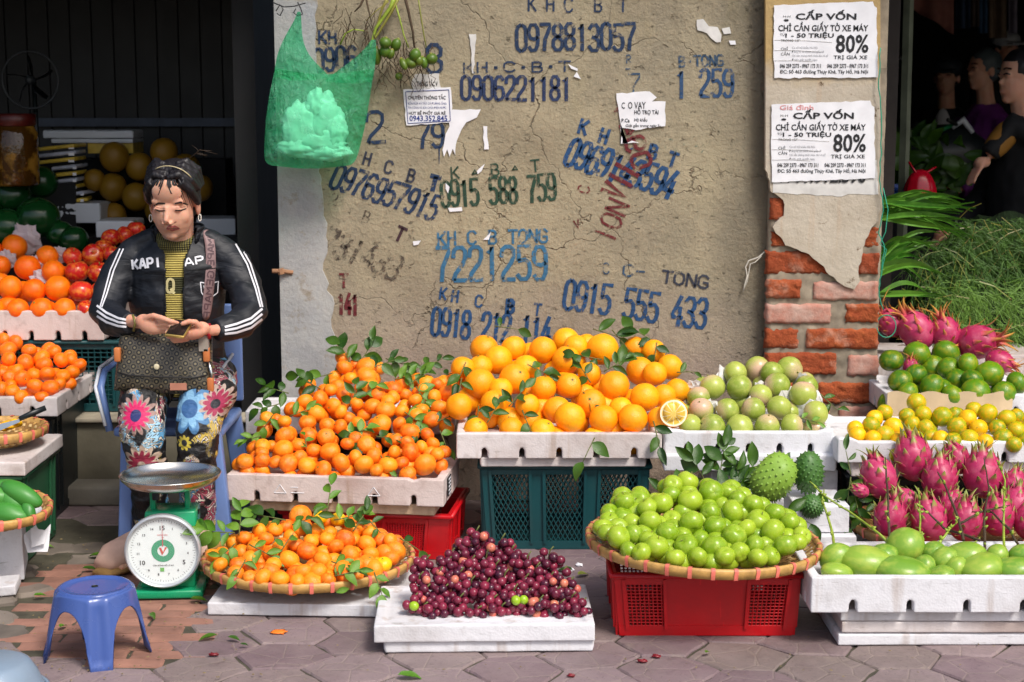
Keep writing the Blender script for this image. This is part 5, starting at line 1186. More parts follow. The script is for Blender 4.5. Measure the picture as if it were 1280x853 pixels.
for k, (dx, dy, lb_) in enumerate(((0, 0, 'upper white loan notice headed CẤP VỐN pasted on the pillar'), (-3.2, 124, 'lower white loan notice over an older poster on the pillar'))):
    Yp = YP-.0165; X = lambda x: x+dx; Yy = lambda y: y+dy
    if k:
        o2, og = sheet('old_notice', 'older white poster showing half a phone number under the lower notice', [(966,200),(1096,200),(1098,243),(1060,243),(1052,246),(966,241)], Yp+.003, MT['paper_worn']); put_text('0901.012.590', 972, 1082, 228, 14, Yp-.0005, INK, o2, og, .03)
        m0 = sheet('backing_strip', '', [(970,200),(1083,200),(1083,222),(970,223)], Yp-.001, MT['paper'], parent=o2)[0]; m0.parent = o2; m0.location = Vector(m0.location)+ (P(1026.5, 211.25, Yp-.001)-og)
    rt, og = sheet('paper_notice', lb_, [(X(967.5), Yy(7)), (X(1091), Yy(2)), (X(1093), Yy(8)), (X(1096), Yy(10)), (X(1097), Yy(97 if not k else 99)), (X(968), Yy(98 if not k else 104)), (X(967), Yy(60))], Yp-.002, MT['paper'], group='loan notices on the pillar')
    T = lambda s, x0, x1, yb, h, m=INK, bold=0.0: put_text(s, X(x0), X(x1), Yy(yb), h, Yp-.0035, m, rt, og, bold, rot=-.0)
    T('CẤP VỐN', 995, 1070, 24.5, 7.5, INK, .03); T('CHỈ CẦN GIẤY TỜ XE MÁY', 973, 1085, 39, 7.5, INK, .02); T('TỪ', 975, 981, 45, 3, INK); T('1 - 50 TRIỆU', 982, 1042, 47, 5.2, INK, .025); T('TRONG 15P', 976, 1000, 52, 2.6, INK, .01)
    T('80%', 1045, 1085, 65.5, 22, INK, .02); T('TRỊ GIÁ XE', 1042, 1084, 74, 4.6, INK, .01)
    T('CHỈ', 976, 985, 63, 3.6, INK); T('CẦN', 976, 987, 69.5, 3.6, INK)
    for j, s_ in enumerate(('Có số hộ khẩu Hà Nội', 'Đăng ký xe chính chủ giấy tờ', 'Chỉ cần chứng minh nhân dân và sổ', 'Được giải quyết ngay')): T(s_, 990, 1022+8*(j in (1, 2))+5*(j == 2), 61+j*5, 2.7, GI)
    T('046 259 2373 - 0967 173 311', 975, 1026, 85, 5, INK, .02); T('046 259 2373 - 0967 173 311', 1034, 1085, 85, 5, INK, .02); T('ĐC: Số 463 đường Thụy Khê, Tây Hồ, Hà Nội', 975, 1085, 92, 4.4, INK, .015)
    T('H-H', 979, 988, 22, 2.6, INK); mb = MB(); c0 = P(X(983), Yy(25.5), Yp-.0035)-og; mb.ell(c0, (.009, .0006, .004), 10, 6); mb.build('logo_mark', INK, rt)
    if k: T('Giá đình', 978, 1020, 13.5, 6, simple('faint_red', srgb(220,150,150), .7), .01)
    for j in range(3): mb = MB(); a_ = P(X(968), Yy(50+j*13), Yp-.0032)-og; b_ = P(X(1040-j*12), Yy(53+j*12), Yp-.0032)-og; m2 = a_.lerp(b_, .5)+Vector((0, 0, .002)); mb.tube([a_, m2, b_], .0007, 4); mb.build('paper_crease', MT['paper_worn'], rt)
Yp = YW-.0055
rt, og = sheet('paper_notice', 'small white bordered notice with blue print beside the areca branch', [(504,112),(563,109),(564,114),(566,153),(508,157)], Yp, MT['paper'])
put_text('CHUYÊN THÔNG TẮC', 510, 557, 124.5, 4.5, Yp-.0012, INK, rt, og, .02)
for j, (s_, x1) in enumerate((('BỒN RỬA VÀ TẤT CẢ ĐƯỜNG ỐNG', 558), ('THI CÔNG VÀ SỬA CHỮA ĐIỆN NƯỚC', 558))): put_text(s_, 510, x1, 131+j*5.2, 2.8, Yp-.0012, MT['blue_ink'], rt, og)
put_text('HÚT BỂ PHỐT GIÁ RẺ', 511, 557, 143.5, 3.6, Yp-.0012, INK, rt, og, .02); put_text('0943.352.845', 512, 559, 151.5, 7, Yp-.0012, MT['blue_ink'], rt, og, .02)
for a_, b_ in (((507,115),(561,112.5)),((561,112.5),(563,151.5)),((563,151.5),(510,154.5)),((510,154.5),(507,115))): mb = MB(); mb.tube([P(*a_, Yp-.001)-og, P(*b_, Yp-.001)-og], .0013, 4); mb.build('border', MT['blue_ink'], rt)
rt, og = sheet('paper_notice', 'torn slip of an older notice above the small blue-printed one', [(519,93),(549,92),(551,110),(516,112),(514,103)], Yp+.001, MT['paper_worn'], jag=1.5); put_text('THÔNG TẮC V', 521, 547, 108, 6, Yp-.0005, INK, rt, og, .02)
rt, og = sheet('paper_notice', 'torn white notice reading VAY in the middle of the wall', [(770.5,117),(812,114.5),(821,122),(815,127),(832,127),(831.5,158),(815,160),(795,163),(778,160),(776,180),(790,176),(800,179),(778,180),(775,150)], Yp, MT['paper'], jag=1.0)
put_text('C', 777, 781, 136, 8, Yp-.0012, INK, rt, og, .01); put_text('O VAY', 785, 807, 136, 8.5, Yp-.0012, INK, rt, og, .01); put_text('HỖ TRỢ TÀI', 793, 823, 143, 5, Yp-.0012, INK, rt, og, .02); put_text('Hộ khẩu', 793, 809, 152, 4, Yp-.0012, INK, rt, og, .01)
put_text('Giải gần trong ngày 5-', 782, 826, 159, 3.6, Yp-.0012, INK, rt, og, .01); put_text('P.Ca', 777, 787, 153, 4.6, Yp-.0012, INK, rt, og, .02)
TP = [('torn white paper patch shaped like a boot right of the small notice', [(561,138),(601,137),(596,147),(583,153),(577,162),(571,176),(569,194),(566,186),(562,196),(559,187),(555,196),(553,188),(557,168),(562,158)]),
 ('grey peeled paper scrap at the top right of the wall', [(871,25),(879,24),(886,33),(897,34),(902,44),(901,53),(895,53),(884,42),(872,38)]), ('small grey paper shred right of the peeled scrap', [(902,36),(912,34),(914,42),(905,43)]), ('tiny paper shred below the peeled scrap', [(911,51),(919,51),(920,56),(913,56)]),
 ('narrow upright white paper strip left of the stencils', [(604,158),(609,158),(611,187),(605,187)]), ('faint vertical tape remnant over small letters', [(586,43),(595,43),(594,62),(592,92),(590,92),(589,62)]), ('white fleck right of the upper number', [(710,80),(722,86),(722,89),(714,86)]), ('white triangular fleck under the other one', [(717,96),(721,90),(726,99)]),
 ('curled white shred over the green stencil', [(596,214),(606,205),(602,214),(597,218)]), ('white shred left of the green number', [(557,229),(562,234),(560,242),(557,236)]), ('short white shred under the green number', [(560,260),(577,259),(578,264),(562,265)]), ('white shred over the blue letters', [(604,300),(614,290),(611,300)]), ('white fleck near the purple letter', [(516,302),(526,301),(523,306),(517,307)])]
for lb_, pts in TP: o, og = sheet('torn_paper', '', pts, YW-.005, MT['paper_worn'] if 'grey' in lb_ or 'faint' in lb_ else MT['paper'], parent=wall, jag=.9); o.parent = None; o.location = og; tag(o, lb_, 'paper scrap', 'paper scraps stuck on the wall')
# ------------------------------------------------------------ front centre: mandarin basket and grapes
slab('foam_slab', 'flat white foam slab on the paving under the mandarin basket', .60, .50, .036, (P(388, 760, 4.5).x, 4.485, .003), R(-2.5), 'foam_clean')
BC = Vector((P(387, 700, 4.76).x, 4.745, .114))
basket('bamboo_basket', 'round bamboo basket of mandarins with green leaves, beside the green scale', BC, .318, .060, tilt=(0, R(.3)))
A9, B9 = (4.52, .125), (4.91, .235)
M2 = [(482,117,50,35),(480,160,38,25),(680,222,46,38),(725,175,34,32),(778,238,40,30),(840,222,36,34),(882,225,30,30),(860,278,42,35),(938,265,46,30),(938,312,38,33),(795,283,36,30),(705,288,44,45),(780,328,44,42),(842,365,44,42),(903,342,38,40,'yellow_lime'),(583,312,42,40),(512,270,46,44),(432,310,46,44),(362,330,36,34),(460,385,50,44),(528,360,42,32),(540,408,50,36),(597,385,38,30),(315,375,46,30),(390,385,32,24),(305,412,42,24),(385,422,42,22),(195,372,38,32),(255,310,40,30),(285,245,40,26),(115,333,28,35),(88,290,24,28),(232,210,27,25),(350,285,26,24),(390,255,34,38),(465,245,30,26),(530,225,32,28),(615,430,32,16),(465,433,30,14),(250,408,22,18),(730,385,35,25),(300,180,26,24),(370,175,27,25),(420,160,32,28),(555,175,26,24),(650,130,30,26,'yellow_lime'),(570,120,30,26,'yellow_lime'),(790,185,27,25),(622,342,32,28),(258,345,30,25),(705,430,30,14),(640,250,30,28),(600,215,30,28),(330,215,28,24)]
pile(M2, 240, 613, Q, A9, B9, 'mandarin', 'mandarin', 'mandarin', 'mandarin', {None: 'orange mandarin', 'yellow_lime': 'yellow mandarin'}, 'low basket', 'mandarins in the low bamboo basket', rnd_=(BC.x, BC.y, .318, BC.z), rmul=1.06, fill=60, fbox=(262, 512, 645, 735), calyx=.5)
g = 'leafy twigs on the basket of mandarins'
for x, y, a, n, L, wd in [(286,672,180,7,32,'crowding the left side'),(300,668,90,6,30,'standing at the left'),(290,690,230,5,26,'low at the left rim'),(318,690,-30,4,30,'pointing right in the left half'),(350,655,170,5,30,'across the upper left'),(372,660,20,6,28,'in the upper middle'),(410,640,85,4,30,'upright at the very top'),(425,655,10,6,28,'right of the top'),(445,665,60,5,26,'at the upper right'),(465,660,-50,3,24,'over the right mandarins'),(505,682,-35,2,26,'yellowish at the right rim'),(420,710,-20,6,24,'in the lower middle'),(425,725,10,5,26,'lower middle, pale'),(470,728,-70,4,28,'drooping over the front rim'),(437,742,-90,1,22,'single oval leaf hanging before the rim'),(305,710,-110,3,22,'between the left front mandarins'),(355,690,60,3,24,'left of centre')]:
    sprig(x, y, A9, B9, a, n, L, 'green mandarin twig '+wd, g, ms=random.choice((LEAVES, LEAVES_B)), rfront=.034, wide=1.35, twig=n > 1)
# grapes
slab('foam_slab', 'white foam slab with raised edge under the red grapes', .60, .36, .042, (P(606, 800, 4.2).x, 4.175, .034), R(1.5), 'foam_clean', lip=.008)
slab('foam_slab', 'lower foam slab on the paving beneath the grapes', .575, .33, .032, (P(606, 800, 4.2).x+.012, 4.185, .002), R(1.5), 'foam_clean')
fruit('grape', srgb(44,14,36), srgb(132,38,62), srgb(150,60,80), rough=.24, pstr=.0, blotch=.4, sss=.05)
fruit('grape_pale', srgb(196,96,90), srgb(210,130,100), srgb(170,60,80), rough=.24, pstr=.0, sss=.08)
fruit('grape_green', srgb(150,180,40), srgb(150,190,40), rough=.24, pstr=0)
BM = []
for mname in ('grape', 'grape_pale', 'grape_green'): m_ = MB().ell((0, 0, 0), (1, 1, 1.06), 12, 8).mesh('grape'); m_.materials.append(MT[mname]); BM.append(m_)
GB = [(470,255,88,70,'topmost bunch at the left of the peak'),(585,275,78,60,'right of the topmost bunch'),(430,300,60,50,'dark one under the topmost bunch'),(700,355,80,60,'on the right shoulder'),(800,320,70,50,'sticking out at the upper right'),(305,425,85,60,'large reddish one on the left'),(250,350,60,45,'dark one at the upper left'),(400,420,60,55,'left of centre, with one orange berry'),(195,520,45,45,'low at the far left, with a greenish berry'),(300,540,60,35,'bottom left'),(400,520,55,45,'bottom left of centre'),(515,475,60,60,'hanging in the dark centre'),(640,500,66,60,'bottom centre with a green berry'),(560,380,70,50,'dark, in the middle'),(800,440,70,55,'right of centre'),(755,530,60,45,'bottom right of centre, pale'),(850,540,50,40,'bottom right'),(890,455,60,50,'at the right side'),(945,535,50,40,'spilling over the right edge'),(220,425,50,45,'dark, at the left edge'),(480,550,50,25,'small, at the bottom middle'),(690,440,60,50,'buried right of the centre'),(520,330,70,55,'dark, under the peak'),(630,310,60,50,'dark, behind the peak'),(360,320,60,45,'dark, high on the left'),(330,480,60,45,'dark, low left of centre'),(450,450,60,50,'in the left middle'),(700,500,60,45,'low, right of the green-berry one'),(740,390,66,50,'dark, right middle'),(860,400,56,45,'dark, high at the right'),(250,480,55,45,'reddish, low left'),(600,420,60,50,'in the exact centre'),(450,360,60,50,'upper middle left'),(830,490,55,45,'low right, behind the front ones'),(550,520,55,40,'low centre'),(900,510,50,40,'low at the right end'),(240,540,40,30,'front left corner one'),(345,365,60,50,'dark, upper left of centre'),(590,540,50,30,'small bottom one')]
AG, BG = (4.23, .075), (4.45, .27)
for cx, cy, rx, ry, wd in GB:
    px, py = 460+cx/Q, 613+cy/Q; c = PPL(px, py, AG, BG); s = (c-CAM).dot(FWD)/FPX/Q; a, b = rx*s*1.12, ry*s*1.15; br = 20.5*s
    c = c + Vector((0, .018, -.004))
    root = empty('grape_bunch', c, 'bunch of red grapes, '+wd, 'grapes', 'bunches of red grapes on the white slab')
    n = 46 if rx > 55 else 32; pk = ('pale' in wd or 'reddish' in wd)
    pts = []
    for i in range(400):
        d = Vector((random.gauss(0, 1), random.gauss(0, 1), random.gauss(0, 1))).normalized(); k = random.choice((1, 1, .62, .3)); p = Vector((d.x*(a-br)*k, d.y*(a*.6)*k, d.z*(b-br*.6)*k))
        if p.y > a*.3: continue
        if all((p-q).length > br*1.6 for q in pts): pts.append(p)
        if len(pts) >= n: break
    gi = min(range(len(pts)), key=lambda i: pts[i].y)
    for i, p in enumerate(pts):
        m_ = BM[0]
        if random.random() < (.28 if pk else .045): m_ = BM[1]
        if 'green' in wd and i == gi: m_ = BM[2]
        if 'orange' in wd and i == gi: m_ = BM[1]
        o = link_mesh('grape', m_, None, root, p, (random.random()*3, random.random()*3, 0)); s_ = br*random.uniform(.86, 1.08); o.scale = (s_,)*3
    mb = MB(); mb.tube([(0, .01, -b*.5), (0, .004, 0), (.006, .0, b*.9), (.016, -.002, b*1.25)], .0022, 5); mb.build('stem', MT['twig'], root, smooth=True)
fl = 'loose leaves on the paving'
M_LF = [('leaf_bright', 497, 848, 26, 0, 'bright green leaf at the bottom edge of the photo'), ('leaf_dry', 722, 722, 16, 40, 'yellowish leaf on the paving right of the grapes'), ('leaf', 716, 716, 18, 160, 'dark leaf just behind the grapes at right'), ('leaf_bright', 882, 820, 11, 60, 'small green leaf in front of the red apple crate'), ('leaf', 272, 798, 20, 200, 'crumpled green leaves left of the grape slab'), ('leaf', 285, 800, 14, -20, 'second crumpled leaf beside the crumpled pair'), ('leaf_dry', 560, 686, 18, 20, 'curled yellow leaf behind the grapes'), ('leaf', 563, 676, 14, 80, 'dark curled leaf by the red crate corner'), ('leaf_bright', 48, 686, 16, 20, 'green leaf beside the white torn paper'), ('leaf', 128, 697, 16, 170, 'small green leaves on the broken stones'), ('leaf', 103, 714, 16, 10, 'green sprig lying left of the scale'), ('leaf_bright', 42, 748, 14, 30, 'yellow-green leaf by the small foam scrap'), ('leaf_bright', 75, 788, 15, 80, 'green leaf poking up behind the blue stool leg'), ('leaf', 188, 770, 14, -60, 'green leaf right of the blue stool'), ('leaf', 238, 752, 18, 0, 'dark leaf at the foot of the scale'), ('leaf', 300, 809, 9, 0, 'tiny dark leaf on the paving')]
for mm_, x, y, L, a, lb_ in M_LF:
    p = PZ(x, y, .004); root = None; s = L/FPX*(p-CAM).dot(FWD)*1.2; ms_ = LEAVES[0].copy(); ms_.materials.clear(); ms_.materials.append(MT[mm_])
    o = put_leaf(p, (math.cos(R(a)), math.sin(R(a)), .02), s, (random.uniform(-.2, .2), -.1, 1), None, [ms_], 1.2, 'fallen_leaf'); o.location.z = .012; tag(o, lb_, 'leaf', fl)
M_PEEL = simple('orange_peel', srgb(236,120,30), .6)
for x, y, L, lb_ in ((349, 790, 22, 'orange peel scrap in front of the mandarin basket'), (147, 725, 14, 'torn orange peel above the blue stool'), (156, 712, 9, 'smaller orange peel scrap left of the scale'), (267, 818, 13, 'pale peel bit left of the grape slab'), (820, 820, 12, 'red smear of squashed grape skin in front'), (803, 826, 12, 'second squashed red grape skin'), (714, 844, 10, 'squashed grape skin at the bottom edge')):
    p = PZ(x, y, .006); s = L/FPX*4.4; o3 = Vector((x, y, 0)); mb = MB(); mb.ell((0, 0, 0), (s*.5, s*.3, .004), 12, 6, fn=lambda d: 1+noise.noise(d*2+o3)*.8)
    o = mb.build('peel_scrap', M_PEEL if 'orange' in lb_ else simple('skin_red', srgb(120,24,34), .4) if 'red' in lb_ or 'grape' in lb_ else MT['brown_paper'], None, smooth=True); o.location = p; tag(o, lb_, 'scrap', 'peel and skin scraps on the ground')
for x, y, L, lb_ in ((757, 688, 16, 'white paper shred by the teal crate'), (712, 712, 12, 'white shred behind the grapes'), (724, 706, 9, 'tiny white shred behind the grapes')):
    p = PZ(x, y, .008); s = L/FPX*5; o3 = Vector((x, y, 0)); mb = MB(); mb.ell((0, 0, 0), (s*.5, s*.3, .006), 10, 6, fn=lambda d: 1+noise.noise(d*2+o3)*.8); o = mb.build('paper_scrap', MT['paper'], None); o.location = p; tag(o, lb_, 'paper scrap')
random.seed(31); mb = MB()
for i in range(420):
    x, y = (random.uniform(-20, 330), random.uniform(640, 850)) if i < 260 else (random.uniform(0, 1280), random.uniform(690, 853))
    p = PZ(x, y, .004); s = random.uniform(.002, .006); a = random.random()*6; u = Vector((math.cos(a), math.sin(a), random.uniform(-.2, .3)))*s; v_ = Vector((-math.sin(a), math.cos(a), 0))*s*.6; p.z = .008
    mb.add([p-u, p+v_, p+u, p-v_, p+Vector((0, 0, s*.5))], [(0,1,4),(1,2,4),(2,3,4),(3,0,4)])
o = mb.build('litter', simple('litter', srgb(120,104,70), .9, .5, 40), None); tag(o, 'tiny crumbs of leaf, soil and peel scattered over the paving', 'litter', kind='stuff')
# ------------------------------------------------------------ the scale
S0 = Vector((P(212, 745, 4.72).x, 4.72, .003)); SZ = R(4)
sc = empty('market_scale', S0, 'green dial scale with shiny steel pan standing before the seated woman', 'scale', None, SZ); SG = MT['scale_green']
link_mesh('base', bevelled(MB().box((.008, .02, .014), (.205, .20, .026)), .006), SG, sc)
mb = MB(); mb.add([(-.08,-.045,.026),(.085,-.045,.026),(.085,.09,.026),(-.08,.09,.026),(-.06,-.04,.262),(.092,-.04,.262),(.092,.07,.262),(-.06,.07,.262)], [(0,3,2,1),(4,5,6,7),(0,1,5,4),(1,2,6,5),(2,3,7,6),(3,0,4,7)]); link_mesh('housing', bevelled(mb, .006), SG, sc)
mb = MB(); mb.box((.0935, .02, .245), (.004, .02, .012)); mb.build('slot', MT['black_ink'], sc)
# dial is turned towards the street: cylinder along -y
def ycyl(name, r0, y0, y1, m, cz, bev=0, prof=None, n=56):
    mb = MB(); pr = prof or [(0, y0), (r0, y0), (r0, y1), (0, y1)]; vs = []; fs = []; k = len(pr)
    for r_, y_ in pr:
        for j in range(n): a = 2*math.pi*j/n; vs.append((math.cos(a)*r_-.004, y_, cz+math.sin(a)*r_))
    for i in range(k-1):
        for j in range(n): fs.append((i*n+j, (i+1)*n+j, (i+1)*n+(j+1) % n, i*n+(j+1) % n))
    mb.add(vs, fs); return mb.build(name, m, sc, fix=False, angle=R(35))
CZ = .150; simple('bezel', srgb(196,200,204), .35, .1, Metallic=.4)
ycyl('bezel', .112, 0, 0, MT['bezel'], CZ, prof=[(.1, -.04), (.1, -.05), (.109, -.054), (.1135, -.066), (.113, -.084), (.108, -.090), (.104, -.086), (.103, -.076)])
simple('dial_white', srgb(228,236,234), .25, .05); ycyl('dial_face', .1035, -.05, -.074, MT['dial_white'], CZ, prof=[(.1035, -.05), (.1035, -.074), (.001, -.074)])
def ring(name, r0, r1, y, m):
    n = 56; mb = MB(); vs = []
    for r_ in (r0, r1):
        for j in range(n): a = 2*math.pi*j/n; vs.append((math.cos(a)*r_-.004, y, CZ+math.sin(a)*r_))
    mb.add(vs, [(j, (j+1) % n, n+(j+1) % n, n+j) for j in range(n)]); return mb.build(name, m, sc)
ring('green_ring', .0165, .0345, -.0748, SG); 
mb = MB(); o_ = Vector((-.004, -.0752, CZ)); mb.strip([o_+Vector((-.012, 0, .010)), o_+Vector((-.003, 0, -.014))], [o_+Vector((-.005, 0, .010)), o_+Vector((.001, 0, -.006))]); mb.strip([o_+Vector((-.003, 0, -.014)), o_+Vector((.013, 0, .011))], [o_+Vector((.001, 0, -.004)), o_+Vector((.006, 0, .011))]); mb.build('emblem', simple('emblem_red', srgb(214,70,40), .5), sc)
def dtext(s, x, z, h, m=INK, bold=.02, name='dial_number', rot=0):
    me = text_mesh(s, 1.0, bold); xs = [v.co.x for v in me.vertices]; cx = (max(xs)+min(xs))/2
    for v in me.vertices: v.co = Vector(((v.co.x-cx)*h/.72, 0, (v.co.y-.36)*h/.72))
    me.materials.clear(); me.materials.append(m); o = bpy.data.objects.new(name, me); COL.objects.link(o); o.parent = sc; o.location = (-.004+x, -.0754, CZ+z); return o
for k in range(15):
    a = math.pi/2-2*math.pi*k/15; big = k in (0, 5, 10); r_ = .074 if not big else .071
    dtext('15' if k == 0 else str(k), math.cos(a)*r_, math.sin(a)*r_, .014 if big else .0075, INK)
mb = MB()
for k in range(75):
    a = 2*math.pi*k/75; l_ = .008 if k % 5 == 0 else .004; d = Vector((math.cos(a), 0, math.sin(a))); s = Vector((-d.z, 0, d.x))*.00055; mb.strip([o_+d*.096-s, o_+d*(.096-l_)-s], [o_+d*.096+s, o_+d*(.096-l_)+s])
tk = mb.build('dial_ticks', INK, sc); tk['kind'] = 'stuff'
dtext('CÂN ĐỒNG HỒ LÒ XO', 0, -.045, .0042, INK, .02, 'dial_line'); dtext('NHƠN HÒA', 0, .049, .004, MT['red_ink'], .02, 'dial_line'); dtext('15kg', 0, .042, .003, MT['red_ink'], .0, 'dial_line')
mb = MB(); mb.box(o_+Vector((-.004, 0, -.058)), (.012, .0005, .012)); mb.build('seal_mark', simple('seal_green', srgb(90,170,60), .5), sc)
mb = MB(); mb.add([o_+Vector(p) for p in ((-.0015, -.002, .014), (.0015, -.002, .014), (0, -.002, .094))], [(0, 1, 2)]); mb.build('pointer', MT['red_ink'], sc)
t = NT('dial_glass'); t.fin((1, 1, 1, 1), .03); t.b.inputs['Alpha'].default_value = .10; t.b.inputs['Specular IOR Level'].default_value = .8
ycyl('dial_glass', .103, -.08, -.083, t.m, CZ, prof=[(.103, -.079), (.08, -.0815), (.04, -.083), (.001, -.0832)])
PZr = .366
for sx_ in (-.042, .062): link_mesh('post', bevelled(MB().box((sx_, .015, .29), (.016, .03, .075)), .003), SG, sc)
link_mesh('pan_bracket', bevelled(MB().box((.010, .015, .322), (.15, .05, .012)), .003), MT['dark_steel'], sc); link_mesh('hook', bevelled(MB().box((-.028, -.02, .312), (.022, .012, .04)), .004), MT['black_plastic'], sc)
mb = MB(); rp = .150; mb.lathe((.012, .015, 0), [(0, .3285), (.06, .3285), (.095, .332), (.128, .342), (.145, .358), (.1485, PZr), (.1515, PZr+.002), (.1525, PZr-.001), (.1505, PZr-.003), (.148, .355), (.131, .3385), (.097, .3275), (.06, .3235), (0, .3235)], 64)
mb.build('pan', MT['steel'], sc, smooth=True, fix=False)
# ------------------------------------------------------------ little blue stool
T0 = Vector((P(122, 818, 4.17).x, 4.17, .002))
stl = empty('plastic_stool', T0, 'small blue plastic step stool with arched legs on the brick paving', 'stool')
mb = MB(); n = 96; Lz = [0, .012, .03, .06, .09, .115, .135, .15, .165, .178, .186, .19]; vs = []; fs = []; th0 = R(18)
for i in range(n):
    a = 2*math.pi*i/n; ph = abs(((a-th0+math.pi/4) % (math.pi/2))-math.pi/4); phd = math.degrees(ph)
    if phd < 12.5: hb = 0
    else: s_ = (phd-12.5)/32.5; hb = .150*math.sqrt(max(0, 1-(1-s_)**2.2))
    for k, z in enumerate(Lz):
        zz = hb+(.19-hb)*(z/.19); f = zz/.19
        sq = 1/(abs(math.cos(a-th0))**3+abs(math.sin(a-th0))**3)**(1/3); rr = (.136-.034*f**1.2); rad = rr*(1+(sq-1)*.15)*1
        rad -= .007*math.exp(-(phd/4)**2)*(f > .05)*min(1, (1-f)*4)              # flute down each leg
        rad += .004*math.exp(-((phd-12.5)/3.5)**2)                                 # rolled arch edge
        if z == 0 and hb == 0: rad += .006
        if k >= 10: rad -= .006*(k-9)
        vs.append((math.cos(a)*rad, math.sin(a)*rad, zz))
m_ = len(Lz)
for i in range(n):
    for k in range(m_-1): fs.append((i*m_+k, ((i+1) % n)*m_+k, ((i+1) % n)*m_+k+1, i*m_+k+1))
mb.add(vs, fs); me = mb.mesh('shell', smooth=True); me = apply_mods(me, [('SOLIDIFY', dict(thickness=.0045, offset=-1))]); me.polygons.foreach_set('use_smooth', [True]*len(me.polygons)); link_mesh('leg_shell', me, MT['blue_stool'], stl)
mb = MB(); vs = []; 
for r_, z in ((.0, .1895), (.03, .1895), (.06, .1895), (.082, .1895), (.0865, .1935), (.093, .1925), (.0945, .187)):
    for i in range(n): a = 2*math.pi*i/n; k = 1+(.03*abs(math.cos(4*(a-th0))) if r_ > .07 else 0); vs.append((math.cos(a)*r_*k, math.sin(a)*r_*k, z))
fs = [(j*n+i, (j+1)*n+i, (j+1)*n+(i+1) % n, j*n+(i+1) % n) for j in range(6) for i in range(n)]; mb.add(vs, fs); mb.build('seat_top', MT['blue_stool'], stl, smooth=True)
mb = MB(); mb.lathe((0, 0, 0), [(0, .1902), (.008, .1902), (.009, .1915), (.0095, .1902)], 16); mb.build('centre_hole', MT['black_plastic'], stl)
# grey-blue basin at the very corner
b0 = PZ(-12, 868, .0); o = empty('plastic_basin', (b0.x, b0.y, .003), 'grey-blue plastic basin turned over at the bottom left corner', 'basin'); mb = MB(); mb.lathe((0, 0, 0), [(.14, 0), (.136, .006), (.118, .05), (.10, .078), (.085, .085), (0, .086)], 40); mb.build('bowl', MT['grey_plastic'], o, smooth=True)
mb = MB(); mb.lathe((0, 0, 0), [(.136, .0), (.145, .002), (.147, .008), (.138, .011)], 40, closed=True); mb.build('rim', MT['grey_plastic'], o, smooth=True)
# ------------------------------------------------------------ left side of the stall
tray('foam_tray', 'white foam tray of large oranges and red apples at the shop front', .95, .45, .112, (P(131, 400, 6.0).x-.475, 5.98, .588), 0, 'foam_pink', notches=9, seed=20)
crate('plastic_crate', 'dark green wire-like crate on the plinth under the oranges and apples', .62, .36, .275, (P(150, 500, 6.0).x-.31, 6.0, .31), 0, 'teal_plastic', ((-.46, .46),), 'grid', .024, taper=.99)
U1 = [(65,315,56),(0,400,42),(122,408,58),(210,358,50),(237,425,52),(45,497,55),(152,508,53),(256,500,58),(80,575,50,30),(185,572,52,30),(288,575,50,32),(0,480,50),(-60,420,55),(-50,500,55),(-30,575,50,30),(-40,330,50)]
AU, BU = (6.03, .71), (6.35, .885)
pile(U1, 0, 220, Q, AU, BU, 'orange', 'orange', 'deep_orange', 'orange', 'deep orange fruit', 'shop-front tray', 'large deep oranges in the shop-front tray', flat=.97, calyx=.2, fill=6, fbox=(0, 80, 320, 380))
U2 = [(322,362,44),(415,352,50),(497,350,40),(343,427,54),(440,432,52),(362,512,54),(445,510,42),(385,578,42,24),(493,278,44),(605,240,32),(460,320,30),(550,265,30),(520,420,45),(520,500,45)]
pile(U2, 0, 220, Q, AU, BU, 'red_apple', 'apple', 'gala_apple', 'apple', 'red streaked apple', 'shop-front tray', 'red apples in the shop-front tray', flat=.93, calyx=.8, up=.8, fill=4, fbox=(85, 140, 320, 380))
for i, (x, y, s_) in enumerate(((33, 300, 18), (8, 325, 12), (40, 335, 14), (75, 320, 10), (50, 350, 12))):
    c = PPL(x, y, (6.05, .69), (6.37, .875)); o3 = Vector((i*2.2, 0, 0)); r_ = s_/FPX*6.3; mb = MB(); mb.ell((0, 0, 0), (r_, r_*.4, r_), 14, 10, fn=lambda d: 1+noise.noise(d*3+o3)*.6); o = link_mesh('tissue_wrap', mb.mesh(smooth=False), simple('tissue', srgb(190,176,180), .7), None, c); tag(o, 'crumpled pinkish tissue behind the deep oranges, number %s from the top' % ORD[i], 'tissue', 'tissue wraps among the deep oranges')
XR = -1.60
tray('foam_tray', 'white foam tray of reddish tangerines at the left edge', .66, .56, .07, (XR-.33, 5.53, .385), 0, 'foam_used', notches=5, seed=22)
crate('plastic_bin', 'tall black plastic bin carrying the tray of reddish tangerines', .6, .5, .38, (XR-.33, 5.56, .003), 0, 'black_plastic', ((-.4, -.3),), 'grid', .02, cat='plastic bin')
U3 = [(215,58,40,27),(130,65,36,30),(185,90,42,26),(272,108,36,35),(195,128,38,28),(113,122,44,35),(35,62,40,34),(38,105,36,36),(70,30,36,35),(15,20,36,35),(317,108,24,20),(352,130,32,33),(323,160,32,35),(280,178,34,34),(210,170,36,33),(152,172,28,24),(100,190,38,30),(158,225,40,35),(225,230,42,30),(262,215,26,22),(95,262,36,18),(10,165,30,35),(45,185,22,25),(45,225,26,22),(10,235,26,40),(55,245,28,30),(75,155,24,20),(185,262,30,14),(-30,60,36,36),(-30,130,36,36),(-30,200,36,36),(240,70,26,24)]
pile(U3, 0, 420, Q, (5.60, .465), (6.02, .60), 'tangerine', 'mandarin', 'deep_orange', 'tangerine', 'reddish orange tangerine', 'left edge tray', 'reddish tangerines in the left edge tray', flat=.86, fill=14, fbox=(0, 100, 430, 490), calyx=.1)
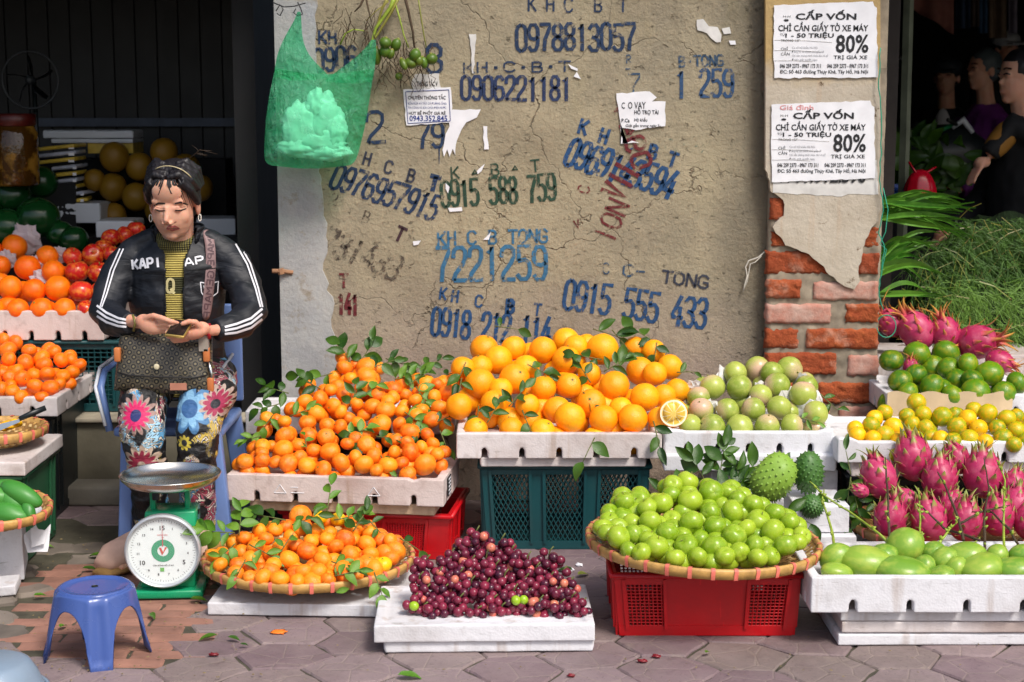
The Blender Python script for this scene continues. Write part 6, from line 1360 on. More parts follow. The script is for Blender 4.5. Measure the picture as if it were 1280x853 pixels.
slab('foam_slab', 'white foam cover used as a table top on the green crate at left', .6, .44, .045, (-1.55-.30, 4.97, .305), 0, 'foam_used')
crate('plastic_crate', 'green ribbed plastic crate under the white foam table top at left', .56, .40, .30, (-1.56-.29, 4.99, .003), 0, 'green_plastic', ((-.46, -.40), (.34, .42)), 'grid', .014)
kb = P(-8, 526, 5.19); basket('bamboo_basket', 'small bamboo basket holding a knife and yellow fruit slices', (kb.x, 5.19, .418), .168, .06, nb=22, group='small bamboo baskets at the left edge')
for i, (x, y) in enumerate(((12, 533), (2, 536), (20, 531))):
    c = P(x, y-2, 5.12); o = MB().ell((0, 0, 0), (.032, .022, .012), 16, 8).build('fruit_slice', MT['yellow_lime'], None, smooth=True); o.location = c; o.rotation_euler = (.3, .2*i, i); tag(o, ('yellow fruit slice nearest the knife', 'yellow fruit slice at the photo edge', 'small yellow slice at the right of the basket')[i], 'fruit slice', 'fruit slices in the small basket')
kn = empty('knife', P(38, 518, 5.1), 'kitchen knife with black handle resting on the small basket', 'knife'); k0 = kn.location
mb = MB(); mb.tube([P(24, 524, 5.06)-k0, P(40, 517, 5.08)-k0, P(57, 510, 5.1)-k0], [(.008, .006), (.010, .007), (.009, .007)], 8); mb.build('handle', MT['black_plastic'], kn, smooth=True)
mb = MB(); mb.prism([(0, 0), (.10, .012), (.11, .0), (.09, -.014), (0, -.01)], P(24, 524, 5.06)-k0, (-.93, -.1, -.35), (-.3, .3, .9), (0, .0014, 0)); mb.build('blade', MT['steel'], kn, fix=True)
mb = P(-16, 634, 4.78); basket('bamboo_basket', 'bamboo basket of long dark green mangoes at the left edge', (mb.x, 4.78, .262), .185, .06, nb=22, tilt=(R(3), R(4)), group='small bamboo baskets at the left edge')
for i, (x, y, L, a, r_) in enumerate(((12, 644, 24, -10, 15), (26, 618, 26, -25, 13), (14, 626, 20, -20, 12), (36, 640, 12, -60, 8), (4, 610, 16, 10, 11), (-14, 622, 26, 0, 14))):
    c = P(x, y, 4.74-.03*(y > 630)+.05*(y < 615)); s = 1/FPX*4.95; o3 = Vector((i*3, 0, 1)); mb = MB(); mb.ell((0, 0, 0), (L*s*1.15, r_*s, r_*s), 20, 12, fn=lambda d: 1+noise.noise(d*1.3+o3)*.1); o = mb.build('green_mango', MT['dark_mango'], None, smooth=True); o.location = c; o.rotation_euler = (0, R(-a), R(a*.6))
    tag(o, 'long dark green mango in the left edge basket, '+('largest at the front', 'upper one reaching right', 'middle one', 'small one at the right', 'partly cut by the photo edge', 'hidden at the back')[i], 'mango', 'long dark mangoes in the left edge basket')
mb = MB(); mb.lathe((0, 0, 0), [(0, .0), (.06, .0), (.10, .012), (.12, .03)], 24); o = mb.build('foam_dish', MT['foam_clean'], None, smooth=True); o.location = P(2, 636, 4.78)+Vector((0, 0, -.04)); tag(o, 'white plastic sheet lining the basket of long mangoes', 'liner')
slab('foam_box', 'white foam box standing under the basket of long mangoes', .30, .24, .175, (P(0, 690, 4.8).x-.085, 4.80, .004), R(14), 'foam_clean')
for i, (pts, z) in enumerate((([(30,668),(44,656),(50,668),(62,656),(60,690),(36,690)], .0), ([(38,660),(58,664),(56,680),(40,684)], .02))):
    o, og = sheet('torn_paper', '', pts, 4.84-.02*i, MT['paper'], parent=pav, jag=1.0); o.parent = None; o.location = og; o.rotation_euler = (R(-25), 0, R(10)); tag(o, ('torn white paper crumpled against the green crate at left', 'smaller torn white paper in front of the crumpled one')[i], 'paper scrap')
slab('foam_scrap', 'small rounded white foam scrap on the stones at the left edge', .16, .10, .03, (P(-8, 745, 4.66).x+.0, 4.62, .016), R(8), 'foam_clean', rot=(R(4), R(-3), R(8)))
# inside the shop
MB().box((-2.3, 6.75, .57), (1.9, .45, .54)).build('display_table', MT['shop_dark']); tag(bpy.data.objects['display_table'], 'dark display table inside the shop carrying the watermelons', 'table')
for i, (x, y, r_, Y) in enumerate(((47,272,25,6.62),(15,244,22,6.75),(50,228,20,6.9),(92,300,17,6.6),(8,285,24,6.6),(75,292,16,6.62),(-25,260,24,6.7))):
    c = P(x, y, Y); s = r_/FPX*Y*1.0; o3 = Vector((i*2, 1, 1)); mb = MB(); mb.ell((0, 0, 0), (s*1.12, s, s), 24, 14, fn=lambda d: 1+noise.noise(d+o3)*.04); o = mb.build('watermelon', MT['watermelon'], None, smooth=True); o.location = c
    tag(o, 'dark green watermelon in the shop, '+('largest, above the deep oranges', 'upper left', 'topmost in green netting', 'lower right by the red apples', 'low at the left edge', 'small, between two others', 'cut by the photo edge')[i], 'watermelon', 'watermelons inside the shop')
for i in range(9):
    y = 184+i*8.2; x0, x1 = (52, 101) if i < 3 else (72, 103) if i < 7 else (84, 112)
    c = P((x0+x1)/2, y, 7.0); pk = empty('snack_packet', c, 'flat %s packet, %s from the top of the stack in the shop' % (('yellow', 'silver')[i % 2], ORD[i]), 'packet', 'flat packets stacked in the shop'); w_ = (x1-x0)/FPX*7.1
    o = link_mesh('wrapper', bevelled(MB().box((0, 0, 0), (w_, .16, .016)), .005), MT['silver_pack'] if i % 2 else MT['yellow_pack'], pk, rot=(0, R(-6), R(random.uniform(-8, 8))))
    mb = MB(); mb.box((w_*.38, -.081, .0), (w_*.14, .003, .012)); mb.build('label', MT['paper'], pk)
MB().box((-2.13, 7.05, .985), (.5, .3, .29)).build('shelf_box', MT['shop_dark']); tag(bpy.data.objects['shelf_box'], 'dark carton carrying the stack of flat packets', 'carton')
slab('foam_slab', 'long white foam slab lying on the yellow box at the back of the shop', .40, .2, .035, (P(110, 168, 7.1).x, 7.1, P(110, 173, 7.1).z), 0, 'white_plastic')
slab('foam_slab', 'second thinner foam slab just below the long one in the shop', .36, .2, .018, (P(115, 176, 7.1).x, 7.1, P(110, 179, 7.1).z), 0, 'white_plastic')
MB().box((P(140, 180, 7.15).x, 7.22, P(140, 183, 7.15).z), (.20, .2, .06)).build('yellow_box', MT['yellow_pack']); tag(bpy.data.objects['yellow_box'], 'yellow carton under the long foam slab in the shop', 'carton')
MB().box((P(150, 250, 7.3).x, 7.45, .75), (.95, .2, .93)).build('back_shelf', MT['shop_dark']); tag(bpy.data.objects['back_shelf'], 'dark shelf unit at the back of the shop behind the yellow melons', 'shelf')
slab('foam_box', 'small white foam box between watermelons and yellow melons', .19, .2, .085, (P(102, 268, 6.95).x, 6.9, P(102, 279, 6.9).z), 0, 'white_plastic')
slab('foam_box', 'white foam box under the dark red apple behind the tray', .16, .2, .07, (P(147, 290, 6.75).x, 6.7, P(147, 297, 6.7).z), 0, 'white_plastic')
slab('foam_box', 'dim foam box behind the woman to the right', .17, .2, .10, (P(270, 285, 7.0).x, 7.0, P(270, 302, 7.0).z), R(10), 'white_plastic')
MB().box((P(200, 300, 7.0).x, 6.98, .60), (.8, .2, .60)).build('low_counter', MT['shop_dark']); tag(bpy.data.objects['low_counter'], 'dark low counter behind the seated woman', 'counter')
for i, (x, y, r_) in enumerate(((143,196,19),(141,234,18),(174,208,18),(170,246,18),(142,270,17),(205,190,18),(232,212,20),(198,262,18),(228,250,20),(118,225,14),(250,235,17))):
    c = P(x, y, 7.05+.02*(i % 3)); s = r_/FPX*7.1; o = MB().ell((0, 0, 0), (s*.95, s*.95, s*1.02), 20, 12, fn=lambda d: 1-.05*math.exp(-((d.z-1)/.2)**2)).build('yellow_melon', MT['pomelo'], None, smooth=True); o.location = c
    tag(o, 'yellow melon in the dim shop, '+('topmost at the left', 'second down at the left', 'upper middle', 'second down in the middle', 'lowest at the left', 'above the woman\'s head', 'right of her hair knot', 'behind her head', 'behind her right ear', 'small, at the left end', 'far right, darkest')[i], 'melon', 'yellow melons at the back of the shop')
jr = empty('glass_jar', P(22, 232, 6.7), 'large amber jar with a dark red lid at the top left of the shop', 'jar'); t = NT('amber'); v = t.coord(); t.fin(t.mix(t.step(t.noise(v, 9, 4), .5, .6), srgb(70,44,10), srgb(150,110,40)), .12, t.bump(t.noise(v, 20, 3), .6, .01)); hj = (232-158)/FPX*6.8
mb = MB(); mb.lathe((0, 0, 0), [(0, 0), (.085, 0), (.092, .01), (.092, hj*.85), (.08, hj*.95), (.075, hj)], 32); mb.build('jar_body', t.m, jr, smooth=True); mb = MB(); mb.lathe((0, 0, 0), [(.08, hj-.005), (.086, hj), (.086, hj+.04), (.08, hj+.045), (0, hj+.046)], 32); mb.build('lid', simple('dark_red', srgb(80,20,14), .4), jr, smooth=True)
fn = empty('standing_fan', P(38, 100, 7.2), 'dim grey electric fan in the dark at the top left', 'fan'); FM = simple('fan_grey', srgb(58,62,66), .4)
mb = MB(); rf = .125; mb.tube([(math.cos(a/40*6.2832)*rf, 0, math.sin(a/40*6.2832)*rf) for a in range(41)], .005, 6, cap=False); mb.build('guard_rim', FM, fn, smooth=True)
for k in range(5): mb = MB(); a = k*1.2566; mb.tube([(math.cos(a)*.02, .01, math.sin(a)*.02), (math.cos(a+.25)*.06, .0, math.sin(a+.25)*.06), (math.cos(a+.4)*.105, .012, math.sin(a+.4)*.105)], [(.003, .012), (.003, .032), (.003, .022)], 8); mb.build('blade', simple('fan_blade', srgb(22,26,30), .4), fn, smooth=True)
mb = MB(); mb.ell((0, .0, 0), (.022, .03, .022)); mb.build('hub', FM, fn, smooth=True); mb = MB(); mb.tube([(0, .05, 0), (0, .06, -.3), (0, .06, -fn.location.z+.32)], .011, 8); mb.build('stand', MT['black_plastic'], fn, smooth=True)
# ------------------------------------------------------------ green carrier bag, hook, areca branch
YB = 5.70; hk = empty('wire_hook', P(374, 14, YB), 'bent dark wire hook holding the green carrier bag', 'hook'); h0 = hk.location
for pts in ([(340,3),(355,9),(368,8),(382,4)], [(345,14),(350,6),(354,12),(350,20),(346,17)], [(372,3),(376,11),(378,18),(372,20),(367,16),(370,11)]): mb = MB(); mb.tube([P(x, y, YB)-h0 for x, y in pts], .0022, 5); mb.build('wire', MT['black_ink'], hk, smooth=True)
t = NT('green_film'); v = t.coord('Object', rnd=False); n1 = t.noise(v, 16, 5, .6, .8); col = t.mix(t.step(n1, .35, .7), srgb(70,206,152), srgb(160,242,206)); vf = t.coord('Object', rnd=False, scale=(14, 1, 3.2)); nb = t.bump(t.math('ADD', n1, t.math('MULTIPLY', t.noise(vf, 2.2, 4, .6, .6), 1.4)), 1.0, .035)
t.fin(col, .2, nb, Specular_IOR_Level=.7); tr = t.n('BsdfTranslucent'); t.l(col, tr.inputs[0]); tp = t.n('BsdfTransparent'); tp.inputs[0].default_value = srgb(186,244,218); m1 = t.n('MixShader'); m1.inputs[0].default_value = .45; t.l(t.b.outputs[0], m1.inputs[1]); t.l(tr.outputs[0], m1.inputs[2]); m2 = t.n('MixShader'); m2.inputs[0].default_value = .68; t.l(m1.outputs[0], m2.inputs[1]); t.l(tp.outputs[0], m2.inputs[2]); t.l(m2.outputs[0], t.o.inputs[0]); M_FILM = t.m
bg = empty('carrier_bag', P(400, 205, YB), 'translucent green plastic carrier bag of white bags hanging on the wall', 'plastic bag'); b0 = bg.location
def bagside(s):
    rows = [(208, 333, 441, .0), (203, 331, 446, .03), (190, 331, 449, .055), (170, 332, 453, .065), (150, 333, 458, .062), (130, 336, 460, .055), (110, 340, 464, .045), (95, 343, 467, .035), (86, 345, 469, .028)]
    vs = []; N = 25
    for i, (y, x0, x1, b) in enumerate(rows):
        for j in range(N):
            u = j/(N-1); x = x0+(x1-x0)*u; yy = y+(0 if i < 6 else (8*math.sin(math.pi*u)-6*abs(2*u-1)**3)*(i-5)/3)+(u*5 if i < 2 else 0)
            k = (math.sin(math.pi*u)**.6)*b; wr = noise.noise(Vector((x*.05, y*.035, s*3)))*.016+noise.noise(Vector((x*.12, y*.05, s*7+2)))*.008
            p = P(x, yy, YB); vs.append(Vector((p.x, YB+s*(k+wr*(1 if 0 < j < N-1 else 0)*(i > 0)), p.z))-b0)
    return vs, [(i*N+j, i*N+j+1, (i+1)*N+j+1, (i+1)*N+j) for i in range(len(rows)-1) for j in range(N-1)]
def bagsheets(nm, rows, N, wv):
    mb = MB()
    for s in (-1, .55):
        vs = []
        for i, (y, x0, x1, b, arch) in enumerate(rows):
            for j in range(N):
                u = j/(N-1); x = x0+(x1-x0)*u; k = (math.sin(math.pi*u)**.6)*b; w_ = noise.noise(Vector((x*.06, y*.04, s*3)))*.018+noise.noise(Vector((x*.16, y*.05, s*7+2)))*.010
                p = P(x, y+arch*math.sin(math.pi*u)**1.2, YB); vs.append(Vector((p.x, YB+s*(k+w_*wv*math.sin(math.pi*u)), p.z))-b0)
        mb.add(vs, [(i*N+j, i*N+j+1, (i+1)*N+j+1, (i+1)*N+j) for i in range(len(rows)-1) for j in range(N-1)])
    o = mb.build(nm, M_FILM, bg, smooth=True); o.data = apply_mods(o.data, [('SUBSURF', dict(levels=1))]); return o
bagsheets('bag_body', [(207, 338, 438, .006, 4), (203, 331, 444, .03, 5), (192, 330, 448, .052, 3), (172, 331, 453, .064, 0), (150, 332, 458, .062, 0), (130, 335, 461, .055, 0), (112, 338, 464, .045, 0), (98, 341, 466, .035, 0), (86, 343.5, 468, .028, 7)], 27, 1)
bagsheets('handle', [(97, 341.5, 414, .03, 4), (86, 343.5, 402, .022, 2), (74, 345.5, 390, .02, 0), (62, 348.5, 382, .018, 0), (48, 355, 378, .014, 0), (34, 363, 377, .011, 0), (24, 369, 376.5, .008, 0), (15, 371.5, 376, .005, 0)], 11, .6)
bagsheets('handle', [(102, 404, 466, .03, 2), (90, 420, 468, .02, 3), (80, 434, 469, .018, 0), (70, 447, 470, .014, 0), (60, 457, 470.5, .01, 0), (50, 464, 470, .007, 0)], 11, .6)
M_WB = simple('white_bag', srgb(244,250,248), .35, .1, 10, .6, 30)
for x, y, rx, ry, s_ in ((380,158,24,26,1),(404,152,22,30,2),(418,162,14,20,3),(396,176,30,18,4),(396,132,12,18,5),(408,190,26,10,6),(376,184,24,12,7)):
    o3 = Vector((s_*4, 0, 0)); mb = MB(); c = P(x, y, YB-.008); mb.ell(c-b0, (rx/FPX*5.8, .024, ry/FPX*5.8), 34, 24, fn=lambda d: 1+noise.noise(d*2.2+o3)*.3+abs(noise.noise(d*5+o3))*.3+abs(noise.noise(d*11+o3))*.12); mb.build('white_bag', M_WB, bg, smooth=True)
ar = empty('areca_branch', P(520, 5, YW-.06), 'hanging areca branch with green nuts, stems and dry root fibres', 'areca branch'); a0 = ar.location
def stem(pts, r0, r1, m, Y=YW-.05, nm='stem'):
    mb = MB(); n = len(pts); W = [P(x, y, Y)-a0 for x, y in pts]; mb.tube(W, [r0+(r1-r0)*i/(n-1) for i in range(n)], 6); mb.build(nm, m, ar, smooth=True)
stem([(496,-10),(488,10),(470,35),(463,60),(455,62)], .009, .003, MT['stalk']); stem([(502,-10),(490,14),(474,40),(466,52),(460,55)], .006, .003, MT['leaf_dry']); stem([(487,-6),(478,10),(472,30),(468,40)], .006, .002, MT['leaf_dry'])
stem([(486,2),(470,14),(458,26)], .002, .0015, MT['leaf_dry']); stem([(425,56),(432,42),(442,37),(456,39)], .0035, .002, MT['stalk']); stem([(494,4),(500,25),(505,45),(511,60)], .0035, .002, MT['stalk']); stem([(505,-8),(510,12),(516,40),(518,60)], .006, .003, MT['twig_brown']); stem([(522,-8),(526,20),(530,45),(533,60)], .003, .002, MT['leaf_dry'])
stem([(456,-5),(450,8),(443,15)], .005, .002, MT['twig_brown']); stem([(458,0),(461,14),(464,28)], .004, .001, MT['twig_brown'])
for i, (x, y, rx, ry) in enumerate(((537,250,20,35),(573,228,24,24),(575,190,27,22),(622,200,22,27),(690,280,30,22),(708,245,25,26),(780,262,27,23),(745,278,17,24),(655,285,16,26),(635,340,16,16),(600,240,16,20),(725,270,18,20))):
    p = P(320+x/Q, y/Q, YW-.075-.012*(i % 3)); s = 1/Q/FPX*5.85; o = MB().ell((0, 0, 0), (rx*s, rx*s, ry*s*1.05), 14, 10, fn=lambda d: 1+.1*max(0, -d.z)**3).build('nut', MT['areca'], ar, smooth=True); o.location = p-a0; o.rotation_euler = (random.uniform(-.4, .4), random.uniform(-.5, .5), 0)
    mb = MB(); mb.tube([(0, 0, ry*s*.9), (0, 0, ry*s*1.2)], [.007, .004], 6); mb.build('cap', MT['leaf_dry'], o)
random.seed(5); mb = MB()
for i in range(70):
    x, y = (random.uniform(426, 475), random.uniform(10, 40)) if i < 26 else (random.uniform(468, 545), random.uniform(50, 90)); q = []; dx = random.uniform(-3, 3)
    for k in range(7): q.append(P(x, y, YW-.03-random.random()*.03)-a0); x += dx+random.gauss(0, 2.2); y += random.uniform(3, 8)
    mb.tube(q, [.0014]*6+[.0006], 3, cap=False)
o = mb.build('root_fibres', MT['twig_brown'], ar); o['kind'] = 'stuff'
# ------------------------------------------------------------ the seated woman
random.seed(11)
GL.update({'E': [[(.48,1),(.04,1),(.04,0),(.48,0)],[(.1,.5),(.4,.5)]], 'M': [[(0,0),(0,1),(.26,.4),(.52,1),(.52,0)]], 'P': [[(.04,0),(.04,1),(.36,1),(.48,.86),(.46,.6),(.34,.48),(.12,.48)]],
           'Q': [[(.3,0),(.1,.04),(0,.25),(0,.75),(.12,.97),(.3,1),(.46,.9),(.5,.7),(.5,.3),(.44,.1),(.3,0)],[(.3,.3),(.42,.06),(.58,-.06)]], 'J': [[(.44,1),(.44,.2),(.32,0),(.12,0),(0,.16)]]})
def skinmat(name, c, c2):
    t = NT(name); v = t.coord(rnd=False); n = t.noise(v, 7, 4); col = t.mix(t.step(n, .4, .65), C4(c), C4(c2)); col = t.mix(t.math('MULTIPLY', t.noise(v, 60, 3), .15), col, dark(C4(c), .7))
    t.fin(col, .58, t.bump(t.noise(v, 220, 3), .12, .002), Specular_IOR_Level=.35); t.b.inputs['Subsurface Weight'].default_value = .4; t.b.inputs['Subsurface Radius'].default_value = (.8, .3, .15); t.b.inputs['Subsurface Scale'].default_value = .016; return t.m
M_SKIN = skinmat('skin', srgb(214,164,138), srgb(204,142,118))
pO = P(220, 640, 5.2); pO.z = 0.0
wo = empty('person', pO, 'seated woman in navy track jacket and floral trousers looking down at a phone', 'person')
HC = P(217, 255, 5.20)
HM = Matrix.Rotation(R(-5), 3, 'Z') @ Matrix.Rotation(R(15), 3, 'X')
def H(x, f, z): return HC + HM @ Vector((x, -f, z))
b = MB()
def he(x, f, z, rx, rf, rz): b.ell(H(x, f, z), (rx, rf, rz), 20, 14, M=HM)
he(0,-.018,.034,.076,.090,.086); he(0,.018,-.026,.065,.068,.083); he(0,.026,-.066,.052,.048,.040); he(0,.054,-.086,.024,.020,.018)
for s in (-1, 1): he(s*.034,.042,-.026,.028,.028,.034); he(s*.030,.071,.006,.0165,.009,.009); he(s*.028,.060,.028,.026,.012,.014); he(s*.076,-.012,-.014,.008,.017,.029); he(s*.0115,.090,-.035,.0072,.009,.0065)
he(0,.056,.058,.050,.022,.042); he(0,.080,-.048,.020,.011,.006); he(0,.078,-.0575,.016,.011,.006); he(0,.072,-.044,.024,.014,.014)
b.tube([H(0,.074,.016), H(0,.083,-.006), H(0,.095,-.025), H(0,.092,-.033)], [.009,.009,.0095,.0078], 10)
b.tube([H(0,-.03,-.05), P(222,310,5.27), P(222,335,5.3)], [.052,.052,.06], 14)
TORSO = [(222,480,5.34,.150,.10),(222,430,5.33,.140,.105),(222,370,5.31,.150,.105),(222,325,5.30,.150,.095),(222,312,5.29,.085,.06)]
def torso(mb, inf, rows=TORSO):
    mb.tube([P(x, y, Y) for x, y, Y, _, _ in rows], [(rx+inf, ry+inf) for *_, rx, ry in rows], 28, up=Vector((1, 0, 0)))
torso(b, -.015)
LA = [(176,322,5.30,.036),(145,352,5.27,.038),(131,388,5.2,.042),(150,398,5.09,.036),(168,403,5.03,.026),(178,405,5.0,.025)]
RA = [(272,322,5.30,.036),(302,352,5.27,.038),(317,390,5.2,.042),(296,406,5.09,.036),(270,413,5.03,.026),(258,414,5.0,.025)]
def limb(mb, L, inf=0, n=14): mb.tube([P(x, y, Y) for x, y, Y, r in L], [r+inf for *_, r in L], n)
limb(b, LA, -.008); limb(b, RA, -.008)
def E(x, y, Y, rx, ry, rz, M=None): b.ell(P(x, y, Y), (rx, ry, rz), 16, 10, M=M)
def fing(pts, r0, r1): b.tube([P(*p) for p in pts], [r0+(r1-r0)*i/(len(pts)-1) for i in range(len(pts))], 9); b.ell(P(*pts[-1]), r1*1.0, 9, 7)
# her right hand (left in the photo): fingers meet the phone from the side
M1_ = Matrix.Rotation(R(14), 3, 'Y'); b.ell(P(189, 407, 4.985), (.043, .020, .029), 16, 10, M=M1_); b.ell(P(180, 402, 4.99), (.028, .02, .024), 14, 9)
fing([(182,398,4.98),(192,395,4.965),(203,398,4.955),(213,402,4.95)], .0115, .0075)
for k, (y0, y1, x1, dY) in enumerate(((401,404,222,0),(406,410,221,.008),(411,415,217,.016),(415,419,210,.024))): fing([(198,y0,4.965+dY),(208,y0-1,4.955+dY),(216-k,(y0+y1)/2,4.952+dY),(x1,y1,4.965+dY)], .0098-.0005*k, .0068)
# her left hand (right in the photo): palm up beneath the phone
M2_ = Matrix.Rotation(R(-12), 3, 'Y'); b.ell(P(243, 416, 4.985), (.044, .026, .022), 16, 10, M=M2_); b.ell(P(252, 411, 4.99), (.028, .02, .023), 14, 9)
fing([(250,409,4.975),(244,403,4.96),(236,402,4.95),(228,405,4.945)], .0115, .0078)
for k, (y0, y1, x1, dY) in enumerate(((413,409,213,-.012),(417,416,208,-.006),(421,421,210,0),(424,425,215,.008))): fing([(235,y0,4.975+dY),(226,y0+2,4.968+dY),(218,y1+2,4.962+dY),(x1,y1,4.965+dY)], .0098-.0005*k, .0068)
LL = [(192,466,5.33,.080),(182,492,5.14,.078),(181,506,5.02,.070),(184,560,4.99,.056),(188,620,5.03,.044),(189,668,5.05,.036)]
RL = [(258,466,5.33,.085),(256,492,5.14,.080),(250,508,5.02,.072),(247,560,4.99,.056),(248,620,5.03,.044),(249,668,5.05,.036)]
limb(b, LL, -.012); limb(b, RL, -.012)
fA = P(189,672,5.06); fB = P(249,672,5.06)
for A_, tx in ((fA, -.07), (fB, .055)): b.tube([Vector((A_.x, A_.y+.03, .045)), Vector((A_.x+tx*.4, A_.y-.06, .05)), Vector((A_.x+tx, A_.y-.15, .035)), Vector((A_.x+tx*1.1, A_.y-.19, .03))], [(.03,.034),(.034,.036),(.026,.042),(.015,.03)], 12, up=Vector((0,0,1)))
me = fuse(b, .0028, 9, None, pO); me.materials.append(M_SKIN); link_mesh('body', me, None, wo)
BV = bvh_of(me, pO)
def hit(bv, px, py, off=.001):
    d = ray(px, py).normalized(); h = bv.ray_cast(CAM, d)
    return (h[0] - d*off) if h[0] else None
def stroke(bv, pts, w0, m, nm, off=.0012, parent=None, sub=5, org=None):
    """ribbon laid on a surface along picture points; w0 in pixels (or list)"""
    parent = parent or wo; org = pO if org is None else org
    q = []; n = len(pts); ws = [w0]*n if isinstance(w0, (int, float)) else w0; W = []
    for i in range(n-1):
        for k in range(sub): f = k/sub; q.append(Vector(pts[i]).lerp(Vector(pts[i+1]), f)); W.append(ws[i]+(ws[i+1]-ws[i])*f)
    q.append(Vector(pts[-1])); W.append(ws[-1]); L = []; C_ = []; Rr = []
    for i, p in enumerate(q):
        d = (q[min(i+1, len(q)-1)]-q[max(i-1, 0)]); d = d.normalized() if d.length else Vector((1, 0)); m_ = Vector((-d.y, d.x))*W[i]/2
        a, c, b_ = (hit(bv, *(p+m_), off), hit(bv, *p, off), hit(bv, *(p-m_), off))
        if a is None or b_ is None or c is None: continue
        L.append(a-org); C_.append(c-org); Rr.append(b_-org)
    if len(L) < 2: return None
    mb = MB(); mb.strip(L, C_); mb.strip(C_, Rr); return mb.build(nm, m, parent, smooth=True)
M_BROW = simple('brow', srgb(48,34,30), .8, .2); M_LASH = simple('lash', srgb(26,18,18), .6, .1); M_LIP = simple('lip', srgb(168,88,84), .4, .15); M_LIPD = simple('lip_line', srgb(96,44,44), .6, .1); M_CHK = simple('nostril_shade', srgb(150,96,80), .7, .1)
stroke(BV, [(192.5,257.5),(198,254.3),(206.5,254.8)], [1.2,2.6,1.8], M_BROW, 'eyebrow'); stroke(BV, [(218.5,254.8),(226,253.2),(235,256)], [1.8,2.6,1.2], M_BROW, 'eyebrow')
stroke(BV, [(193.5,261.8),(199,264),(206.5,263.6)], [1.2,1.9,1.3], M_LASH, 'eyelashes'); stroke(BV, [(218.8,263),(225.5,263.6),(233,261)], [1.3,1.9,1.2], M_LASH, 'eyelashes')
stroke(BV, [(195,259.2),(200,260.2),(206,260.6)], .6, M_CHK, 'eyelid_crease'); stroke(BV, [(219.5,260.2),(226,259.9),(232,258.2)], .6, M_CHK, 'eyelid_crease')
stroke(BV, [(208.5,285),(211.5,283.2),(214.5,283.8),(218,283.2),(223.5,285)], [1,2.6,2.4,2.6,1], M_LIP, 'lip'); stroke(BV, [(208,286.5),(215,288),(224,286.5)], [1,3.2,1], M_LIP, 'lip'); stroke(BV, [(208,285.7),(215,286.1),(224.5,285.6)], .8, M_LIPD, 'lip_line', .0018)
stroke(BV, [(208,277.6),(211,278.6)], 1.3, M_CHK, 'nostril_shade'); stroke(BV, [(217.5,278.6),(220.5,277.4)], 1.3, M_CHK, 'nostril_shade')  # shadow under the nose drawn as two brownish strokes
# hair
M_HAIR = None; t = NT('hair'); v = t.coord(rnd=False, scale=(160, 160, 14)); n = t.noise(v, 1.5, 3); col = t.mix(n, srgb(12,11,14), srgb(34,30,34)); M_HAIR = t.fin(col, .46, t.bump(n, .4, .002), Specular_IOR_Level=.4)
hb = MB()
def hair_ell(x, f, z, rx, rf, rz): hb.ell(H(x, f, z), (rx, rf, rz), 22, 16, M=HM)
hair_ell(0,-.042,.046,.080,.090,.088); hair_ell(0,-.045,.0,.078,.07,.075); hair_ell(0,-.030,.060,.079,.084,.080)
for s in (-1, 1):
    for k in range(4): hb.tube([H(s*(.004+.006*k),.050-.018*k,.104+.010*k), H(s*(.036+.004*k),.040-.022*k,.112+.008*k), H(s*(.068+.003*k),.018-.020*k,.086+.006*k), H(s*.083,-.012-.014*k,.046)], [.009,.014,.015,.011], 10)
hair_ell(0,-.042,.048,.08,.09,.09); hair_ell(.02,-.075,.085,.045,.05,.038)
for s in (-1, 1): hb.tube([H(s*.045,.052,.092), H(s*.070,.034,.058), H(s*.079,.012,.022), H(s*.079,-.01,-.002)], [.016,.016,.014,.009], 8)
me = fuse(hb, .0036, 3, lambda c: .0006*math.sin(c.x*420+c.z*160+noise.noise(c*30)*3), pO); me.materials.append(M_HAIR); link_mesh('hair', me, None, wo)
for k in range(26):      # fringe strands over the forehead and temples
    side = -1 if k % 2 else 1; x0 = side*random.uniform(.006, .05); x1 = x0+side*random.uniform(.018, .034); zz = random.uniform(.0, .03) if abs(x0) > .028 else random.uniform(.04, .065)
    f0 = .070-abs(x0)*.35; pts = [H(x0*.6, f0-.024, .110), H(x0, f0+.006, .090), H((x0+x1)/2, .088-abs(x0+x1)*.32, .06), H(x1, .088-abs(x1)*.55, zz)]
    hm = MB(); hm.tube([p-pO for p in pts], [.0022, .0024, .0018, .0004], 5); hm.build('hair_strand', M_HAIR, wo, smooth=True)
for k in range(7):      # stray hairs behind
    a = random.uniform(.3, 1.6); hm = MB(); r_ = random.uniform(.04, .09); hm.tube([H(.03,-.06,.12)-pO, H(.05+r_*.4,-.07,.13+r_*.35)-pO, H(.06+r_*math.cos(a),-.07,.12+r_*math.sin(a)*.7)-pO], [.0012, .0009, .0004], 4); hm.build('hair_strand', simple('hair_brown', srgb(62,46,30), .5), wo, smooth=True)
hm = MB(); hm.tube([H(math.sin(a)*.083+.004, .012+.02*math.cos(a), .052+.086*math.cos(a))-pO for a in [R(k) for k in range(-30, 66, 8)]], .0018, 6); hm.build('hair_band', simple('cream_band', srgb(190,176,136), .4), wo, smooth=True)
for x, z, r_ in ((-.082, -.05, .008), (.082, -.047, .0075)):
    hm = MB(); c = H(x, .0, z); hm.tube([c-pO+Vector((math.cos(a)*r_*.6, 0, math.sin(a)*r_*1.5)) for a in [k*.57 for k in range(12)]], .0016, 5, cap=False); hm.build('earring', simple('pearl', srgb(236,232,220), .25), wo, smooth=True)
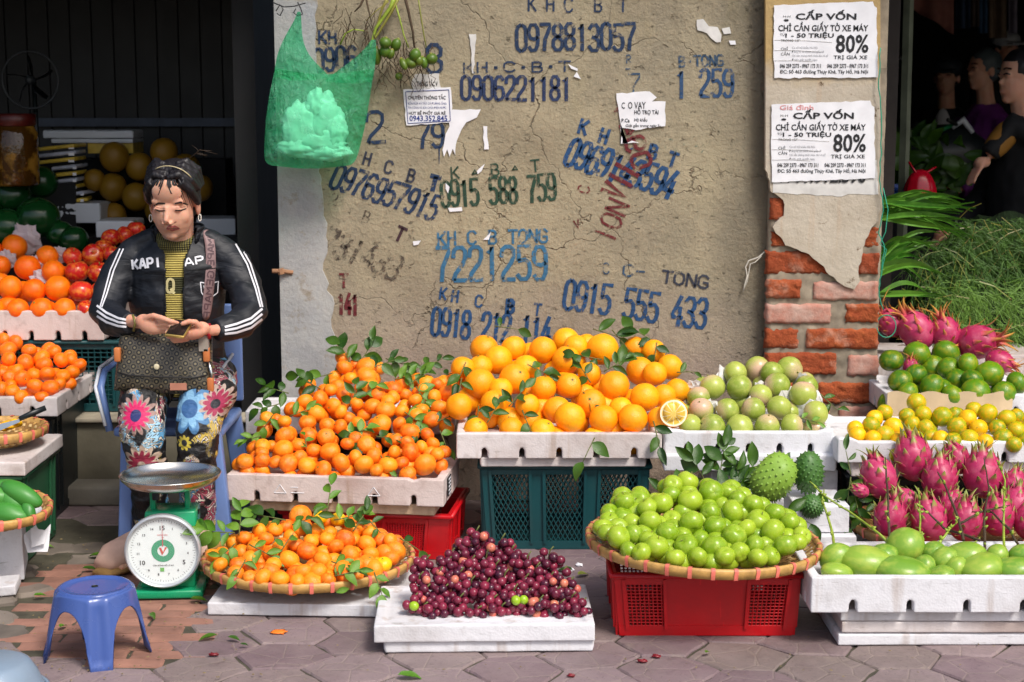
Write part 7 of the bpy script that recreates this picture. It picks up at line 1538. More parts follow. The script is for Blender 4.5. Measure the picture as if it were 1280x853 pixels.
# jacket
t = NT('jacket'); v = t.coord(rnd=False); n = t.noise(v, 7, 2, .5, .8); col = t.mix(t.step(n, .3, .7), srgb(9,12,19), srgb(16,21,31)); M_JK = t.fin(col, .58, t.bump(t.math('ADD', n, t.math('MULTIPLY', t.noise(t.coord(rnd=False, scale=(1, 1, 2.4)), 11, 2, .5, 1.0), .6)), .8, .014))
jb = MB(); JT = [(223,492,5.33,.155,.105),(223,440,5.32,.158,.115),(222,370,5.30,.160,.115),(222,325,5.29,.158,.102),(222,304,5.285,.105,.08),(222,292,5.28,.07,.062)]
torso(jb, 0, JT)
JL = [(172,316,5.30,.056),(156,333,5.29,.063),(142,358,5.26,.060),(132,390,5.19,.056),(142,401,5.12,.052),(156,404,5.07,.043),(164,404,5.045,.034)]
JR = [(276,316,5.30,.056),(291,333,5.29,.063),(305,358,5.26,.060),(314,391,5.19,.056),(302,405,5.12,.052),(284,411,5.07,.043),(270,413,5.045,.034)]
limb(jb, JL, 0, 18); limb(jb, JR, 0, 18); jb.tube([P(160,318,5.295), P(186,302,5.29), P(205,294,5.285)], [.045,.045,.04], 12); jb.tube([P(288,318,5.295), P(262,302,5.29), (P(240,294,5.285))], [.045,.045,.04], 12)

def wr(c):
    return .007*noise.noise(Vector((c.x*9, c.y*9, c.z*24)))+.003*noise.noise(c*30+Vector((5,5,5)))
me = fuse(jb, .0055, 5, wr, pO)
OPEN = [(199,286),(199,297),(206.5,320),(207,500),(229,500),(229,327),(238,306),(247,284)]
bm = bmesh.new(); bm.from_mesh(me); kill = []
def proj(w):
    d = w-CAM; k = d.dot(FWD); return 640+FPX*d.x/k, 426.5-FPX*d.dot(UP)/k
for f in bm.faces:
    c = f.calc_center_median()+pO
    if c.y < 5.29 and inpoly(*proj(c), OPEN): kill.append(f)
bmesh.ops.delete(bm, geom=kill, context='FACES'); bm.to_mesh(me); bm.free()
JV = bvh_of(me, pO)
me2 = apply_mods(me, [('SOLIDIFY', dict(thickness=.005, offset=-1))]); me2.polygons.foreach_set('use_smooth', [True]*len(me2.polygons)); me2.materials.append(M_JK); jk = link_mesh('jacket', me2, None, wo)
# stand-up collar
cb = MB(); L = []; Rr = []; M3 = []
for k in range(25):
    a = R(-128+256*k/24); c0 = P(222, 291, 5.275); c1 = P(222, 278, 5.265); e = abs(k-12)/12; x = math.sin(a); y = math.cos(a)
    L.append(c0+Vector((x*.080, y*.068+.0, -.012-.045*max(0, -y)))); M3.append(c0.lerp(c1, .5)+Vector((x*.086, y*.074, -.03*max(0, -y)))); Rr.append(c1+Vector((x*(.078+.012*e), y*.070, -.012*e-.01*max(0, -y))))
cb.strip([p-pO for p in L], [p-pO for p in M3]); cb.strip([p-pO for p in M3], [p-pO for p in Rr]); me = apply_mods(cb.mesh('c'), [('SOLIDIFY', dict(thickness=.006, offset=0)), ('SUBSURF', dict(levels=1))]); me.polygons.foreach_set('use_smooth', [True]*len(me.polygons)); link_mesh('collar', me, M_JK, wo)
M_WS = simple('white_stripe', srgb(214,214,220), .45, .1); ZIP = simple('zip_tape', srgb(10,12,16), .5)
stroke(JV, [(199,297),(206,321),(206.5,360),(206.5,412)], 2.4, ZIP, 'zip', .004); stroke(JV, [(240,300),(230,327),(230,360),(230,408)], 2.4, ZIP, 'zip', .004)
for d in (-2.2, 2.2): stroke(JV, [(152+d,311),(140+d,338),(131.5+d*.8,368),(126+d*.5,384)], 1.7, M_WS, 'sleeve_stripe', .003); stroke(JV, [(297-d*1.1,305),(311-d,330),(321-d*.8,360),(327-d*.6,384)], 2.0, M_WS, 'sleeve_stripe', .003)
for k, (a, b_) in enumerate(((0, 0), (6, 5.5), (12, 11))):
    stroke(JV, [(121,382+a*1.1),(133,391+a),(148,398+b_*.9),(158,400+b_*.8)], 2.7, M_WS, 'sleeve_stripe', .003); stroke(JV, [(328,386+a*1.1),(314,398+a),(296,405+b_),(281,409+b_*.8)], 2.8, M_WS, 'sleeve_stripe', .003)
def ptext(bv, s, xa, ya, xb, yb, h, m, nm, wd=.2, off=.004, parent=None, org=None):
    d = Vector((xb-xa, yb-ya)); Ln = d.length; d.normalize(); up = Vector((d.y, -d.x)); n = len(s); stp = Ln/(n-1+.76) if n > 1 else Ln; gw = stp*.76/.5 if n > 1 else h
    for i, ch in enumerate(s):
        if ch == ' ': continue
        for st_ in GL[ch]:
            pts = [Vector((xa, ya))+d*(i*stp+p[0]*gw)+up*(p[1]*h) for p in st_]; stroke(bv, pts, wd*h, m, nm, off, parent, 2, org)
ptext(JV, 'KAPI', 165.5, 337, 201, 334, 12, M_WS, 'jacket_letter', .24, .0035); ptext(JV, 'AP', 231.5, 333, 255, 329, 9, M_WS, 'jacket_letter', .24, .0035)
stroke(JV, [(250.5,353),(252,366),(259,376),(272,366),(273,352),(262,355),(250.5,353)], 1.3, M_WS, 'chest_emblem', .0035, sub=3); stroke(JV, [(255,357),(256,365),(261,371)], 1.2, M_WS, 'chest_emblem', .0035)
stroke(JV, [(163,341),(185,343),(203,340)], 1.0, ZIP, 'seam', .003); stroke(JV, [(232,338),(255,336),(282,335)], 1.0, ZIP, 'seam', .003)
# sweater
t = NT('sweater'); tc = t.n('TexCoord'); sx = t.n('SeparateXYZ'); t.l(tc.outputs['Object'], sx.inputs[0]); z = sx.outputs[2]; zc = lambda py: P(217, py, 5.19).z
rib = t.math('SINE', t.math('MULTIPLY', z, 6.2832/.0075)); col = t.mix(t.step(rib, -.6, .6), srgb(128,112,48), srgb(196,178,96))
band = t.math('MULTIPLY', t.step(z, zc(369), zc(367)), t.step(z, zc(346), zc(348))); col = t.mix(band, col, srgb(52,52,22)); top = t.step(z, zc(318), zc(314)); rib2 = t.math('SINE', t.math('MULTIPLY', sx.outputs[0], 6.2832/.007)); col = t.mix(top, col, t.mix(t.step(rib2, -.4, .4), srgb(36,36,20), srgb(112,104,50)))
M_SW = t.fin(col, .85, t.bump(rib, .5, .003))
sb = MB(); torso(sb, -.006, [(222,490,5.32,.145,.095),(222,440,5.31,.145,.105),(220,370,5.295,.146,.103),(220,325,5.283,.138,.090),(220,308,5.275,.10,.075)]); sb.tube([P(220,322,5.28), P(220,306,5.262), P(219,294,5.245)], [.078,.064,.0615], 20)
me = fuse(sb, .006, 4, lambda c: .0015*noise.noise(c*30), pO); me.materials.append(M_SW); link_mesh('sweater', me, None, wo); SV = bvh_of(me, pO)
ptext(SV, 'Q', 208.5, 366, 222, 366, 17, simple('cream_print', srgb(206,194,140), .7), 'sweater_letter', .2, .003)
# trousers
t = NT('floral'); v = t.coord(rnd=False); pink = srgb(196,30,92)
def V(px, py, Y): q = P(px, py, Y)-pO; return q
x = t.n('SeparateXYZ'); t.l(v, x.inputs[0]); X_, Z_ = x.outputs[0], x.outputs[2]
w1 = t.noise(v, 9, 3, .5, 1.4); vb = t.voro(v, 11, 'F1', 'Color'); sxc = t.n('SeparateColor'); t.l(vb, sxc.inputs[0]); swirl = t.math('SINE', t.math('MULTIPLY', t.noise(v, 13, 2, .5, 2.2), 42))
mask = t.step(w1, .50, .55); ptone = t.ramp(sxc.outputs[0], [(0, srgb(92,150,190)), (.3, srgb(150,190,212)), (.5, srgb(206,180,160)), (.7, srgb(150,60,80)), (.85, srgb(196,170,80)), (1, srgb(70,120,160))], 'CONSTANT')
pt = t.mix(t.step(swirl, -.2, .3), ptone, srgb(24,34,48)); pt = t.mix(t.step(swirl, .75, .9), pt, srgb(216,206,190)); col = t.mix(mask, srgb(9,9,13), pt)
def bloom(col, px, py, Y, rad, npet, c_out, c_in, c_mid, core=.28):
    q = V(px, py, Y); dx = t.math('SUBTRACT', X_, q.x); dz = t.math('SUBTRACT', Z_, q.z); rr = t.math('SQRT', t.math('ADD', t.math('POWER', dx, 2), t.math('POWER', dz, 2))); an = t.math('ARCTAN2', dz, dx)
    pe = t.math('ABSOLUTE', t.math('SINE', t.math('ADD', t.math('MULTIPLY', an, npet/2), t.math('MULTIPLY', w1, 2)))); lim = t.math('MULTIPLY', t.math('ADD', t.math('MULTIPLY', pe, .38), .62), rad); k = t.math('DIVIDE', rr, lim)
    col = t.mix(t.step(k, 1.03, .97), col, c_out); col = t.mix(t.step(k, .78, .70), col, c_in); col = t.mix(t.step(t.math('SUBTRACT', pe, t.math('MULTIPLY', k, .3)), .12, .0), col, dark(c_in, .4)) if False else col
    return t.mix(t.step(rr, rad*core+.001, rad*core-.001), col, c_mid)
col = bloom(col, 175, 515, 5.0, .062, 15, srgb(150,122,114), pink, srgb(34,44,96)); col = bloom(col, 184, 575, 5.0, .066, 13, srgb(170,148,130), srgb(126,24,50), srgb(150,130,112), .2)
col = bloom(col, 240, 508, 5.0, .078, 9, srgb(70,116,158), srgb(120,166,198), srgb(52,92,140), .35); col = bloom(col, 274, 500, 5.05, .05, 11, srgb(170,150,140), srgb(150,44,76), srgb(24,24,34)); col = bloom(col, 236, 548, 5.0, .034, 9, srgb(24,22,26), srgb(190,170,60), srgb(30,28,30), .3)
wv = t.noise(v, 20, 4, .5, .8); M_FL = t.fin(col, .6, t.bump(t.math('ADD', wv, t.math('MULTIPLY', t.noise(t.coord(rnd=False, scale=(1, 1, 2.4)), 16, 3), .8)), .8, .014))
tb = MB(); TL = [(196,470,5.35,.085),(182,494,5.16,.082),(178,510,5.02,.077),(178,535,4.985,.073),(183,575,4.985,.064),(188,622,5.02,.060),(190,655,5.05,.062)]
TR = [(262,470,5.35,.092),(262,492,5.16,.088),(252,512,5.02,.078),(247,538,4.985,.070),(246,575,4.985,.062),(247,622,5.02,.060),(248,655,5.05,.062)]
limb(tb, TL, 0, 18); limb(tb, TR, 0, 18); tb.tube([P(222,480,5.36), P(222,460,5.37)], [(.17,.11),(.165,.11)], 20, up=Vector((1,0,0))); tb.ell(P(282,492,5.12), (.035,.07,.05))
me = fuse(tb, .0055, 4, lambda c: .005*noise.noise(Vector((c.x*16, c.y*16, c.z*34)))+.003*noise.noise(c*44), pO); me.materials.append(M_FL); link_mesh('trousers', me, None, wo)
# slippers
M_SL = simple('slipper_pink', srgb(206,170,152), .8, .15, 20, .6, 60); M_SLB = simple('slipper_sole', srgb(140,108,60), .9, .3, 30, .8, 70)
for A_, tx, nm in ((fA, -.085, 1), (fB, .06, 2)):
    sb = MB(); sb.tube([Vector((A_.x-tx*.1, A_.y+.03, .055))-pO, Vector((A_.x+tx*.4, A_.y-.06, .068))-pO, Vector((A_.x+tx, A_.y-.15, .058))-pO, Vector((A_.x+tx*1.25, A_.y-.205, .048))-pO], [(.046,.046),(.052,.052),(.046,.056),(.022,.034)], 16, up=Vector((0, 0, 1))); sb.build('slipper', M_SL, wo, smooth=True)
    sb = MB(); sb.tube([Vector((A_.x-tx*.1, A_.y+.04, .02))-pO, Vector((A_.x+tx*.4, A_.y-.06, .022))-pO, Vector((A_.x+tx, A_.y-.15, .022))-pO, Vector((A_.x+tx*1.3, A_.y-.215, .02))-pO], [(.018,.05),(.020,.058),(.02,.06),(.015,.035)], 14, up=Vector((0, 0, 1))); sb.build('slipper_sole', M_SLB, wo, smooth=True)
# red bracelet, cuffs
for L_, m_, r_, nm in ((((262,406,5.02),(259,414,4.99),(262,423,5.0)), simple('bracelet_red', srgb(170,20,40), .5), .006, 'bracelet'), (((166,394,5.0),(169,404,4.985),(167,414,5.0)), simple('bracelet_olive', srgb(120,110,50), .5), .004, 'bracelet')):
    sb = MB(); sb.tube([P(*p)-pO for p in L_], r_, 8); sb.build(nm, m_, wo, smooth=True)
# phone (held: a thing of its own)
ph = empty('phone', P(224, 411, 4.945), 'small gold-edged phone in the seated woman\'s hands', 'phone'); Mp = Matrix.Rotation(R(-8), 3, 'Y') @ Matrix.Rotation(R(35), 3, 'X')
o = link_mesh('phone_body', bevelled(MB().box((0, 0, 0), (.062, .10, .009)), .003), simple('gold', srgb(190,160,90), .3, .1, Metallic=.7), ph, rot=(R(22), R(6), R(-6))); mb = MB(); mb.box((0, -.001, .0052), (.055, .088, .001)); mb.build('screen', simple('screen_dark', srgb(26,24,24), .15), ph).rotation_euler = (R(22), R(6), R(-6))
# hand bag on her lap
t = NT('bag_pattern'); v = t.coord('Object', rnd=False); x = t.n('SeparateXYZ'); t.l(v, x.inputs[0]); k = 6.2832/.030; A_ = t.math('MULTIPLY', x.outputs[0], k); B_ = t.math('MULTIPLY', x.outputs[2], k)
d1 = t.math('ABSOLUTE', t.math('SINE', t.math('MULTIPLY', t.math('ADD', A_, B_), .5))); d2 = t.math('ABSOLUTE', t.math('SINE', t.math('MULTIPLY', t.math('SUBTRACT', A_, B_), .5))); mn = t.math('MINIMUM', d1, d2)
cc = t.math('MULTIPLY', t.math('COSINE', A_), t.math('COSINE', B_)); arc = t.math('ABSOLUTE', t.math('SUBTRACT', t.math('MULTIPLY', d1, d2), .22))
col = t.mix(t.step(arc, .12, .04), srgb(26,25,25), srgb(104,94,70)); col = t.mix(t.step(t.math('MULTIPLY', d1, d2), .80, .90), col, srgb(116,106,80)); col = t.mix(t.step(mn, .08, .03), col, srgb(96,92,84)); M_BAG = t.fin(col, .38, t.bump(t.noise(v, 90, 3), .25, .003))
hbP = P(206, 455, 5.04); hg = empty('handbag', hbP, 'dark lattice-patterned shoulder bag resting on the seated woman\'s lap', 'handbag')
mb = MB(); nx, nz = 22, 14; W_, H_ = .292, .19; vs = []; fs = []
for s in (-1, 1):
    for j in range(nz+1):
        for i in range(nx+1):
            u, q = i/nx*2-1, j/nz*2-1; k = max(0, (1-abs(u)**5)*(1-abs(q)**4))**.5; xx = u*W_/2*(1+.06*(1-q)*.5); vs.append((xx, s*(.012+.032*k)+(.0 if s > 0 else .004*noise.noise(Vector((u*3, q*3, 0)))), q*H_/2*(1-.05*u*u)))
N = (nx+1)*(nz+1)
for j in range(nz):
    for i in range(nx): a = j*(nx+1)+i; fs.append((a, a+1, a+nx+2, a+nx+1)); fs.append((N+a, N+a+nx+1, N+a+nx+2, N+a+1))
bd = [i for i in range(nx+1)]+[j*(nx+1)+nx for j in range(1, nz+1)]+[nz*(nx+1)+i for i in range(nx-1, -1, -1)]+[j*(nx+1) for j in range(nz-1, 0, -1)]
for a, c in zip(bd, bd[1:]+bd[:1]): fs.append((a, N+a, N+c, c))
mb.add(vs, fs); hbd = mb.build('bag_body', M_BAG, hg, smooth=True); hbd.rotation_euler = (R(-14), R(2), 0)
mb = MB(); mb.tube([(-.14, -.036, -.035), (-.1, -.049, -.044), (0, -.054, -.046), (.1, -.049, -.044), (.14, -.036, -.035)], .0028, 6); f_ = mb.build('flap_edge', simple('piping_dark', srgb(30,28,26), .5), hg, smooth=True); f_.rotation_euler = (R(-14), R(2), 0)
hub_ = MB(); hub_.ell((-.014, -.056, .0), (.0095, .004, .0095), 16, 8); hub_.build('clasp', simple('clasp_cream', srgb(214,204,170), .3), hg, smooth=True)
M_TAN = simple('tan_leather', srgb(190,112,60), .5, .15)
mb = MB(); mb.box((.055, -.066, -.062), (.052, .004, .022)); mb.build('leather_label', simple('rose_leather', srgb(176,118,96), .5), hg); 
for x, z in ((-.142, .035), (.140, .035), (.150, -.062)): mb = MB(); mb.box((x, -.03, z), (.02, .024, .045)); link_mesh('leather_tab', bevelled(mb, .004), M_TAN, hg)
mb = MB(); mb.tube([(.147, -.032, .01), (.156, -.034, -.03), (.152, -.034, -.06)], .005, 6); mb.build('strap_ring', MT['steel'], hg, smooth=True)
mb = MB(); mb.box((.133, -.032, .072), (.03, .02, .05)); mb.build('strap_end', simple('clear_tab', srgb(150,140,130), .3), hg)
M_STRAP = simple('mauve_strap', srgb(134,108,108), .6, .15); spts = [(258,287),(262,300),(264,320),(263,345),(260,370),(257,402)]
L = []; Rr = []
for x, y in spts:
    for lst, dx in ((L, -6.2), (Rr, 6.2)): h = hit(JV, x+dx, y, .006) or P(x+dx, y, 5.2); lst.append(h-hbP)
me = MB(); me.strip(L, Rr); me = apply_mods(me.mesh('s'), [('SUBSURF', dict(levels=2)), ('SOLIDIFY', dict(thickness=.003, offset=0))]); link_mesh('strap', me, M_STRAP, hg); SB = bvh_of(me, hbP)
ptext(SB, 'EMAPE', 267.5, 291, 267.5, 332, -7.5, simple('strap_print', srgb(84,60,66), .6), 'strap_letter', .22, .0012, hg, hbP); ptext(SB, 'GEMAPE', 267.5, 340, 262, 398, -7.5, simple('strap_print', srgb(84,60,66), .6), 'strap_letter', .22, .0012, hg, hbP)
# her chair
ch = empty('plastic_chair', (pO.x, 5.3, .003), 'pale blue plastic armchair under the seated woman', 'chair'); cx0 = pO.x; CH = (cx0, 5.3, 0); MCH = MT['blue_chair']
link_mesh('seat', bevelled(MB().box((cx0+.005, 5.28, .415), (.36, .36, .03)), .01, 2, CH), MCH, ch)
for sx_, y0, y1 in ((-1, 5.08, 5.05), (1, 5.08, 5.05), (-1, 5.44, 5.52), (1, 5.44, 5.52)):
    xa, xb = cx0+(.150 if sx_ > 0 else -.118), cx0+(.19 if sx_ > 0 else -.138); w2 = .03 if sx_ > 0 else .022; mb = MB()
    mb.add([(xb-w2,y1-.02,.0),(xb+w2,y1-.02,.0),(xb+w2,y1+.02,.0),(xb-w2,y1+.02,.0),(xa-w2,y0-.02,.43),(xa+w2,y0-.02,.43),(xa+w2,y0+.02,.43),(xa-w2,y0+.02,.43)], [(0,3,2,1),(4,5,6,7),(0,1,5,4),(1,2,6,5),(2,3,7,6),(3,0,4,7)])
    link_mesh('leg', bevelled(mb, .006, 2, CH), MCH, ch)
for s in (-1, .72):
    mb = MB(); mb.tube([(cx0+s*.185, 5.10, .42), (cx0+s*.215, 5.12, .56), (cx0+s*.222, 5.2, .60), (cx0+s*.215, 5.42, .61)], [(.013,.010)]*4, 8); mb.build('armrest', MCH, ch, CH, smooth=True); mb = MB(); mb.tube([(cx0+s*.195, 5.085, .44), (cx0+s*.228, 5.105, .565), (cx0+s*.236, 5.2, .612), (cx0+s*.228, 5.42, .622)], .006, 6); mb.build('arm_rim', MT['white_plastic'], ch, CH, smooth=True)
link_mesh('backrest', bevelled(MB().box((cx0, 5.47, .62), (.38, .02, .34)), .008, 2, CH), MCH, ch)
# ------------------------------------------------------------ people in the market, far behind the pillar
def figure(px, head_y, Y, label, jm, tm, hairm, face_dir=0, hat=None, lean=0, arm=None, sleeve=None, scale=1.0, shirt=None, pose=0):
    hc = P(px, head_y, Y); s = scale; z0 = hc.z; pO2 = Vector((hc.x, hc.y, 0)); root = empty('person', pO2, label, 'person', None); b = MB(); fd = Vector((math.sin(R(face_dir)), -math.cos(R(face_dir)), 0)); sd = Vector((fd.y*-1, fd.x, 0))
    M = Matrix((sd, -fd, Vector((0, 0, 1)))).transposed()
    def q(x, f, z): return hc + sd*x + fd*f + Vector((0, 0, z))
    b.ell(q(0, -.01, .03), (.075, .09, .085), M=M); b.ell(q(0, .022, -.035), (.06, .062, .075), M=M); b.ell(q(0, .075, -.02), (.012, .022, .018), M=M); b.ell(q(0, .05, -.09), (.025, .025, .02), M=M); b.ell(q(0,.078,-.06), (.018,.01,.007), M=M)
    for sg in (-1, 1): b.ell(q(sg*.074, -.012, -.01), (.01, .018, .03), M=M); b.ell(q(sg*.03, .07, .01), (.016, .012, .01), M=M)
    b.tube([q(0, -.01, -.05), q(0, -.03, -.16), q(0, -.04, -.22)], [.05, .052, .06], 10)
    sh = -.25; hip = -.72
    b.tube([q(0, -.06, hip-.08), q(0, -.04, hip), q(0, -.04, sh-.18), q(0, -.04, sh)], [(.13,.10),(.14,.10),(.15,.11),(.14,.08)], 14, up=sd)
    legs = []
    for sg in (-1, 1): L = [(q(sg*.09, -.05, hip), .08), (q(sg*.1, .02, hip-.42), .058), (q(sg*.1, -.03, -z0+.08), .042)]; legs.append(L); b.tube([p for p, r in L], [r for p, r in L], 10); b.tube([q(sg*.1, -.06, -z0+.05), q(sg*.11, .06, -z0+.045), q(sg*.11, .15, -z0+.03)], [(.035,.04),(.035,.045),(.02,.035)], 10, up=Vector((0,0,1)))
    arms = []
    for sg in (-1, 1):
        A = [q(sg*.17, -.04, sh-.03), q(sg*.23, .0, sh-.27), q(sg*.15, .22, sh-.40)] if not arm or sg < 0 else [q(sg*.17, -.04, sh-.03)]+[hc+Vector(a) for a in arm]
        arms.append(A); b.tube(A, [.045, .038, .028][:len(A)]+[.028]*(len(A)-3), 10); d = (A[-1]-A[-2]).normalized(); b.ell(A[-1]+d*.04, (.035, .03, .025))
        for k in range(4): b.tube([A[-1]+d*.06+sd*(k-1.5)*.016, A[-1]+d*.10+sd*(k-1.5)*.017+Vector((0, 0, -.01)), A[-1]+d*(.13-.008*abs(k-1))+sd*(k-1.5)*.017+Vector((0, 0, -.03))], [.009, .008, .007], 6)
        b.tube([A[-1]+d*.02+sd*sg*-.03, A[-1]+d*.06+sd*sg*-.05], [.011, .008], 6)
    me = fuse(b, .007, 3, None, pO2); me.materials.append(M_SKIN); link_mesh('body', me, None, root)
    j = MB(); j.tube([q(0, -.05, hip-.06), q(0, -.04, hip+.1), q(0, -.04, sh-.15), q(0, -.04, sh-.02), q(0, -.035, sh+.055)], [(.175,.135),(.17,.13),(.19,.135),(.18,.11),(.085,.075)], 20, up=sd); j.tube([q(0,-.03,sh+.02), q(0,-.025,sh+.1)], [.082,.072], 14, cap=False)
    for A in arms: j.tube([A[0], A[1], A[2]] if len(A) == 3 else A, [.072, .062, .046][:len(A)]+[.05]*(len(A)-3), 12)
    me = fuse(j, .011, 3, lambda c: .006*noise.noise(c*18), pO2); me.materials.append(jm); link_mesh('jacket', me, None, root)
    if sleeve is not None:
        A = arms[1]; k = MB(); k.tube([p-pO2 for p in A[1:]], [.062, .05, .045, .05][:len(A)-1], 14); me = apply_mods(k.mesh('s'), [('SUBSURF', dict(levels=2))]); link_mesh('sleeve', me, sleeve, root)
    l = MB()
    for L in legs: l.tube([p for p, r in L], [r+.02 for p, r in L], 12)
    l.ell(q(0, -.05, hip-.02), (.15, .12, .1), M=M); me = fuse(l, .012, 3, lambda c: .005*noise.noise(c*15), pO2); me.materials.append(tm); link_mesh('trousers', me, None, root)
    if shirt is not None: k = MB(); k.ell(q(0, .062, sh-.18)-pO2, (.07, .055, .24), M=M); k.build('shirt', shirt, root, smooth=True)
    h = MB(); h.ell(q(0, -.022, .04), (.084, .096, .088), 20, 14, M=M); h.ell(q(0, -.045, 0), (.078, .06, .07), M=M)
    bm_ = fuse(h, .008, 2, lambda c: .003*noise.noise(c*40), pO2); bm = bmesh.new(); bm.from_mesh(bm_); kl = []
    for f in bm.faces:
        c = f.calc_center_median()+pO2-hc
        if c.dot(fd) > .045 and c.z < .065: kl.append(f)
    bmesh.ops.delete(bm, geom=kl, context='FACES'); bm.to_mesh(bm_); bm.free(); bm_.materials.append(hairm); link_mesh('hair', bm_, None, root)
    if hat is not None:
        k = MB(); k.ell(q(0, -.01, .062)-pO2, (.094, .106, .07), 20, 12, M=M); k.tube([q(0, .07, .05)-pO2, q(0, .12, .042)-pO2, q(0, .16, .03)-pO2], [(.008,.07),(.006,.065),(.004,.04)], 12, up=Vector((0, 0, 1))); k.build('cap', hat, root, smooth=True)
    for sg in (-1, 1): k = MB(); k.tube([q(sg*.045, .072, .012)-pO2, q(sg*.03, .083, .016)-pO2, q(sg*.016, .083, .012)-pO2], .003, 5); k.build('eye', M_LASH, root); k = MB(); k.tube([q(sg*.05, .07, .034)-pO2, q(sg*.03, .084, .038)-pO2, q(sg*.014, .083, .034)-pO2], .004, 5); k.build('eyebrow', M_BROW, root)
    return root
MBK = simple('black_leather', srgb(20,22,28), .3, .2, 8, .5, 20); MPU = simple('purple_puffer', srgb(112,48,120), .35, .25, 10, .8, 14); MDK = simple('dark_cloth', srgb(14,14,17), .8, .3, 8); MMU = simple('mustard_cloth', srgb(150,104,34), .7, .2, 10); MWS = simple('white_shirt', srgb(190,188,190), .7, .1); MJN = simple('jeans', srgb(34,40,62), .8, .2)
CAPB = simple('cap_navy', srgb(28,36,46), .7, .2)
figure(1183, 97, 10.2, 'man in dark cap and black leather jacket over white shirt in the market', MBK, MJN, M_HAIR, -28, CAPB, shirt=MWS)
figure(1228, 88, 9.2, 'person in glossy purple padded jacket with red collar in the market', MPU, MDK, simple('grey_hair', srgb(70,80,84), .5), -70, None)
figure(1274, 97, 6.8, 'man with black hair in dark clothes and mustard sleeve at the photo edge', MDK, MDK, M_HAIR, -75, None, arm=[(-.04, -.08, -.20), (-.14, -.09, -.32)], sleeve=MMU)
figure(1258, 62, 11.2, 'person in white cap mostly hidden behind the black-haired man', MDK, MDK, M_HAIR, 20, MT['white_plastic'])
figure(1106, 82, 10.8, 'person with white headwear glimpsed between pillar and pole', MDK, MDK, M_HAIR, 60, MT['white_plastic'])
# pole, post, hanging clothes, motorbike, shrub, bags
po_ = empty('metal_pole', (P(1131, 100, 6.6).x, 6.6, 0), 'thin grey-green metal pole standing right of the pillar', 'pole'); a_ = P(1128.5, 260, 6.6); b__ = P(1136.5, -20, 6.6); a0_ = po_.location; dd = (b__-a_)/(b__.z-a_.z)
mb = MB(); mb.tube([Vector((a_.x-dd.x*a_.z, 6.6, 0))-a0_, a_+dd*(1.4)-a0_], [.021, .021], 4, flat=1.0); mb.build('pole_tube', simple('pole_grey', srgb(110,116,98), .5, .3), po_)
MB().box((P(1114, 100, 6.3).x, 6.32, 1.3), (.052, .05, 2.6)).build('wooden_post', simple('post_brown', srgb(44,36,32), .7)); tag(bpy.data.objects['wooden_post'], 'wide dark post close beside the brick pillar', 'post')
for i, (x0, x1, y1, Y, c, lb_) in enumerate(((1140,1193,30,9.4,srgb(150,98,88),'dull pink cloth hanging slanted at the top of the market'),(1196,1212,36,9.6,srgb(50,70,100),'blue cloth strip hanging at the top'),(1213,1222,34,9.6,srgb(92,80,74),'brown strip between the two blue cloths'),(1223,1232,42,9.6,srgb(56,90,124),'brighter blue strip hanging'),(1235,1258,48,9.6,srgb(110,92,74),'tan cloth hanging at the top right'),(1259,1272,42,9.6,srgb(130,124,140),'pale lilac cloth hanging at the corner'))):
    vs = []; N = 14
    for j in range(8):
        for k in range(N): u = k/(N-1); yb = y1*(1 if i else (.35+1.1*u)); p = P(x0+(x1-x0)*u, -70+(yb+70)*j/7, Y); vs.append((p.x, Y+.03*math.sin(u*9+i), p.z))
    mb = MB().add(vs, [(j*N+k, j*N+k+1, (j+1)*N+k+1, (j+1)*N+k) for j in range(7) for k in range(N-1)]); me = apply_mods(mb.mesh('c'), [('SOLIDIFY', dict(thickness=.006))]); o = link_mesh('hanging_cloth', me, simple('cloth%d' % i, c, .8)); tag(o, lb_, 'cloth', 'clothes hanging in the market')
mk = empty('motorbike', (P(1180, 200, 8.4).x, 8.4, 0), 'dark motorbike with a green line parked in front of the capped man', 'motorbike'); k0 = mk.location; MG = simple('bike_green', srgb(30,120,70), .3)
def bt(pts, r, m, nm, Y=8.4, fl=1): mb = MB(); mb.tube([P(x, y, Y+dy)-k0 for x, y, dy in pts], r, 10, flat=fl); mb.build(nm, m, mk, smooth=True)
bt([(1108,168,0),(1150,167,0),(1172,164,0),(1192,156,0)], [.012,.012,.014,.01], MG, 'side_trim'); bt([(1100,200,.1),(1150,195,.1),(1200,190,.1),(1235,200,.1)], [.10,.16,.15,.08], MT['black_plastic'], 'body_shell'); bt([(1110,178,.05),(1160,172,.05),(1210,176,.05)], [.04,.055,.04], MT['black_plastic'], 'seat'); bt([(1190,160,0),(1204,150,0),(1216,166,0)], [.012,.02,.012], MT['white_plastic'], 'headlight'); bt([(1185,150,-.2),(1196,156,0),(1206,154,.2)], [.01,.01,.01], MT['dark_steel'], 'handlebar')
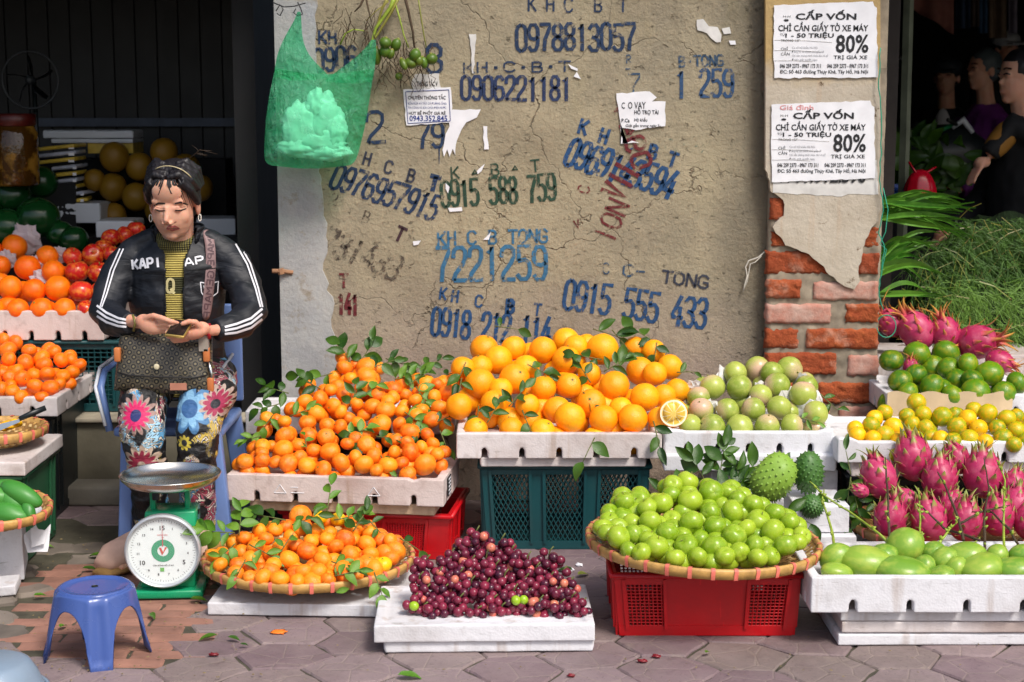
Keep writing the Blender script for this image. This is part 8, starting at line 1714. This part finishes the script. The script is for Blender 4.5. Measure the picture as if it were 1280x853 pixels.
for x in (1112, 1236):
    c = P(x, 250, 8.4); mb = MB(); mb.tube([(c.x-k0.x+math.cos(a)*.24, .1, .28+math.sin(a)*.24) for a in [k_*.2618 for k_ in range(25)]], .045, 8, cap=False); w_ = mb.build('wheel', MT['black_plastic'], mk, smooth=True); mb = MB(); mb.lathe((0, 0, 0), [(0, -.02), (.18, -.01), (.18, .01), (0, .02)], 16); rm = mb.build('rim', MT['dark_steel'], w_); rm.location = (c.x-k0.x, .1, .28); rm.rotation_euler = (R(90), 0, 0)
rb = empty('plastic_bag', P(1150, 240, 6.5), 'knotted glossy red plastic bag above the long leaves', 'plastic bag'); mb = MB(); mb.ell((0, 0, 0), (.062, .05, .07), 24, 18, fn=lambda d: 1+.14*math.sin(9*math.atan2(d.y, d.x))*(1-abs(d.z))+.3*max(0, d.z)**3); mb.build('bag_body', simple('red_film', srgb(176,12,36), .2, .2, 30), rb, smooth=True)
mb = MB(); mb.tube([(-.05, 0, .12), (-.02, 0, .075), (0, 0, .06), (.025, 0, .08), (.06, 0, .10)], [(.004,.012),(.006,.016),(.010,.012),(.006,.016),(.004,.012)], 10); mb.build('handle', MT['red_film'], rb, smooth=True)
crate('plastic_crate', 'blue plastic crate beside the pole behind the pillar', .30, .26, .14, (P(1112, 240, 6.7).x, 6.66, P(1112, 258, 6.7).z-.06), 0, 'blue_plastic', ((-.4, .4),), 'grid', .02)
MB().box((P(1120, 250, 6.8).x, 6.8, .43), (.5, .44, .84)).build('market_table', MT['shop_dark']); tag(bpy.data.objects['market_table'], 'dark table behind the pillar carrying the blue crate', 'table')
gb = empty('leafy_bush', P(1170, 205, 7.4), 'dark green leafy pile below the motorbike', 'leaf pile')
for k in range(60): p = P(random.uniform(1106, 1215), random.uniform(172, 240), 7.4+random.uniform(-.2, .2)); put_leaf(p-gb.location, (random.uniform(-1, 1), -.3, random.uniform(-.6, .8)), random.uniform(.08, .15), (random.uniform(-.4, .4), -1, .3), gb, LEAVES, 1.3)
MB().box((P(1165, 205, 7.5).x, 7.6, .5), (.62, .4, .98)).build('market_counter', MT['shop_dark']); tag(bpy.data.objects['market_counter'], 'dark counter under the leafy pile in the market', 'counter')
